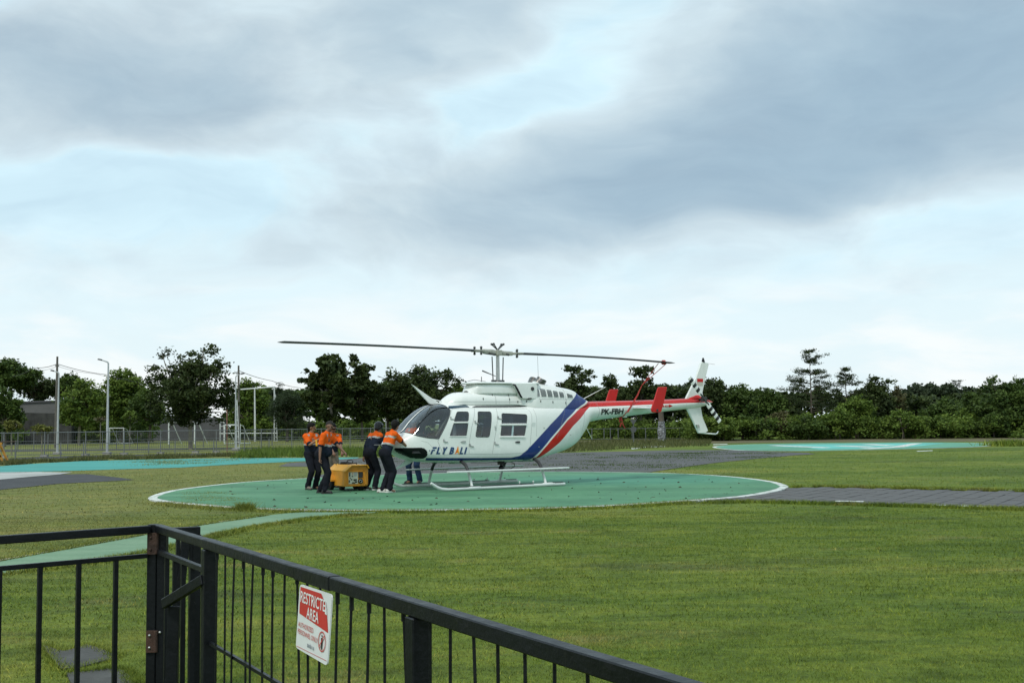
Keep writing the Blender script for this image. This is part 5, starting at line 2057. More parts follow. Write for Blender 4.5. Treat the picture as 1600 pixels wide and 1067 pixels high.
# local: +x out of the control end, +y towards the right of the photo
LEN, WID = 1.08, .62
mb = MB()
zb0, zb1, zs = .11, .62, .50
sec_ = [(-WID / 2, zb0), (WID / 2 - .03, zb0), (WID / 2, zb0 + .04), (WID / 2, zs + .04), (WID / 2 - .05, zb1), (-WID / 2 + .16, zb1), (-WID / 2, zs)]
mb.prism(sec_, (0, 0, 0), (0, 1, 0), (0, 0, 1), (LEN, 0, 0))
shell = mb.build('shell', M_YEL, cart, bevel=.015)
mb = MB()
mb.prism([(WID / 2 + .005, zs + .05), (WID / 2 - .045, zb1 + .008), (-WID / 2 + .155, zb1 + .008), (-WID / 2 - .006, zs - .005), (-WID / 2 - .006, zs - .03), (-WID / 2 + .01, zs - .03), (-WID / 2 + .168, zb1 - .015), (WID / 2 - .055, zb1 - .015), (WID / 2 - .012, zs + .03)],
         (.035, 0, 0), (0, 1, 0), (0, 0, 1), (LEN + .07, 0, 0))
mb.build('lid', M_YELD, cart, bevel=.006)
x0 = LEN / 2 + .002
mb = MB()
mb.bar((x0 + .012, -.22, .475), (x0 + .012, .24, .475), .02, .03)
mb.bar((x0 + .012, -.23, .17), (x0 + .012, -.23, .49), .02, .03, up=(0, 1, 0))
mb.bar((x0 + .012, .24, .15), (x0 + .012, .18, .49), .02, .05, up=(0, 1, 0))
mb.build('panel_surround', M_YEL, cart)
mb = MB().box((x0, -.09, .325), (.012, .25, .30))
pn = mb.build('control_panel', M_PANEL, cart)
for (y, z, w_, h_, mm) in ((-.18, .40, .03, .10, M_DSTEEL), (-.03, .41, .07, .09, M_STEEL), (-.11, .42, .02, .02, M_RPAINT), (-.11, .36, .03, .03, M_DSTEEL), (-.04, .27, .08, .035, M_BLACK), (-.13, .28, .03, .03, M_BLACK),
                           (-.19, .24, .03, .06, M_DSTEEL), (-.02, .22, .06, .03, M_BLACK), (-.10, .20, .05, .025, M_BLACK), (-.17, .31, .03, .02, M_BLACK), (-.06, .19, .03, .02, M_BLACK)):
    MB().box((x0 + .008, y, z), (.012, w_, h_)).build('switch', mm, pn)
MB().box((x0, .105, .395), (.014, .11, .16)).build('vent_panel', M_DARK, cart)
mb = MB()
mb.disc((x0 + .01, .10, .235), (1, 0, 0), .06, .03)
sk_ = mb.build('socket', M_BLACK, cart)
MB().tube([(x0 + .026, .10 + .034 * math.cos(a), .235 + .034 * math.sin(a)) for a in np.linspace(0, 2 * math.pi, 15)], .009, 5, caps=False).build('socket_ring', M_STEEL, sk_)
for (x, y, r) in ((.40, .17, .10), (.02, -.17, .10), (-.30, .33, .165), (-.30, -.34, .165)):
    w = MB()
    w.tube([(x, y - .055, r), (x, y - .045, r), (x, y + .045, r), (x, y + .055, r)], [r - .03, r, r, r - .03], 20)
    wh = w.build('wheel', M_RUBBER, cart, smooth=True)
    MB().disc((x, y + (.05 if y > 0 else -.05), r), (0, 1, 0), r * .5, .03, 14).build('rim', M_RIM, wh)
for y in (.33, -.34):
    mb = MB()
    P = [(-.50, .30), (-.46, .36), (-.14, .36), (-.08, .26), (-.08, .22), (-.14, .22), (-.18, .31), (-.44, .31), (-.50, .25)]
    mb.prism(P, (0, y, 0), (1, 0, 0), (0, 0, 1), (0, .14, 0))
    mb.build('mudguard', M_YEL, cart)
mb = MB()
mb.bar((-.25, -.16, .625), (-.25, .18, .655), .03, .03)
mb.bar((-.05, -.05, .64), (.30, .10, .665), .03, .03)
mb.tube([(-.2, .0, .62), (-.15, .05, .72), (-.02, .10, .74), (.12, .08, .70), (.16, .02, .64)], .014, 6)
mb.tube([(.30, .10, .61), (.30, .10, .67)], .012, 6)
mb.tube([(-.30, -.2, .61), (-.30, -.2, .66)], .012, 6)
mb.box((-.05, .0, .63), (.10, .07, .07))
mb.build('tow_handle', M_DARK, cart, bevel=.004)
cb = MB()
P = []
for k in range(46):
    a = k * .55
    P.append((-.15 + .17 * math.cos(a) * (1 - k * .006), -.02 + .13 * math.sin(a) * (1 - k * .006), .622 + k * .0012))
cb.tube(P, .014, 5)
co_ = cb.build('cable_coil', M_RUBBER, None, smooth=True)
co_.matrix_world = Matrix.Translation(cart.location) @ Matrix.Rotation(R(-60), 4, 'Z')
tag(co_, 'coil of black cable lying on the lid of the yellow cart', 'cable')

# ================================================================== TREES AND UNDERGROWTH
def leaf_mat(name, dark, light, rough=.6):
    mt, b, p = _mat(name)
    at_ = b.n('ShaderNodeAttribute', attribute_name='tint').outputs['Fac']
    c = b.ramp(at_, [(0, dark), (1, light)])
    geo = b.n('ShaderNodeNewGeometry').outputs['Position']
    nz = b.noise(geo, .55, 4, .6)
    c = b.mix(.55, c, b.ramp(nz, [(.3, .6), (.7, 1.4)]), 'MULTIPLY')
    b.put(p.inputs['Base Color'], c)
    p.inputs['Roughness'].default_value = rough
    p.inputs['Specular IOR Level'].default_value = .18
    tl = b.n('ShaderNodeBsdfTranslucent')
    b.put(tl.inputs[0], c)
    ms = b.n('ShaderNodeMixShader')
    ms.inputs[0].default_value = .22
    out = [n for n in mt.node_tree.nodes if n.type == 'OUTPUT_MATERIAL'][0]
    b.nt.links.new(p.outputs[0], ms.inputs[1])
    b.nt.links.new(tl.outputs[0], ms.inputs[2])
    b.nt.links.new(ms.outputs[0], out.inputs[0])
    return mt


L_DARK = leaf_mat('leaves_dark', (.020, .032, .010), (.064, .088, .024))
L_MID = leaf_mat('leaves_mid', (.028, .054, .011), (.090, .134, .028))
L_BRIGHT = leaf_mat('leaves_bright', (.048, .088, .013), (.145, .200, .034))
L_YELLOW = leaf_mat('leaves_yellow', (.070, .085, .018), (.17, .17, .040))
L_FEATH = leaf_mat('leaves_feathery', (.024, .040, .018), (.054, .078, .034))
L_DRY = leaf_mat('leaves_dry', (.055, .055, .022), (.12, .11, .045))
L_GRASS = leaf_mat('tall_grass', (.045, .060, .018), (.15, .15, .055))
L_HAZED = leaf_mat('leaves_hazed', (.030, .046, .026), (.060, .080, .040))  # greyed and bluish: haze of distance mixed into the leaf colour
M_BARK = mat('bark', (.085, .070, .052), .95, var=.4, scale=3, bump=.6, bscale=12)
M_BARKP = mat('bark_pale', (.20, .18, .145), .9, var=.35, scale=3, bump=.5, bscale=10)


def leaves_at(C, size, r, flat=.35, droop=0.0, aspect=.55):
    """two-triangle leaves at centres C (n x 3)"""
    n = len(C)
    d = r.normal(size=(n, 3))
    d[:, 2] = d[:, 2] * (1 - flat) - droop
    d /= np.linalg.norm(d, axis=1)[:, None] + 1e-9
    a = r.normal(size=(n, 3))
    a[:, 2] += .6
    u = np.cross(d, a)
    u /= np.linalg.norm(u, axis=1)[:, None] + 1e-9
    nrm = np.cross(d, u)
    L = size * r.uniform(.6, 1.35, n)[:, None]
    W_ = L * aspect
    V = np.stack([C - d * L * .5, C + u * W_ * .5 + nrm * L * .08, C + d * L * .5, C - u * W_ * .5 + nrm * L * .08], 1).reshape(-1, 3)
    F = np.arange(n * 4).reshape(n, 4)
    return V, F


def clump_points(lobes, n, r, clump=.45, per=26, fill=.25):
    """leaf centres gathered in clumps over the outside of ellipsoid lobes; lobes: (x, y, z, rx, ry, rz)"""
    lob = np.array(lobes, float)
    wts = (lob[:, 3] * lob[:, 5] + lob[:, 4] * lob[:, 5])
    wts = wts / wts.sum()
    nc = max(3, n // per)
    li = r.choice(len(lob), nc, p=wts)
    d = r.normal(size=(nc, 3))
    d /= np.linalg.norm(d, axis=1)[:, None]
    rad = np.where(r.random(nc) < fill, r.uniform(.25, .8, nc), r.uniform(.78, 1.06, nc))
    c = lob[li, :3] + d * lob[li, 3:6] * rad[:, None]
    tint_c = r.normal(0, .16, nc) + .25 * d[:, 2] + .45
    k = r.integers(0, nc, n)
    g = r.normal(size=(n, 3)) * np.array([1, 1, .62]) * clump * r.uniform(.5, 1.0, nc)[k][:, None] * .62
    P = c[k] + g
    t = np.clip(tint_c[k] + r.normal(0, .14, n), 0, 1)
    return P, t, c


def limb_mesh(mb, base, top, r0, r1, bend, r, n=7, seg=5):
    P = []
    base, top = Vector(base), Vector(top)
    off = Vector((r.normal() * bend, r.normal() * bend, 0))
    for i in range(seg + 1):
        t = i / seg
        P.append(base.lerp(top, t) + off * math.sin(t * math.pi) + Vector((r.normal() * bend * .15, r.normal() * bend * .15, 0)))
    mb.tube(P, [r0 + (r1 - r0) * i / seg for i in range(seg + 1)], n)
    return P


def tree(name, label, pos, lobes, n, leaf=.22, material=None, trunk=.18, seed=1, clump=.45, bark=None, fill=.25, fork=.45, flat=.35, droop=0.0, aspect=.55, group=None, cat='tree', per=26, twigs=10, stems=1):
    """lobes are relative to the foot of the tree"""
    r = np.random.default_rng(seed)
    root = empty(name, pos, 0, label, cat, group)
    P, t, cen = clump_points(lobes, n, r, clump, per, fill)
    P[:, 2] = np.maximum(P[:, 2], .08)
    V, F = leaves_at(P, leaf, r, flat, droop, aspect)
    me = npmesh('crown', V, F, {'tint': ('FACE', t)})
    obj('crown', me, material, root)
    lob = np.array(lobes, float)
    zlow = (lob[:, 2] - lob[:, 5]).min()
    zmid = (lob[:, 2] * lob[:, 5]).sum() / lob[:, 5].sum()
    cx = (lob[:, 0] * lob[:, 3]).sum() / lob[:, 3].sum()
    mb = MB()
    for s in range(stems):
        fz = max(.3, min(zlow + (zmid - zlow) * fork, zmid))
        b0 = Vector((s * .3 * r.normal(), s * .3 * r.normal(), -.05))
        fk = Vector((b0.x + cx * .4 + r.normal() * trunk * .5, b0.y + r.normal() * trunk, fz))
        limb_mesh(mb, b0, fk, trunk, trunk * .72, trunk * .5, r, 9)
        for q in lob[r.permutation(len(lob))[:max(3, len(lob) // stems)]]:
            tip = Vector((q[0], q[1], q[2] + q[5] * .3))
            PP = limb_mesh(mb, fk - Vector((0, 0, trunk * .3)), tip, trunk * .55, trunk * .14, .25, r, 6)
            for _ in range(twigs // 3):
                j = r.integers(2, len(PP) - 1)
                cc = cen[r.integers(0, len(cen))]
                if (Vector(cc) - PP[j]).length < max(q[3], q[5]) * 1.8:
                    limb_mesh(mb, PP[j], cc, trunk * .2, trunk * .05, .12, r, 4, 3)
    obj('trunk', mb.mesh('trunk'), bark or M_BARK, root)
    shade(root.children[-1], 60)
    return root


DENS = 1.55


def env(cx_px, top_px, hw_px, bot_px, Y, nl, seed, squash=1.0, base=None, ragged_=.28, depth=.8):
    """lobes filling an envelope measured on the photograph: returns (foot point, lobes)"""
    r = np.random.default_rng(seed + 1000)
    nl = int(nl * 1.6)
    d = at(cx_px, 660, Y)
    foot = Vector((d.x, Y, 0))
    zt, zb_ = at(cx_px, top_px, Y).z, max(.1, at(cx_px, bot_px, Y).z)
    rx = hw_px / FPX * Y
    rz = (zt - zb_) / 2
    zc = (zt + zb_) / 2
    lobes = []
    for i in range(nl):
        for _ in range(30):
            q = r.uniform(-1, 1, 3)
            if (q[0]**2 + q[1]**2 + q[2]**2 * squash) < 1:
                break
        s = r.uniform(ragged_, ragged_ * 1.7)
        q[0] *= (1 - s * .75)
        q[2] *= (1 - s * .75)
        lobes.append((q[0] * rx, q[1] * rx * depth, zc + q[2] * rz, rx * s * r.uniform(.9, 1.25), rx * s, max(rz, rx * .5) * s * r.uniform(.65, .95)))
    # make sure the top and the sides are reached
    lobes.append((r.uniform(-.2, .2) * rx, 0, zt - rz * .28, rx * .32, rx * .32, rz * .26))
    lobes.append((-rx * .74, 0, zc + r.uniform(-.3, .2) * rz, rx * .27, rx * .3, rz * .30))
    lobes.append((rx * .74, 0, zc + r.uniform(-.3, .2) * rz, rx * .27, rx * .3, rz * .30))
    return foot, lobes


def px_tree(name, label, cx, top, hw, bot, Y, nl, n, seed, **kw):
    n = int(n * DENS)
    kw['leaf'] = kw.get('leaf', .22) * 1.22
    ek = {k: kw.pop(k) for k in ('squash', 'ragged_', 'depth') if k in kw}
    foot, lobes = env(cx, top, hw, bot, Y, nl, seed, **ek)
    extra = kw.pop('extra', None)
    if extra:
        for (px, py, rpx, rpz) in extra:
            q = at(px, py, Y)
            lobes.append((q.x - foot.x, 0, q.z, rpx / FPX * Y, rpx / FPX * Y, rpz / FPX * Y))
    return tree(name, label, foot, lobes, n, seed=seed, **kw)


# the big dark tree on its own beside the goals
px_tree('broadleaf_tree', 'big dark broadleaf tree standing alone in front of the white goals', 299, 556, 64, 664, 80, 20, 10500, 11, leaf=.20, material=L_DARK, trunk=.16, clump=.42, bark=M_BARKP, fill=.30, ragged_=.24,
        extra=[(253, 553, 13, 11), (318, 549, 22, 10), (300, 560, 20, 10), (345, 575, 16, 14), (245, 590, 12, 16), (356, 610, 14, 30), (243, 630, 14, 22), (280, 652, 26, 12), (345, 648, 16, 14)], per=30, fork=.35)
# left group
px_tree('spreading_tree', 'spreading flat-topped tree cut by the left edge of the view', 12, 563, 46, 612, 122, 10, 5200, 12, leaf=.30, material=L_MID, trunk=.22, clump=.60, fill=.2, squash=1.4)
px_tree('spreading_tree', 'open dark tree between the left-edge tree and the utility pole', 58, 580, 30, 634, 126, 9, 2800, 13, leaf=.28, material=L_DARK, trunk=.2, clump=.5, fill=.15)
px_tree('spreading_tree', 'low spreading tree with sky under it right behind the utility pole', 108, 583, 30, 630, 128, 9, 3000, 14, leaf=.28, material=L_MID, trunk=.18, clump=.5, fill=.15, squash=1.3)
px_tree('broadleaf_tree', 'dense low tree at the left edge under the spreading tree', 8, 603, 24, 680, 100, 9, 3600, 15, leaf=.24, material=L_MID, trunk=.15, clump=.45)
px_tree('broadleaf_tree', 'leaning light green tree between the two tall lamp posts', 124, 592, 34, 672, 104, 12, 4600, 16, leaf=.24, material=L_BRIGHT, trunk=.14, clump=.45, bark=M_BARKP)
px_tree('broadleaf_tree', 'rounded bright green tree left of the big dark tree', 192, 577, 40, 676, 112, 14, 6200, 17, leaf=.26, material=L_BRIGHT, trunk=.18, clump=.5)
px_tree('broadleaf_tree', 'dark green tree filling the gap behind the second lamp post', 160, 612, 22, 684, 120, 8, 2800, 18, leaf=.26, material=L_MID, trunk=.15, clump=.45)
px_tree('broadleaf_tree', 'tree half hidden behind the left flank of the big dark tree', 232, 590, 30, 680, 108, 8, 3600, 19, leaf=.26, material=L_MID, trunk=.15, clump=.45)
px_tree('broadleaf_tree', 'bright green tree behind the utility pole with the lamp', 388, 590, 32, 684, 122, 12, 5200, 20, leaf=.28, material=L_BRIGHT, trunk=.17, clump=.5)
px_tree('broadleaf_tree', 'deep green tree low behind the white gantry', 405, 625, 34, 690, 126, 9, 4200, 21, leaf=.28, material=L_MID, trunk=.17, clump=.5)
px_tree('feathery_tree', 'feathery dark tree just right of the white gantry', 449, 605, 32, 684, 112, 12, 9000, 22, leaf=.22, material=L_FEATH, trunk=.15, clump=.42, aspect=.16, flat=.2, droop=.25, fill=.5)
px_tree('feathery_tree', 'thin wispy tree top showing over the right end of the gantry', 434, 598, 15, 640, 124, 6, 1500, 23, leaf=.26, material=L_FEATH, trunk=.1, clump=.35, aspect=.18)
px_tree('teak_tree', 'tall clumpy tree with a pale trunk behind the two men at the cart', 517, 562, 45, 660, 108, 17, 5600, 24, leaf=.34, material=L_DARK, trunk=.16, clump=.38, bark=M_BARKP, fill=.15, aspect=.8, ragged_=.20, per=24,
        extra=[(508, 566, 12, 10), (519, 562, 8, 8), (552, 566, 6, 8), (482, 590, 12, 12)])
px_tree('teak_tree', 'narrower clumpy tree beside the pale-trunked tall one', 566, 570, 26, 668, 110, 12, 3600, 25, leaf=.34, material=L_DARK, trunk=.14, clump=.36, fill=.15, aspect=.8, ragged_=.20, extra=[(552, 563, 4, 7), (572, 572, 8, 6)])
px_tree('broadleaf_tree', 'wide dense dark tree above the helicopter nose', 655, 577, 58, 664, 112, 22, 9500, 26, leaf=.27, material=L_DARK, trunk=.25, clump=.50, fill=.25, extra=[(655, 582, 16, 8), (690, 586, 20, 9), (615, 588, 14, 9), (705, 596, 18, 12)])
px_tree('broadleaf_tree', 'dark tree behind the two slim lamp posts', 605, 592, 26, 676, 114, 9, 3800, 27, leaf=.26, material=L_MID, trunk=.15, clump=.45)
px_tree('broadleaf_tree', 'lighter round tree right behind the cabin roof', 722, 600, 30, 680, 116, 10, 4200, 28, leaf=.26, material=L_BRIGHT, trunk=.16, clump=.48)
px_tree('broadleaf_tree', 'tree hidden mostly by the helicopter mast and cowling', 785, 606, 44, 684, 120, 10, 3600, 29, leaf=.28, material=L_MID, trunk=.16, clump=.5)
px_tree('broadleaf_tree', 'thin-crowned tree rising behind the engine exhaust', 897, 578, 29, 660, 108, 13, 3300, 30, leaf=.25, material=L_DARK, trunk=.15, clump=.36, fill=.12, ragged_=.20, extra=[(893, 576, 12, 7), (919, 588, 8, 9)])
px_tree('broadleaf_tree', 'dark tree rising over the far red end plate', 955, 586, 32, 668, 106, 13, 4600, 31, leaf=.25, material=L_DARK, trunk=.16, clump=.42, fill=.18)
px_tree('broadleaf_tree', 'taller twin-topped tree behind the red tie-down rope', 1003, 577, 22, 664, 107, 11, 3000, 32, leaf=.24, material=L_DARK, trunk=.13, clump=.34, fill=.12, ragged_=.20, extra=[(995, 580, 8, 7), (1012, 579, 7, 9)])
px_tree('broadleaf_tree', 'full round tree behind the tail fin and tail rotor', 1112, 586, 38, 676, 98, 15, 5600, 33, leaf=.24, material=L_DARK, trunk=.17, clump=.45)
px_tree('broadleaf_tree', 'tree with a bare grey twig tangle right of the tail rotor', 1160, 601, 32, 680, 97, 11, 4200, 34, leaf=.23, material=L_MID, trunk=.14, clump=.42, twigs=30)
px_tree('broadleaf_tree', 'low dark tree left of the layered pine', 1200, 604, 28, 680, 98, 10, 3800, 35, leaf=.23, material=L_MID, trunk=.13, clump=.42)


def layered(name, label, cx, top, base_top, Y, seed, tiers, material):
    """a tree of flat needle tiers on a straight stem; tiers: (y px, left px, right px, thickness px)"""
    r = np.random.default_rng(seed)
    d = at(cx, 660, Y)
    foot = Vector((d.x, Y, 0))
    root = empty(name, foot, 0, label, 'tree')
    Vs, Fs, Ts, o = [], [], [], 0
    mb = MB()
    zt = at(cx, top, Y).z
    mb.tube([(0, 0, -.05), (.03, 0, zt * .5), (-.02, 0, zt)], [.09, .055, .012], 7)
    for (py, xl, xr, th) in tiers:
        z0 = at(cx, py, Y).z
        for side_ in (xl, xr):
            for kk in range(3):
                a = r.uniform(-.9, .9)
                L = (side_ - cx) / FPX * Y * r.uniform(.65, 1.08) / max(.6, math.cos(a))
                zc = z0 + r.uniform(-.5, .5) * th / FPX * Y
                rise = r.uniform(-.06, .18) * abs(L)
                tip = Vector((L * math.cos(a), L * math.sin(a), zc + rise))
                mb.tube([(0, 0, zc - .12), tip * .55 + Vector((0, 0, zc * .45 - .02)), tip], [.028, .018, .006], 5)
                for c_ in r.uniform(.30, 1.02, 3 + int(abs(L) * 2.2)):
                    n = int(r.uniform(14, 34))
                    ctr = np.array([tip.x * c_, tip.y * c_, zc + rise * c_])
                    P = ctr + r.normal(size=(n, 3)) * np.array([.17, .17, .055 + th * .004]) * r.uniform(.6, 1.3)
                    V, F = leaves_at(P, .15, r, .3, 0, .4)
                    Vs.append(V)
                    Fs.append(F + o)
                    o += len(V)
                    Ts.append(np.clip(r.normal(.4, .2, n), 0, 1))
    me = npmesh('crown', np.concatenate(Vs), np.concatenate(Fs), {'tint': ('FACE', np.concatenate(Ts))})
    obj('crown', me, material, root)
    obj('trunk', mb.mesh('trunk'), M_BARK, root)
    return root


layered('layered_pine', 'tallest tree on the right with flat gapped tiers of needles', 1268, 548, 690, 98, 40,
        [(551, 1260, 1274, 6), (560, 1259, 1290, 7), (566, 1264, 1285, 4), (580, 1250, 1290, 5), (585, 1241, 1288, 9), (593, 1228, 1300, 7), (600, 1238, 1318, 8), (608, 1222, 1300, 12), (620, 1226, 1306, 16), (634, 1230, 1304, 20), (650, 1232, 1302, 22), (664, 1236, 1298, 20)], L_DARK)
layered('layered_pine', 'shorter pointed pine just right of the tallest one', 1323, 574, 690, 99, 41,
        [(578, 1320, 1327, 5), (586, 1311, 1336, 6), (593, 1314, 1334, 7), (600, 1306, 1343, 9), (612, 1300, 1346, 14), (626, 1298, 1348, 18), (642, 1298, 1348, 22), (658, 1300, 1346, 22)], L_DARK)
layered('layered_pine', 'tiny far pine poking over the hazy wood at the right', 1497, 594, 660, 190, 42, [(597, 1488, 1505, 4), (603, 1491, 1503, 5), (612, 1486, 1508, 8)], L_HAZED)
px_tree('broadleaf_tree', 'dark spiky-topped tree right of the two pines', 1366, 590, 30, 680, 99, 13, 5200, 43, leaf=.22, material=L_DARK, trunk=.15, clump=.42, extra=[(1366, 594, 6, 8), (1384, 600, 12, 10)])
px_tree('broadleaf_tree', 'thinning brownish tree on the right edge of the spiky one', 1398, 602, 16, 678, 100, 7, 1900, 44, leaf=.20, material=L_DRY, trunk=.1, clump=.32)
px_tree('broadleaf_tree', 'dense round tree at the right edge of the view', 1572, 597, 46, 676, 94, 15, 7200, 45, leaf=.24, material=L_MID, trunk=.18, clump=.45, extra=[(1548, 600, 14, 8), (1590, 602, 16, 9)])
px_tree('broadleaf_tree', 'low dark tree in front of the hazy wood', 1480, 618, 40, 684, 104, 11, 4800, 46, leaf=.24, material=L_MID, trunk=.15, clump=.45)
px_tree('broadleaf_tree', 'olive tree between the hazy wood and the right-edge tree', 1524, 612, 26, 684, 99, 9, 3300, 47, leaf=.23, material=L_MID, trunk=.13, clump=.42)

# saplings behind the left fence
for i, (px, top, hw, bot, base, lab, mm) in enumerate([
        (19, 657, 10, 672, 700, 'two-stemmed yellow sapling behind the fence at the far left', L_YELLOW), (66, 664, 12, 676, 705, 'small yellow-leaved sapling left of the first lamp post', L_YELLOW),
        (203, 643, 13, 664, 684, 'light green sapling just right of the second lamp post', L_BRIGHT), (157, 650, 5, 658, 690, 'thin bare-stemmed sapling left of the second lamp post', L_DRY)]):
    Y = {0: 70, 1: 71, 2: 84, 3: 82}[i]
    px_tree('sapling', lab, px, top, hw, bot, Y, 5, 420 if i < 3 else 120, 60 + i, leaf=.16, material=mm, trunk=.035, clump=.22, bark=M_BARKP, cat='sapling', fork=.2)

# bushes along the foot of the wood, right of the helicopter
BUSH = [(1130, 655, 26, 688, 'low bush under the tail rotor'), (1185, 650, 28, 688, 'green bush right of the end of the wire fence'), (1222, 642, 24, 688, 'yellowish bush under the tallest pine'),
        (1262, 648, 28, 688, 'bright bush below and right of the tallest pine'), (1312, 634, 30, 688, 'grey-green bush under the shorter pine'), (1360, 646, 30, 688, 'bright leafy bush behind the middle of the far pad'),
        (1412, 640, 32, 688, 'rounded green bush behind the letter on the far pad'), (1462, 648, 30, 688, 'bush standing by the reddish earth bank'), (1506, 636, 24, 686, 'yellow-topped bush in front of the olive tree'),
        (1552, 644, 32, 686, 'dark bush left of the right edge'), (1596, 640, 28, 686, 'dark bush cut by the right edge of the view'), (1340, 618, 26, 660, 'yellow-green bush crown between the pines and the spiky tree')]
for i, (px, top, hw, bot, lab) in enumerate(BUSH):
    px_tree('bush', lab, px, top, hw, bot, 92 + (i % 3) * 1.5, 8, 1900, 80 + i, leaf=.19, material=[L_BRIGHT, L_MID, L_BRIGHT, L_MID][i % 4] if i not in (2, 11) else L_DRY if i == 2 else L_BRIGHT, trunk=.05, clump=.36, cat='bush', stems=2)


# masses that read as one: the wood behind, the undergrowth at its foot
def mass(name, spans, n, leaf, material, seed, label, clump=.5, mult=1.0):
    r = np.random.default_rng(seed)
    Vs, Fs, Ts, o = [], [], [], 0
    for (x0, x1, tops, bot, Y, dn) in spans:
        lob = []
        m_ = max(4, int((x1 - x0) / 9))
        for i in range(m_ * 7):
            f = r.random()
            px = x0 + (x1 - x0) * f
            tp = np.interp(f, np.linspace(0, 1, len(tops)), tops)
            yy = Y + r.uniform(-2, 4)
            py = r.uniform(tp + 7, bot)
            if i % 5 == 0:
                py = tp + r.uniform(5, 12)
            q = at(px, py, yy)
            rr = r.uniform(6, 13) / FPX * yy
            lob.append((q.x, yy, max(q.z, rr * .4), rr * 1.15, rr, rr * .75))
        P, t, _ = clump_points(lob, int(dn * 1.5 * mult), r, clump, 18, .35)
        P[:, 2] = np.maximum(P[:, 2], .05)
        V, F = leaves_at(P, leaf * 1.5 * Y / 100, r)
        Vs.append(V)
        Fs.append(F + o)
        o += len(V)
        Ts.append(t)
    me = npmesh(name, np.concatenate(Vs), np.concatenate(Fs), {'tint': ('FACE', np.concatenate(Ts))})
    return tag(obj(name, me, material), label, kind='stuff')


mass('woodland', [(-120, 60, [625, 640, 650, 655], 690, 134, 4200), (90, 235, [620, 615, 618, 612], 690, 134, 5200), (360, 480, [610, 606, 612, 610], 690, 134, 5600), (470, 620, [610, 600, 603, 600], 690, 130, 7000), (600, 760, [600, 596, 606, 612], 690, 130, 7000),
                  (740, 900, [612, 612, 610, 606], 690, 130, 5600), (870, 1010, [610, 606, 604, 606], 690, 124, 6000)], 0, .30, L_MID, 201, 'mixed green wood closing the view behind the field')
mass('woodland', [(980, 1130, [604, 604, 606, 606], 690, 120, 7000), (1090, 1260, [607, 612, 614, 612], 690, 112, 6400), (1240, 1420, [612, 614, 612, 616], 690, 112, 6800), (1400, 1560, [616, 622, 616, 612], 690, 112, 6800), (1530, 1720, [606, 602, 604, 604], 690, 108, 6400)],
     0, .29, L_DARK, 202, 'dark dense wood behind the right half of the field')
mass('undergrowth', [(1080, 1260, [654, 652, 650, 652], 688, 94, 5200), (1250, 1430, [650, 648, 652, 650], 688, 94, 5200), (1420, 1600, [652, 650, 648, 648], 687, 93, 5600), (1590, 1720, [648, 648, 646, 640], 686, 92, 3200), (880, 1090, [650, 654, 656, 655], 686, 104, 5600), (-80, 34, [640, 644, 648, 652], 690, 110, 3000), (96, 240, [650, 648, 654, 650], 690, 116, 4200), (400, 640, [650, 656, 652, 654], 690, 122, 5200)],
     0, .165, L_BRIGHT, 203, 'leafy undergrowth along the foot of the wood', .42, 1.7)
# wooded ridge, far off; its haze is put into the leaf colour
mass('far_woodland', [(1400, 1480, [612, 602, 601, 606], 650, 190, 5200), (1470, 1560, [604, 603, 606, 604], 650, 190, 5200), (985, 1100, [606, 602, 600, 603], 650, 190, 5600)], 0, .24, L_HAZED, 204, 'distant wooded ridge', .5)

# tall grass and weeds in patches
def grass_band(name, polys, n, h0, h1, seed, label, material, wd=.03):
    r = np.random.default_rng(seed)
    Vs, Fs, Ts, o = [], [], [], 0
    for pl, dn in polys:
        P = [(q.x, q.y) for q in gp(pl)]
        xs_ = [p[0] for p in P]
        ys_ = [p[1] for p in P]
        pts = []
        tries = 0
        while len(pts) < dn and tries < dn * 20:
            tries += 1
            x, y = r.uniform(min(xs_), max(xs_)), r.uniform(min(ys_), max(ys_))
            if in_poly(x, y, P) and mnoise.noise(Vector((x * .5, y * .5, seed))) > -.12:
                pts.append((x, y, 0))
        pts = np.array(pts)
        m_ = len(pts)
        a = r.uniform(0, 2 * math.pi, m_)
        h = r.uniform(h0, h1, m_) * (.7 + .6 * r.random(m_))
        w = wd * r.uniform(.7, 1.4, m_)
        dx = np.stack([np.cos(a), np.sin(a), np.zeros(m_)], 1)
        lean = r.normal(size=(m_, 3)) * np.array([.30, .30, 0]) * h[:, None]
        topp = pts + lean + np.stack([np.zeros(m_), np.zeros(m_), h], 1)
        V = np.stack([pts - dx * w[:, None] * .5, pts + dx * w[:, None] * .5, topp], 1).reshape(-1, 3)
        Vs.append(V)
        Fs.append(np.arange(m_ * 3).reshape(m_, 3) + o)
        o += m_ * 3
        Ts.append(np.clip(r.normal(.5, .25, m_), 0, 1))
    me = npmesh(name, np.concatenate(Vs), np.concatenate(Fs), {'tint': ('FACE', np.concatenate(Ts))})
    return tag(obj(name, me, material), label, kind='stuff')


grass_band('tall_grass', [([(840, 706), (880, 694), (960, 689), (1060, 688), (1112, 690), (1108, 697), (1050, 699), (960, 703), (880, 707)], 6500)], 0, .10, .34, 301, 'strip of tall seeding grass behind the helicopter tail', L_GRASS, .05)
grass_band('tall_weeds', [([(360, 716), (385, 706), (430, 703), (500, 704), (580, 703), (640, 706), (640, 712), (560, 714), (480, 715)], 6500)], 0, .16, .40, 302, 'green weeds in front of the fence behind the men', L_BRIGHT, .05)
grass_band('verge_grass', [([(-40, 728), (0, 722), (100, 718), (230, 713.5), (360, 711), (380, 714.5), (230, 717.5), (100, 721.5), (0, 728)], 5200)], 0, .10, .25, 303, 'rough dry verge between the fence and the cyan pad', L_GRASS, .05)

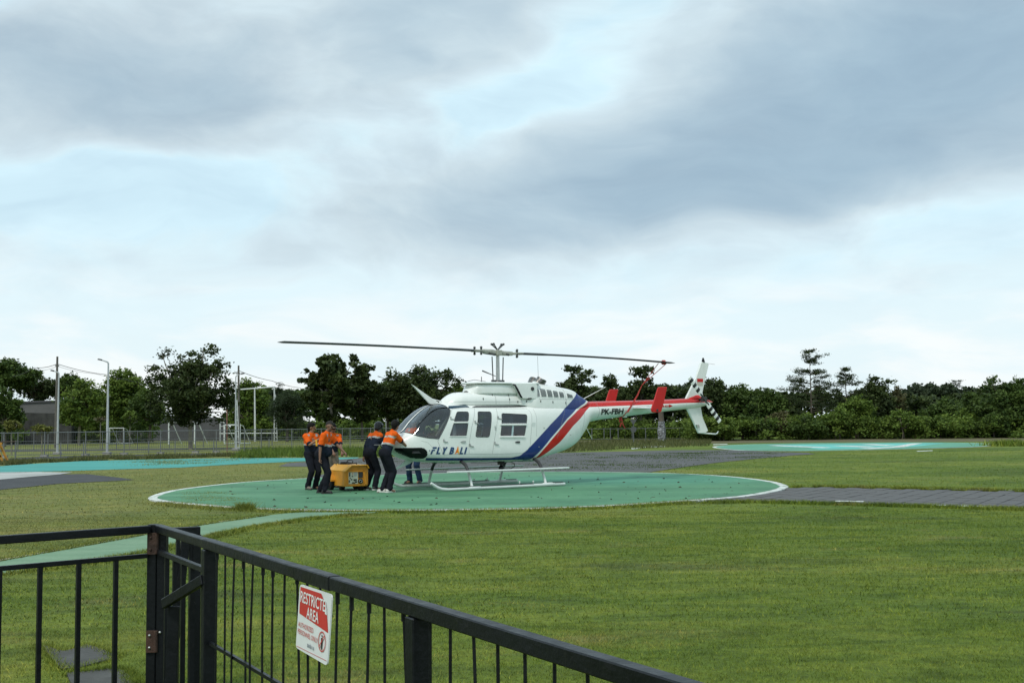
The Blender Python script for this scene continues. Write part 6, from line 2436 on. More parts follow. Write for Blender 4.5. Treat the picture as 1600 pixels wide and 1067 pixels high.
# ================================================================== FIELD FURNITURE ON THE LEFT
M_GALV = mat('galvanised', (.17, .178, .178), .5, .6, var=.15, scale=5)
M_GALVD = mat('galvanised_dull', (.085, .09, .09), .6, .4, var=.2, scale=5)
M_WHITEP = mat('white_post', (.56, .58, .57), .5, var=.1, scale=4, dirt=((.4, .38, .33), .3))
M_POLE = mat('grey_pole', (.42, .44, .45), .5, .3, var=.1, scale=3)
M_CPOLE = mat('concrete_pole', (.10, .092, .08), .85, var=.2, scale=3)
M_WALLD = mat('dark_rendered_wall', (.075, .075, .078), .9, var=.25, scale=.6, bump=.3)
M_WALLS = mat('stone_wall', (.036, .036, .033), .9, var=.55, scale=1.5, bump=1.0, bscale=3, dirt=((.03, .035, .02), .7))
M_WALLG = mat('grey_concrete_wall', (.12, .118, .112), .9, var=.2, scale=.5, bump=.3, dirt=((.08, .08, .07), .7))


def lamp(label, px_base, py_base, px_top, py_top, arm_px, Y, r0=.07, group=None):
    b0 = at(px_base, py_base, Y)
    b0.z = 0
    t0 = at(px_top, py_top, Y)
    root = empty('lamp_post', b0, 0, label, 'lamp post', group)
    h = t0.z
    dx = t0.x - b0.x
    MB().tube([(0, 0, 0), (dx * .5, 0, h * .5), (dx, 0, h)], [r0, r0 * .8, r0 * .55], 10).build('pole', M_POLE, root, smooth=True)
    MB().box((0, 0, .09), (.42, .42, .18)).build('base', M_CONC, root, bevel=.02)
    ax = arm_px / FPX * Y
    az = abs(ax) * .38
    a_ = MB()
    a_.tube([(dx, 0, h - .05), (dx + ax * .08, 0, h + az * .25), (dx + ax * .75, 0, h + az * .9)], [r0 * .6, r0 * .55, r0 * .4], 8)
    ar = a_.build('arm', M_POLE, root, smooth=True)
    hd_ = MB()
    ang = math.atan2(az * .65, abs(ax) * .67) * (1 if ax > 0 else -1)
    hd_.box((dx + ax * 1.0, 0, h + az * 1.08), (abs(ax) * .55, .22, .09), Matrix.Rotation(-ang * .7, 3, 'Y'), taper=.8)
    hd_.build('lamp_head', M_DSTEEL, ar, bevel=.02)
    return root


lamp('tallest lamp post on the left with its head pointing left', 167.3, 710, 169.3, 567, -13, 67.5, .085)
lamp('lamp post standing beside the tall utility pole', 89.5, 709, 92.0, 583, -10, 68.5, .075)
lamp('lamp post with its head pointing right beside the big dark tree', 368.2, 702, 368.4, 588, 11, 74, .06)
lamp('left of the two slim lamp posts behind the helmeted man', 604.4, 676, 601.3, 592, -9, 118, .085)
lamp('right of the two slim lamp posts, close to the helicopter nose', 622.2, 676, 620.2, 606, -9, 126, .085)


def pole(label, pxb, pyb, pxt, pyt, Y, cross=True):
    b0 = at(pxb, pyb, Y)
    b0.z = 0
    t0 = at(pxt, pyt, Y)
    root = empty('utility_pole', b0, 0, label, 'utility pole')
    MB().tube([(0, 0, 0), (t0.x - b0.x, 0, t0.z)], [.13, .08], 9).build('pole', M_CPOLE, root, smooth=True)
    m_ = MB()
    m_.tube([(t0.x - b0.x - .15, 0, t0.z * .90), (t0.x - b0.x + .15, 0, t0.z * .90)], .05, 6)
    m_.build('bracket', M_DSTEEL, root)
    return root, t0


_, ta = pole('tall utility pole behind the first lamp post', 87, 690, 89.6, 557, 92)
_, tb = pole('utility pole rising behind the right side of the big dark tree', 373, 690, 372.8, 571, 100)


def wire(label, pts, r=.02, sag=.0):
    mb = MB()
    for i in range(len(pts) - 1):
        a, c = Vector(pts[i]), Vector(pts[i + 1])
        P = [a.lerp(c, t / 12) - Vector((0, 0, sag * 4 * (t / 12) * (1 - t / 12))) for t in range(13)]
        mb.tube(P, r, 4)
    return tag(mb.build('overhead_wire', M_DARK), label, 'wire')


wire('upper overhead wire from the left tree past the tall utility pole to the dark tree', [at(20, 588, 98), at(53, 574.5, 96), at(89.5, 568.5, 92), at(168, 585.5, 95), at(240, 600, 97)], .026, .12)
wire('fainter lower overhead wire left of the tallest lamp post', [at(58, 579, 96), at(89.5, 572, 92), at(150, 584, 95), at(200, 592, 97)], .014, .1)
wire('overhead wire running right from the pole by the big dark tree', [at(366, 580, 100), at(373, 579, 100), at(425, 595, 112), at(470, 606, 126)], .026, .1)

# white goals
def goal(label, L, Y, r=.055, depth_px=14, base_bar=True):
    """L: (x left, x right, y top, y ground, slant px)"""
    x0, x1, yt, yb, sl = L
    a0, a1 = at(x0, yb, Y), at(x1, yb, Y)
    a0.z = a1.z = 0
    zt = at(x0, yt, Y).z
    root = empty('football_goal', a0, 0, label, 'goal', 'white football goals on the far field')
    w = a1.x - a0.x
    dp = 1.3
    sx = sl / FPX * Y
    MB().tube([(0, 0, 0), (0, 0, zt)], r, 8).build('post', M_WHITEP, root, smooth=True)
    MB().tube([(w, 0, 0), (w, 0, zt)], r, 8).build('post', M_WHITEP, root, smooth=True)
    MB().tube([(-r, 0, zt), (w + r, 0, zt)], r, 8).build('crossbar', M_WHITEP, root, smooth=True)
    for x in (0, w):
        MB().tube([(x, 0, zt), (x + sx * .3, dp * .3, zt * .94), (x + sx, dp, 0)], r * .7, 6).build('brace', M_WHITEP, root, smooth=True)
    if base_bar:
        MB().tube([(sx, dp, .04), (w + sx, dp, .04)], r * .6, 6).build('ground_bar', M_WHITEP, root)
        for x in (0, w):
            MB().tube([(x, 0, .04), (x + sx, dp, .04)], r * .6, 6).build('ground_bar', M_WHITEP, root)
    return root


goal('small white goal just right of the tallest lamp post', (171, 193, 669, 690.5, 8), 108)
goal('white goal behind the trunk of the big dark tree', (263.5, 304, 660, 690.5, 14), 104, .065, base_bar=False)
goal('white goal with a full frame right of the big dark tree', (351, 375, 664, 691, 11), 102, .06)

# tall white gantry of ladder posts and two beams
gY = 116
g0 = at(398, 686, gY)
g0.z = 0
gan = empty('white_gantry', g0, 0, 'tall white frame of ladder posts and two beams behind the goals', 'gantry')


def gl(px, py, dy=0.0):
    q = at(px, py, gY)
    return Vector((q.x - g0.x, dy, q.z))


for px, t_, b_ in ((398, 607, 686), (428.7, 604, 685)):
    p = MB()
    p.tube([gl(px, b_) * 1.0 - Vector((0, 0, gl(px, b_).z)), gl(px, t_)], .07, 8)
    po = p.build('post', M_WHITEP, gan, smooth=True)
    l_ = MB()
    lt_ = {398: 622, 428.7: 616}[px]
    off = {398: 1.6, 428.7: 4.5}[px]
    top_, bot_ = gl(px + off * .4, lt_), gl(px + off, b_)
    bot_.z = 0
    l_.tube([bot_, top_], .04, 6)
    for k in range(11):
        t = k / 11
        q = bot_.lerp(top_, t)
        l_.tube([Vector((gl(px, 640).x, 0, q.z)), q], .022, 5)
    l_.build('ladder', M_WHITEP, po)
MB().tube([gl(376, 608.5), gl(430, 604.2)], .075, 8).build('beam', M_WHITEP, gan, smooth=True)
MB().tube([gl(343, 677), gl(434, 676.6)], .055, 8).build('beam', M_WHITEP, gan, smooth=True)
for px in (344, 350):
    q0 = gl(px, 687)
    q0.z = 0
    MB().tube([q0, gl(px, 655)], .055, 8).build('short_post', M_WHITEP, gan, smooth=True)
for k in range(4):
    MB().tube([gl(344, 660 + k * 6), gl(350, 660 + k * 6)], .03, 5).build('rung', M_WHITEP, gan)
# lattice tower behind the lamp post by the dark tree
tw = empty('lattice_mast', at(371, 690, 76), 0, 'narrow white lattice mast right behind the lamp post by the dark tree', 'lattice mast')
tw.location.z = 0
q1, q2 = at(368.6, 625, 76) - tw.location, at(374.2, 664, 76) - tw.location
q0 = at(374.4, 690, 76) - tw.location
q0.z = 0
mb = MB()
mb.tube([q0, Vector((q1.x + .07, 0, q1.z))], .028, 6)
mb.tube([(at(370, 690, 76) - tw.location).xy.to_3d(), Vector((q1.x + .02, 0, q1.z))], .028, 6)
mb.build('leg', M_WHITEP, tw)
for k in range(9):
    z = q1.z * (k + .5) / 9.2
    f = 1 - z / q1.z
    MB().tube([(q1.x + .02 + f * .02, 0, z), (q1.x + .07 + f * (q0.x - q1.x - .07), 0, z)], .02, 5).build('rung', M_WHITEP, tw)
# thin reddish pole
rp = MB()
b0 = at(354.8, 706, 72)
b0.z = 0
rp.tube([b0, at(354.6, 640, 72)], .035, 6)
tag(rp.build('rusty_pole', mat('rust_paint', (.20, .09, .07), .8, var=.3)), 'thin rusty pole standing in front of the full-framed goal', 'pole')

# walls and banks beyond the field
def wall(name, label, px0, px1, t0, t1, Y, material, thick=.5, coping=None, zbot=0.0):
    a, c = at(px0, t0, Y), at(px1, t1, Y)
    mb = MB()
    mb.add([(a.x, Y, zbot), (c.x, Y, zbot), (c.x, Y, c.z), (a.x, Y, a.z), (a.x, Y + thick, zbot), (c.x, Y + thick, zbot), (c.x, Y + thick, c.z), (a.x, Y + thick, a.z)],
           [(0, 1, 2, 3), (7, 6, 5, 4), (0, 4, 5, 1), (1, 5, 6, 2), (2, 6, 7, 3), (3, 7, 4, 0)])
    if not coping:
        o = mb.build(name, material)
        return tag(o, label, 'wall')
    root = empty(name, (0, 0, 0), 0, label, 'wall')
    mb.build('wall_face', material, root)
    MB().bar(a + Vector((0, thick / 2, .08)), c + Vector((0, thick / 2, .08)), thick + .3, .16).build('coping', coping, root)
    return root


wall('stone_retaining_wall', 'dark mossy stone retaining wall low behind the left field', -60, 112, 643, 646, 113, M_WALLS, 1.5)
wall('concrete_wall', 'grey concrete wall above the mossy stone wall on the left', 22, 92, 630, 627.5, 116, M_WALLG, .5, M_WALLD, zbot=2.75)
wall('dark_wall', 'long dark grey wall behind the big dark tree and the goals', 184, 352, 645.5, 653, 128, M_WALLD, .6)

# ------------------------------------------------------------------ long metal fence on the left
def fence_line(label, posts, Y0, Y1, x0, x1, height, mid=True, short=None, base=True, bars=.11):
    """posts: photo x of each post; the line runs from distance Y0 at x0 to Y1 at x1"""
    def P(px):
        # intersection of the ray column with the fence line on the ground
        A, B = at(x0, 690, Y0), at(x1, 690, Y1)
        d = ray(px, 690)
        ex, ey = B.x - A.x, B.y - A.y
        t = (A.x * ey - A.y * ex) / (d.x * ey - d.y * ex)
        return Vector((d.x * t, d.y * t, 0))
    root = empty('metal_fence', P(posts[0]), 0, label, 'fence')
    o = root.location.copy()
    pts = [P(p) - o for p in posts]
    pm = MB().tube([(0, 0, 0), (0, 0, height + .06)], .035, 6).mesh('post')
    pm.materials.append(M_GALV)
    bm_ = MB().box((0, 0, .05), (.38, .30, .10)).mesh('post_base')
    bm_.materials.append(M_CONC)
    for q in pts:
        po = bpy.data.objects.new('post', pm)
        COL.objects.link(po)
        po.parent = root
        po.location = q
        if base:
            b2 = bpy.data.objects.new('post_base', bm_)
            COL.objects.link(b2)
            b2.parent = po
    for i in range(len(pts) - 1):
        a, c = pts[i], pts[i + 1]
        for z in ([.12, height * .52, height] if mid else [.12, height]):
            MB().tube([a + Vector((0, 0, z)), c + Vector((0, 0, z))], .018, 5).build('rail', M_GALV, root)
        L = (c - a).length
        k = max(2, int(L / bars))
        mb = MB()
        for j in range(1, k):
            q = a.lerp(c, j / k)
            mb.tube([q + Vector((0, 0, .10)), q + Vector((0, 0, height))], .0075, 3, caps=False)
        tag(mb.build('fence_bars', M_GALVD, root), kind='stuff')
    return root, P


f1, FP_ = fence_line('long grey barred fence crossing the left field in front of the lamp posts', [-46, 6, 69.7, 134, 194, 251, 305.5, 338, 382, 408, 456, 502, 547, 585, 622, 660], 64.5, 76, 70, 547, 1.36)
for px in (97.5, 133, 234, 275, 335, 421):
    q = FP_(px) - f1.location + Vector((.05, -.35, 0))
    MB().tube([q, q + Vector((0, 0, .80))], .032, 6).build('short_post', M_GALV, f1)
f2, _ = fence_line('second barred fence standing behind the first on the left', [-30, 3, 28, 53, 75, 106, 160, 182, 215, 265, 318, 370, 425, 480, 535, 579, 640], 82, 92, 75, 480, 1.30, base=False, bars=.16)
f3, _ = fence_line('low wire fence behind the helicopter tail', [905, 925, 944, 954, 966, 988, 1009, 1040, 1084, 1122, 1176], 100, 97, 944, 1176, 1.02, mid=False, base=False, bars=1.2)

# yellow stand at the left edge
yb = at(3, 726, 58)
ys = empty('yellow_trestle', G(-6, 724.5), 0, 'small yellow trestle at the left edge of the cyan pad', 'trestle')
YM = mat('trestle_yellow', (.40, .19, .02), .6, var=.2, scale=5)
u = 58 / FPX
for a, c, nm in (((-.10, 0, .95), (.36, 0, 0), 'leg'), ((-.10, 0, .95), (-.50, 0, 0), 'leg'), ((-.10, .5, .95), (.36, .5, 0), 'leg'), ((-.4, .0, .35), (.24, 0, .35), 'rail'), ((-.5, 0, .05), (.50, 0, .05), 'rail'), ((-.3, .25, .93), (.14, .25, .93), 'top_board')):
    MB().bar(a, c, .09, .09).build(nm, YM, ys)
rb = MB()
p0, p1 = G(-30, 723), G(24, 719)
rl = empty('low_rail', p0, 0, 'low rusty rail in front of the fence at the far left', 'rail')
MB().tube([(0, 0, .95), p1 - p0 + Vector((0, 0, .95))], .03, 6).build('top_rail', mat('rusty_rail', (.09, .06, .045), .9, var=.3), rl)
MB().tube([p1 - p0, p1 - p0 + Vector((0, 0, 1.0))], .035, 6).build('post', M_GALV, rl)

# things behind the tail: wrapped trunk and a small sign seen from behind
wb = at(1034, 690, 92)
wb.z = 0
M_WRAPW = mat('pale_sheeting', (.28, .29, .30), .7, var=.6, scale=9)
wt = empty('wrapped_pillar', wb, 0, 'trunk wrapped in black and white sheeting under the tail boom', 'pillar')
MB().tube([(0, 0, 0), (.02, 0, 1.2), (-.03, .02, 2.5), (.05, 0, 4.0)], [.30, .24, .20, .15], 10).build('trunk', M_BARK, wt, smooth=True)
_mt, _b, _p = _mat('mottled_sheeting')
_t = _b.n('ShaderNodeTexCoord').outputs['Object']
_b.put(_p.inputs['Base Color'], _b.ramp(_b.noise(_b.vmath('MULTIPLY', _t, (1, 1, 2.2)), 4.5, 6, .75, .6), [(.42, (.018, .018, .019)), (.50, (.12, .12, .125)), (.60, (.36, .37, .38))]))
q = MB()
q.tube([(0, -.02, .03), (.03, -.02, .4), (-.02, -.02, .8), (.02, -.02, 1.2), (0, -.02, 1.62)], [.36, .32, .34, .29, .27], 11)
q.build('wrapping', _mt, wt)
sg_ = at(990, 683, 84)
sg_.z = 0
sb = empty('small_sign', sg_, 0, 'small grey sign seen from behind on a thin post under the tail boom', 'sign')
MB().tube([(0, 0, 0), (0, 0, 1.75)], .03, 6).build('post', M_GALV, sb)
MB().disc((0, -.04, 1.05), (0, 1, 0), .22, .02, 16).build('round_plate', M_GALVD, sb)
MB().prism([(-.26, 1.78), (.26, 1.78), (0, 1.35)], (0, -.04, 0), (1, 0, 0), (0, 0, 1), (0, .02, 0)).build('triangle_plate', M_GALVD, sb)

# reddish stones at the foot of the right wood
M_RUB = mat('red_stone', (.15, .075, .05), .9, var=.5, scale=2, bump=.6, bscale=5)
r = np.random.default_rng(5)
mb = MB()
for k in range(110):
    px = r.choice([1392, 1446, 1455, 1470, 1500, 1532]) + r.normal() * 9
    q = G(px, 683.6 - (px - 1400) * .005 + r.normal() * .5)
    s = r.uniform(.10, .28)
    mb.ball((q.x, q.y, s * .4), (s, s * .8, s * .6), 6, 4, rot=Matrix.Rotation(r.uniform(0, 6), 3, 'Z'))
tag(mb.build('rubble', M_RUB), 'reddish rubble along the foot of the right wood', kind='stuff')

# ================================================================== FOREGROUND RAILING
M_RAIL = mat('black_railing_paint', (.0055, .0068, .0085), .42, spec=.22, var=.35, scale=7, bump=.25, bscale=40, dirt=((.022, .022, .021), .35))
M_RUST = mat('rusty_hinge', (.045, .022, .014), .8, var=.5, scale=14, bump=.6, bscale=60)
M_BOLT = mat('bolt_steel', (.42, .42, .40), .35, .9, var=.2)
ZT = 1.05                               # centre height of the top rail
FA = G(247, 825, ZT)
FB = G(1000, 1058, ZT)
FD = (FB - FA)
FD.z = 0
FD.normalize()
FN = Vector((-FD.y, FD.x, 0))           # towards the pad
FA0 = Vector((FA.x, FA.y, 0))


def fpt(t, z, n=0.0):
    return Vector((FD.x * t + FN.x * n, FD.y * t + FN.y * n, z))


rail = empty('railing', FA0, 0, 'black railing with thin rods and a sign, running from the corner to the bottom right', 'railing')
L1 = 6.1
MB().bar(fpt(.0, ZT), fpt(1.075, ZT), .046, .046).build('top_rail', M_RAIL, rail, bevel=.004)
MB().bar(fpt(1.04, ZT), fpt(2.40, ZT), .049, .049).build('top_rail', M_RAIL, rail, bevel=.004)
MB().bar(fpt(2.402, ZT - .001), fpt(2.79, ZT - .001), .053, .055).build('rail_sleeve', M_RAIL, rail, bevel=.004)
MB().bar(fpt(2.792, ZT), fpt(L1, ZT), .049, .049).build('top_rail', M_RAIL, rail, bevel=.004)
for t, w in ((1.075, .062), (3.508, .062), (5.9, .062)):
    MB().bar(fpt(t, 0), fpt(t, ZT - .026), w, w, up=FD).build('post', M_RAIL, rail, bevel=.004)
MB().bar(fpt(1.11, .56), fpt(3.47, .55), .016, .016).build('lower_rail', M_RAIL, rail)
MB().bar(fpt(3.54, .55), fpt(5.87, .55), .016, .016).build('lower_rail', M_RAIL, rail)
MB().bar(fpt(1.11, .10), fpt(3.47, .10), .03, .03).build('lower_rail', M_RAIL, rail)
MB().bar(fpt(3.54, .10), fpt(5.87, .10), .03, .03).build('lower_rail', M_RAIL, rail)
rr = np.random.default_rng(77)
RODS = [1.226, 1.363, 1.512, 1.655, 1.798, 1.939, 2.073, 2.225, 2.377, 2.495, 2.64, 2.819, 2.956, 3.116, 3.247, 3.404, 3.603, 3.742, 3.891, 4.035, 4.185, 4.336, 4.489] + [4.64 + .15 * k for k in range(8)]
for t in RODS:
    j = rr.normal(0, .008)
    k = rr.normal(0, .007)
    mb = MB()
    mb.tube([fpt(t, .09), fpt(t + j * .5, .35, k), fpt(t + j, .62, k), fpt(t, ZT - .02)], .0052, 6)
    if rr.random() < .3:
        mb.tube([fpt(t, ZT - rr.uniform(.05, .09)), fpt(t, ZT - .022)], .0085, 6)
    mb.build('rod', M_RAIL, rail)
# short gate bay between the corner post and the first post
MB().bar(fpt(.03, .915), fpt(1.045, .913), .028, .028).build('second_rail', M_RAIL, rail, bevel=.002)
for t in (.22, .40, .58, .76):
    MB().bar(fpt(t, .05), fpt(t, .90), .024, .024, up=FD).build('bar', M_RAIL, rail)
MB().bar(fpt(.03, .06), fpt(1.045, .06), .028, .028).build('lower_rail', M_RAIL, rail)

# corner posts with rusty hinges
for dx, zt_ in ((-.029, ZT + .024), (.029, ZT - .022)):
    MB().bar(Vector((dx, .0, 0)), Vector((dx, .0, zt_)), .054, .054, up=(0, 1, 0)).build('corner_post', M_RAIL, rail, bevel=.004)
LD = (G(0, 842.5, ZT) - FA)
LD.z = 0
LD.normalize()
LN = Vector((LD.y, -LD.x, 0))
for z in (.965, .40):
    h = MB()
    h.box((-.018, -.034, z), (.066, .012, .125))
    h.tube([(.004, -.042, z - .06), (.004, -.042, z + .06)], .010, 8)
    hg = h.build('hinge', M_RUST, rail)
    for dz in (-.035, .035):
        b_ = MB()
        b_.ball((-.030, -.041, z + dz), .009, 8, 5)
        b_.build('bolt', M_BOLT if z < .5 else M_RUST, hg, smooth=True)
    if z < .5:
        b_ = MB()
        b_.ball((.026, -.029, z + .05), .009, 8, 5)
        b_.build('bolt', M_BOLT, hg, smooth=True)

# gate leaf to the left of the corner
gate = empty('gate', FA0 + LD * .075, 0, 'black gate leaf with wide-spaced bars left of the corner post', 'gate')


def lpt(t, z, n=0.0):
    return Vector((LD.x * t + LN.x * n, LD.y * t + LN.y * n, z))


GL = 1.55
MB().bar(lpt(-.022, ZT - .002), lpt(GL, ZT - .002), .045, .045).build('top_rail', M_RAIL, gate, bevel=.004)
MB().bar(lpt(-.01, .895), lpt(GL, .895), .026, .026).build('second_rail', M_RAIL, gate, bevel=.002)
MB().bar(lpt(-.01, .07), lpt(GL, .07), .03, .03).build('lower_rail', M_RAIL, gate)
for i in range(7):
    MB().bar(lpt(.175 + .212 * i, .08), lpt(.175 + .212 * i, .882), .024, .024, up=LD).build('bar', M_RAIL, gate)
MB().bar(lpt(GL, 0), lpt(GL, ZT - .03), .05, .05, up=LD).build('stile', M_RAIL, gate)

# slanted latch arm and the plate hanging from it
la = empty('latch_arm', FA0 + fpt(1.0, 0), 0, 'slanted black latch bar on the post between the rods and the corner', 'latch')
q1 = at(318, 905, (FA0 + fpt(1.03, 0)).y - .05) - la.location
q0 = at(256, 943, (FA0 + fpt(.30, 0)).y - .35) - la.location
MB().bar(q0, q1, .03, .052).build('arm', M_RAIL, la, bevel=.004)
MB().bar(Vector((q0.x + .03, q0.y + .02, 0)), Vector((q0.x + .05, q0.y + .02, q0.z - .015)), .022, .062, up=(1, 0, 0)).build('hanging_plate', M_RAIL, la, bevel=.003)

# the other leaf, swung open behind the corner and seen almost end on
og = empty('open_gate', Vector((G(303, 826, ZT).x, G(303, 826, ZT).y + .25, 0)), 0, 'black gate leaf standing open behind the corner, seen nearly edge on', 'gate')
o0 = og.location
far_ = at(307, 826, o0.y + .20) - o0
near_ = at(268, 827, o0.y + .12) - o0
od = Vector((near_.x - far_.x, near_.y - far_.y, 0))
w3 = Vector((far_.x, far_.y, 0))
MB().bar(w3 + Vector((.022, 0, 1.0)), w3 + od + Vector((-.02, 0, 1.0)), .045, .05).build('top_rail', M_RAIL, og, bevel=.004)
MB().bar(w3 + Vector((0, 0, 0)), w3 + Vector((0, 0, .975)), .035, .052, up=od).build('stile', M_RAIL, og, bevel=.003)
MB().bar(w3 + od * .5 + Vector((-.07, -.06, 0)), w3 + od * .42 + Vector((.0, 0, .975)), .035, .052, up=od).build('stile', M_RAIL, og, bevel=.003)
for t in (.22, .74):
    MB().bar(w3 + od * t + Vector((0, 0, .05)), w3 + od * t + Vector((0, 0, .97)), .022, .022, up=od).build('bar', M_RAIL, og)
MB().ball(w3 + Vector((-.01, -.03, .56)), .012, 8, 6).build('knob', mat('knob_brass', (.5, .45, .33), .4, .3), og, smooth=True)

# ------------------------------------------------------------------ restricted-area sign
M_SIGN = mat('sign_board', (.70, .71, .70), .4, var=.05, scale=6, dirt=((.45, .44, .40), .25))
M_SRED = mat('sign_red', (.50, .028, .022), .45, var=.08)
M_SRED2 = mat('sign_red_print', (.50, .07, .06), .5, var=.08)
M_SGREY = mat('sign_grey_print', (.16, .18, .22), .5, var=.1)
tl = FA + FD * 2.50 - FN * .03
SW, SHH = .345, .262
sgn = empty('warning_sign', Vector((tl.x, tl.y, 0)), 0, 'white and red restricted area sign hung on the black railing', 'sign')
sx = FD.copy()
sz = Vector((0, 0, 1))
s0 = Vector((0, 0, 1.015))
# the board hangs a little away from the rods at its foot
sz = (sz + FN * .05).normalized()
sn = -FN
ZSK = .0


def spt(x, y, n=0.0):
    """x from the left edge, y down from the top edge"""
    return s0 + sx * x - sz * y + sn * n


mb = MB()
P = rounded([(0, 0), (SW, 0), (SW - .015, -SHH), (-.012, -SHH + .012)], .02, 3)
mb.prism(P, s0, sx, sz, sn * .006)
bd_ = mb.build('board', M_SIGN, sgn)


def splate(name, P, material, n=.0045):
    mb = MB()
    mb.add([spt(x, y, n) for x, y in P], [tuple(range(len(P)))])
    return mb.build(name, material, bd_)


splate('red_field', [(.012, .008), (.240, .008), (.300, .050), (.328, .142), (.014, .112)], M_SRED)
splate('red_line', [(.0, .2405), (.325, .2435), (.325, .2455), (.0, .2425)], M_SRED2)


def stext(txt, x, y, w, h, material, n=.006, slope=0.0, bold=.0, name='lettering'):
    vs, fs = text_mesh(txt, .1, 0, bold)
    vs = fit(vs, w, h)
    mb = MB()
    mb.add([spt(x + a, y + h - c + slope * a, n) for a, c in vs], fs)
    return mb.build(name, material, bd_)


M_SWHITE = mat('sign_white_print', (.74, .74, .72), .45, var=.05)
stext('RESTRICTE', .022, .022, .268, .044, M_SWHITE, slope=.015, bold=.0012)
splate('lettering', [(.291, .031), (.297, .031), (.312, .079), (.291, .077)], M_SWHITE, .006)
stext('AREA', .098, .075, .130, .042, M_SWHITE, slope=.04, bold=.0012)
stext('AUTHORIZED', .012, .143, .165, .019, M_SRED2, slope=.02, bold=.0004)
stext('PERSONNEL ONLY', .010, .170, .218, .019, M_SRED2, slope=.03, bold=.0004)
stext('avia u', .120, .208, .072, .018, M_SGREY, slope=.02, bold=.0015)
# no-entry figure
ccx, ccy, cr = .272, .182, .038
mb = MB()
ring = [(ccx + cr * math.cos(a), ccy + cr * 1.0 * math.sin(a)) for a in np.linspace(0, 2 * math.pi, 33)[:-1]]
rin = [(ccx + (cr - .005) * math.cos(a), ccy + (cr - .005) * math.sin(a)) for a in np.linspace(0, 2 * math.pi, 33)[:-1]]
mb.add([spt(x, y, .006) for x, y in ring + rin], [(i, (i + 1) % 32, 32 + (i + 1) % 32, 32 + i) for i in range(32)])
mb.build('no_entry_ring', M_SRED2, bd_)
splate('figure', [(ccx - .008, ccy - .014), (ccx + .008, ccy - .014), (ccx + .007, ccy + .008), (ccx + .005, ccy + .029), (ccx - .005, ccy + .029), (ccx - .007, ccy + .008)], M_BLACKT, .0065)
splate('figure', [(ccx + .005 * math.cos(a), ccy - .021 + .005 * math.sin(a)) for a in np.linspace(0, 6.28, 10)[:-1]], M_BLACKT, .0065)
splate('no_entry_bar', [(ccx - .027, ccy + .023), (ccx - .023, ccy + .027), (ccx + .027, ccy - .023), (ccx + .023, ccy - .027)], M_SRED2, .0075)
# ================================================================== STEPPING STONES
M_SLAB = mat('stepping_slab', (.060, .058, .053), .9, var=.35, scale=4, bump=.6, bscale=18, dirt=((.045, .045, .04), .8))
for L, lab in ((([(66, 1009), (98, 1019), (120, 1014), (135, 1008), (160, 1016), (176, 1024), (176, 1031), (150, 1037), (125, 1044), (94, 1047), (80, 1030)]), 'cracked dark stepping slab in the grass, the farther of two'),
               (([(103, 1053), (130, 1051), (165, 1046), (192, 1047), (205, 1060), (214, 1075), (120, 1090)]), 'dark stepping slab at the bottom edge behind the gate bars')):
    Pq = ragged(gp(L), .07, .012, 21.0)
    o = sheet('stepping_stone', Pq, .014, M_SLAB, .05)
    tag(o, lab, 'stepping stone', 'stepping stones')

# ================================================================== GRASS BLADES
def lawn_mat():
    mt, b, p = _mat('lawn_blades')
    at_ = b.n('ShaderNodeAttribute', attribute_name='tint').outputs['Fac']
    geo = b.n('ShaderNodeNewGeometry').outputs['Position']
    st = b.vmath('MULTIPLY', geo, (.45, 1.0, 0.0))
    big = b.noise(st, .22, 5, .6, .6)
    mid = b.noise(st, .9, 6, .65, .4)
    c = b.ramp(big, [(.30, (.066, .108, .011)), (.45, (.108, .162, .017)), (.57, (.146, .190, .025)), (.70, (.228, .218, .055))])
    c = b.mix(b.math('MULTIPLY', b.smooth(mid, .53, .70), .6), c, (.250, .205, .070))
    dark = b.smooth(b.noise(b.vmath('MULTIPLY', geo, (.30, 1.1, 0.0)), .55, 5, .62, .5), .57, .70)
    c = b.mix(b.math('MULTIPLY', dark, .55), c, (.060, .084, .022))
    mott = b.noise(b.vmath('MULTIPLY', geo, (.5, 1.2, 0.0)), 2.1, 6, .7, .4)
    c = b.mix(.85, c, b.ramp(mott, [(.34, (.52, .58, .50)), (.5, (1, 1, 1)), (.66, (1.45, 1.26, 1.28))]), 'MULTIPLY')
    sx = b.n('ShaderNodeSeparateXYZ')
    b.put(sx.inputs[0], geo)
    left = b.math('SUBTRACT', 1.0, b.smooth(sx.outputs['X'], -9.0, -2.0))
    left = b.math('MULTIPLY', left, b.smooth(sx.outputs['Y'], 9.0, 16.0))
    left = b.math('MULTIPLY', left, b.math('MULTIPLY_ADD', mid, .9, .15))
    c = b.mix(left, c, (.215, .205, .070))
    c = b.mix(1.0, c, b.ramp(at_, [(0, (.62, .64, .60)), (.5, (1, 1, 1)), (.88, (1.35, 1.25, 1.1)), (1, (2.0, 1.6, 1.7))]), 'MULTIPLY')
    b.put(p.inputs['Base Color'], c)
    p.inputs['Roughness'].default_value = .7
    p.inputs['Specular IOR Level'].default_value = .2
    return mt


def on_hard(x, y):
    for P in HARD:
        if P[4] <= x <= P[5] and P[6] <= y <= P[7] and in_poly(x, y, P[0]):
            return True
    return False


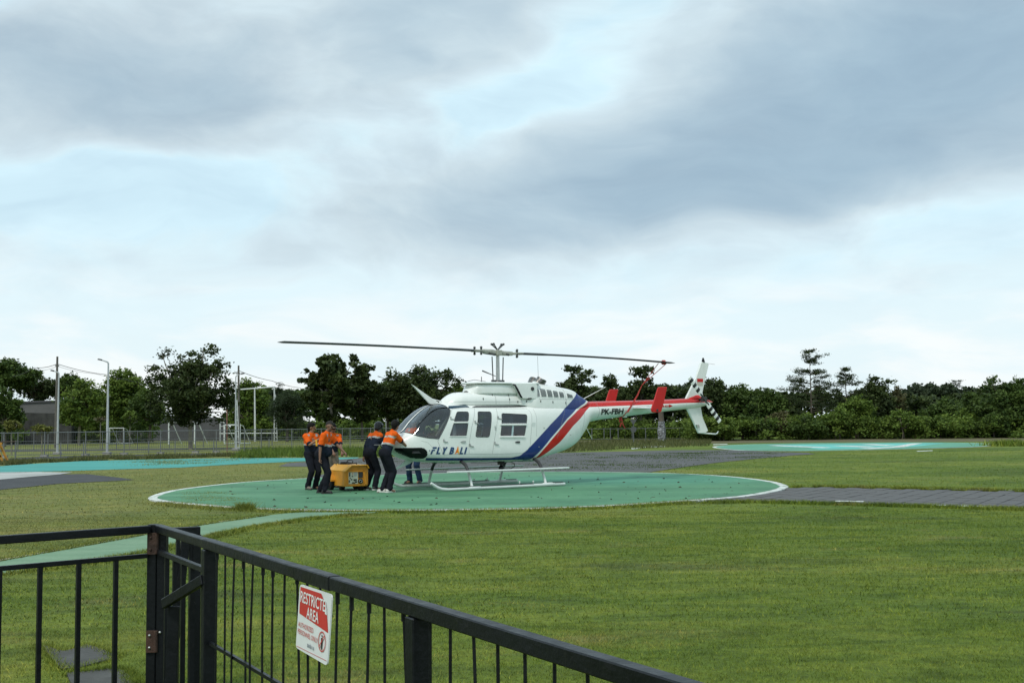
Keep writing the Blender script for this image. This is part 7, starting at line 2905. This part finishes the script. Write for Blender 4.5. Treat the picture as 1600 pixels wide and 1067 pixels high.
HARD = []
for pts in (shrink(PAD, .10), gp([(-260, 945), (0, 878), (60, 867), (150, 851), (235, 835), (330, 819), (420, 806), (470, 801), (600, 800.5), (560, 803.5), (480, 810.5), (400, 822.5), (350, 832), (300, 844), (235, 861), (140, 878), (0, 898), (-260, 984)]),
            [Vector((a, c, 0)) for a, c in PV], gp([(-60, 741), (0, 738.5), (112, 739), (135, 741.2), (180, 746), (206, 749.8), (150, 752.7), (90, 755.7), (0, 765), (-60, 771)]),
            gp([(68, 1011), (98, 1021), (135, 1011), (174, 1025), (150, 1036), (94, 1046)]), gp([(105, 1055), (165, 1048), (191, 1049), (212, 1075), (120, 1090)]),
            gp([(440, 728), (560, 716.6), (700, 711.6), (860, 708.5), (1064, 703.8), (1150, 704), (1255, 708.5), (1240, 711.2), (1180, 716.6), (1120, 722.5), (1060, 730.4), (1010, 738), (930, 738.3), (800, 738.5), (680, 741), (560, 745), (475, 748.5), (525, 736)]),
            gp([(-90, 737), (0, 729), (62, 724.6), (125, 721.2), (312, 717.2), (475, 716), (560, 715), (475, 720.2), (375, 724.6), (281, 730.2), (94, 735.8), (0, 737.6), (-90, 743)]), FAR):
    P = [(q[0], q[1]) for q in pts]
    xs_, ys_ = [p[0] for p in P], [p[1] for p in P]
    HARD.append((P, 0, 0, 0, min(xs_), max(xs_), min(ys_), max(ys_)))


def blades(name, n, y0, y1, wide, hgt, wid, seed, power=1.0, fn=None, label=None, lean=.55, material=None):
    r = np.random.default_rng(seed)
    y = y0 + (y1 - y0) * r.random(n * 2)**power
    x = r.uniform(-1, 1, n * 2) * (y * wide + 1.0)
    if fn is not None:
        x, y = fn(r, n * 2)
    # patchy density
    keep = []
    pr = r.random(len(x))
    for i in range(len(x)):
        v = mnoise.noise(Vector((x[i] * .9, y[i] * .9, 3.0))) * .35 + mnoise.noise(Vector((x[i] * 4, y[i] * 4, 1.0))) * .35
        if pr[i] < .62 + v and not on_hard(x[i], y[i]):
            keep.append(i)
            if len(keep) >= n:
                break
    x, y = x[keep], y[keep]
    m_ = len(x)
    a = r.uniform(0, 2 * math.pi, m_)
    h = hgt * r.uniform(.45, 1.3, m_)
    w = wid * r.uniform(.6, 1.4, m_)
    la_ = r.uniform(0, 2 * math.pi, m_)
    ll = h * r.uniform(.15, 1.3, m_) * lean / .55
    base = np.stack([x, y, np.full(m_, -.004)], 1)
    d = np.stack([np.cos(a), np.sin(a), np.zeros(m_)], 1) * w[:, None] * .5
    tip = base + np.stack([np.cos(la_) * ll, np.sin(la_) * ll, h], 1)
    V = np.stack([base - d, base + d, tip], 1).reshape(-1, 3)
    F = np.arange(m_ * 3).reshape(m_, 3)
    t = np.clip(r.normal(.5, .22, m_), 0, 1)
    t[r.random(m_) < .05] = 1.0
    me = npmesh(name, V, F, {'tint': ('FACE', t)})
    return tag(obj(name, me, material or M_BLADES), label, kind='stuff')


M_BLADES = lawn_mat()
blades('grass', 210000, 3.0, 9.5, .52, .026, .0046, 401, .80, label='short lawn grass near the railing')
blades('grass', 190000, 9.5, 21.0, .50, .028, .009, 402, .9, label='short lawn grass between the railing and the pad')
blades('grass', 70000, 21.0, 60.0, .52, .032, .022, 403, 1.0, label='short lawn grass around and beyond the pad')


def along(poly, width):
    P = [Vector(q) for q in poly]
    seg = [(P[i], P[i + 1]) for i in range(len(P) - 1)]
    Ls = np.array([(c - a).length for a, c in seg])
    def fn(r, n):
        k = r.choice(len(seg), n, p=Ls / Ls.sum())
        t = r.random(n)
        A = np.array([[s_[0].x, s_[0].y] for s_ in seg])[k]
        B = np.array([[s_[1].x, s_[1].y] for s_ in seg])[k]
        q = A + (B - A) * t[:, None] + r.normal(size=(n, 2)) * width
        return q[:, 0], q[:, 1]
    return fn


HARD_ALL = HARD
HARD = HARD[1:]
# grass creeping over the near edge of the pad and the edges of the paths
near_edge = [q for q in PAD if True]
i0 = min(range(len(PAD)), key=lambda i: (PAD[i] - G(1120, 781)).length)
i1 = min(range(len(PAD)), key=lambda i: (PAD[i] - G(262, 787)).length)
seq = PAD[i0:i1 + 1] if i0 < i1 else PAD[i1:i0 + 1]
blades('edge_grass', 19000, 0, 1, 1, .055, .016, 404, fn=along([q - (PC - q).normalized() * .07 for q in seq], .15), label='grass creeping over the near rim of the helipad')
HARD = HARD_ALL
for L, nn, hh, sd, lab in ((gp([(0, 878), (60, 867), (150, 851), (235, 835), (330, 819), (420, 806)]), 9000, .05, 405, 'grass along the upper edge of the pale path'),
                           (gp([(0, 898), (140, 879), (235, 862), (300, 845), (400, 823), (480, 811), (560, 804)]), 12000, .06, 406, 'grass along the lower edge of the pale path'),
                           (gp([(1240, 762), (1300, 762), (1450, 765.2), (1600, 768.5), (1700, 771)]), 7000, .09, 407, 'grass along the far edge of the paver path'),
                           (gp([(1100, 786), (1180, 784.8), (1300, 788.2), (1450, 792.4), (1600, 797), (1700, 800)]), 8000, .08, 408, 'grass along the near edge of the paver path')):
    blades('edge_grass', nn, 0, 1, 1, hh, .014, sd, fn=along(L, .10), label=lab)

for L, sd in ((([(66, 1009), (98, 1019), (120, 1014), (135, 1008), (160, 1016), (176, 1024), (176, 1031), (150, 1037), (125, 1044), (94, 1047), (80, 1030), (66, 1009)]), 417),
              (([(103, 1053), (130, 1051), (165, 1046), (192, 1047), (205, 1060), (214, 1075)]), 418)):
    HARD = []
    blades('edge_grass', 2600, 0, 1, 1, .040, .006, sd, fn=along(gp(L), .035), label='grass growing over the edge of a stepping slab')
# weeds growing in the apron and on the pad
HARD = []
wr_ = np.random.default_rng(9)


def spots(L, n, rad):
    C = []
    P = [(q.x, q.y) for q in gp(L)]
    xs_, ys_ = [p[0] for p in P], [p[1] for p in P]
    while len(C) < n:
        x, y = wr_.uniform(min(xs_), max(xs_)), wr_.uniform(min(ys_), max(ys_))
        if in_poly(x, y, P):
            C.append((x, y, rad * wr_.uniform(.4, 1.6)))
    C = np.array(C)

    def fn(r, m_):
        k = r.integers(0, len(C), m_)
        g = r.normal(size=(m_, 2)) * np.array([1.6, .7])
        return C[k, 0] + g[:, 0] * C[k, 2], C[k, 1] + g[:, 1] * C[k, 2]
    return fn


M_WEED = L_MID
blades('apron_weeds', 6500, 0, 1, 1, .06, .03, 410, material=L_MID, fn=spots([(880, 709), (1064, 704.5), (1150, 704.5), (1240, 710), (1180, 716), (1060, 730), (1010, 737), (880, 737)], 55, .34), label='weeds growing between the stones of the apron')
blades('apron_weeds', 2500, 0, 1, 1, .06, .03, 411, material=L_MID, fn=spots([(560, 717), (860, 709), (880, 737), (700, 739), (560, 743)], 45, .35), label='weeds on the apron behind the nose and belly of the helicopter')
blades('pad_weeds', 6500, 0, 1, 1, .05, .02, 412, fn=spots([(262, 778), (300, 768), (360, 772), (400, 790), (330, 791), (290, 787)], 60, .10), label='tufts of weed along the left end of the pad')
blades('pad_weeds', 4500, 0, 1, 1, .04, .018, 413, fn=spots([(420, 795), (1000, 785), (1120, 778), (1040, 745), (1180, 753), (1200, 762), (1000, 770), (600, 788)], 60, .06), label='stray weeds and leaf litter on the pad')
blades('pad_weeds', 3500, 0, 1, 1, .05, .025, 414, fn=spots([(200, 719), (330, 717), (420, 717), (330, 724), (230, 728), (180, 727)], 40, .30), label='weeds on the cyan pad')
blades('grass_tuft', 800, 0, 1, 1, .15, .016, 415, fn=spots([(379, 796.6), (392, 796.6), (392, 798), (379, 798)], 4, .05), label='thick tuft of grass on the near left edge of the pad')
blades('grass_tuft', 1200, 0, 1, 1, .35, .05, 416, fn=spots([(1560, 696), (1585, 695), (1590, 697), (1565, 699)], 6, .35), label='dark tuft beyond the right end of the far pad')

# dead leaves lying on the pad
lf_ = np.random.default_rng(31)
C = []
while len(C) < 170:
    a, d = lf_.uniform(0, 2 * math.pi), 7.0 * lf_.random()**.4
    C.append((PC.x + d * math.cos(a), PC.y + d * math.sin(a), .043))
V, F = leaves_at(np.array(C), .07, lf_, .95, 0, .6)
me = npmesh('fallen_leaves', V, F, {'tint': ('FACE', lf_.random(len(F)))})
tag(obj('fallen_leaves', me, mat('dead_leaf', (.055, .050, .028), .9, var=.4, scale=3)), 'dead leaves scattered on the green pad', kind='stuff')
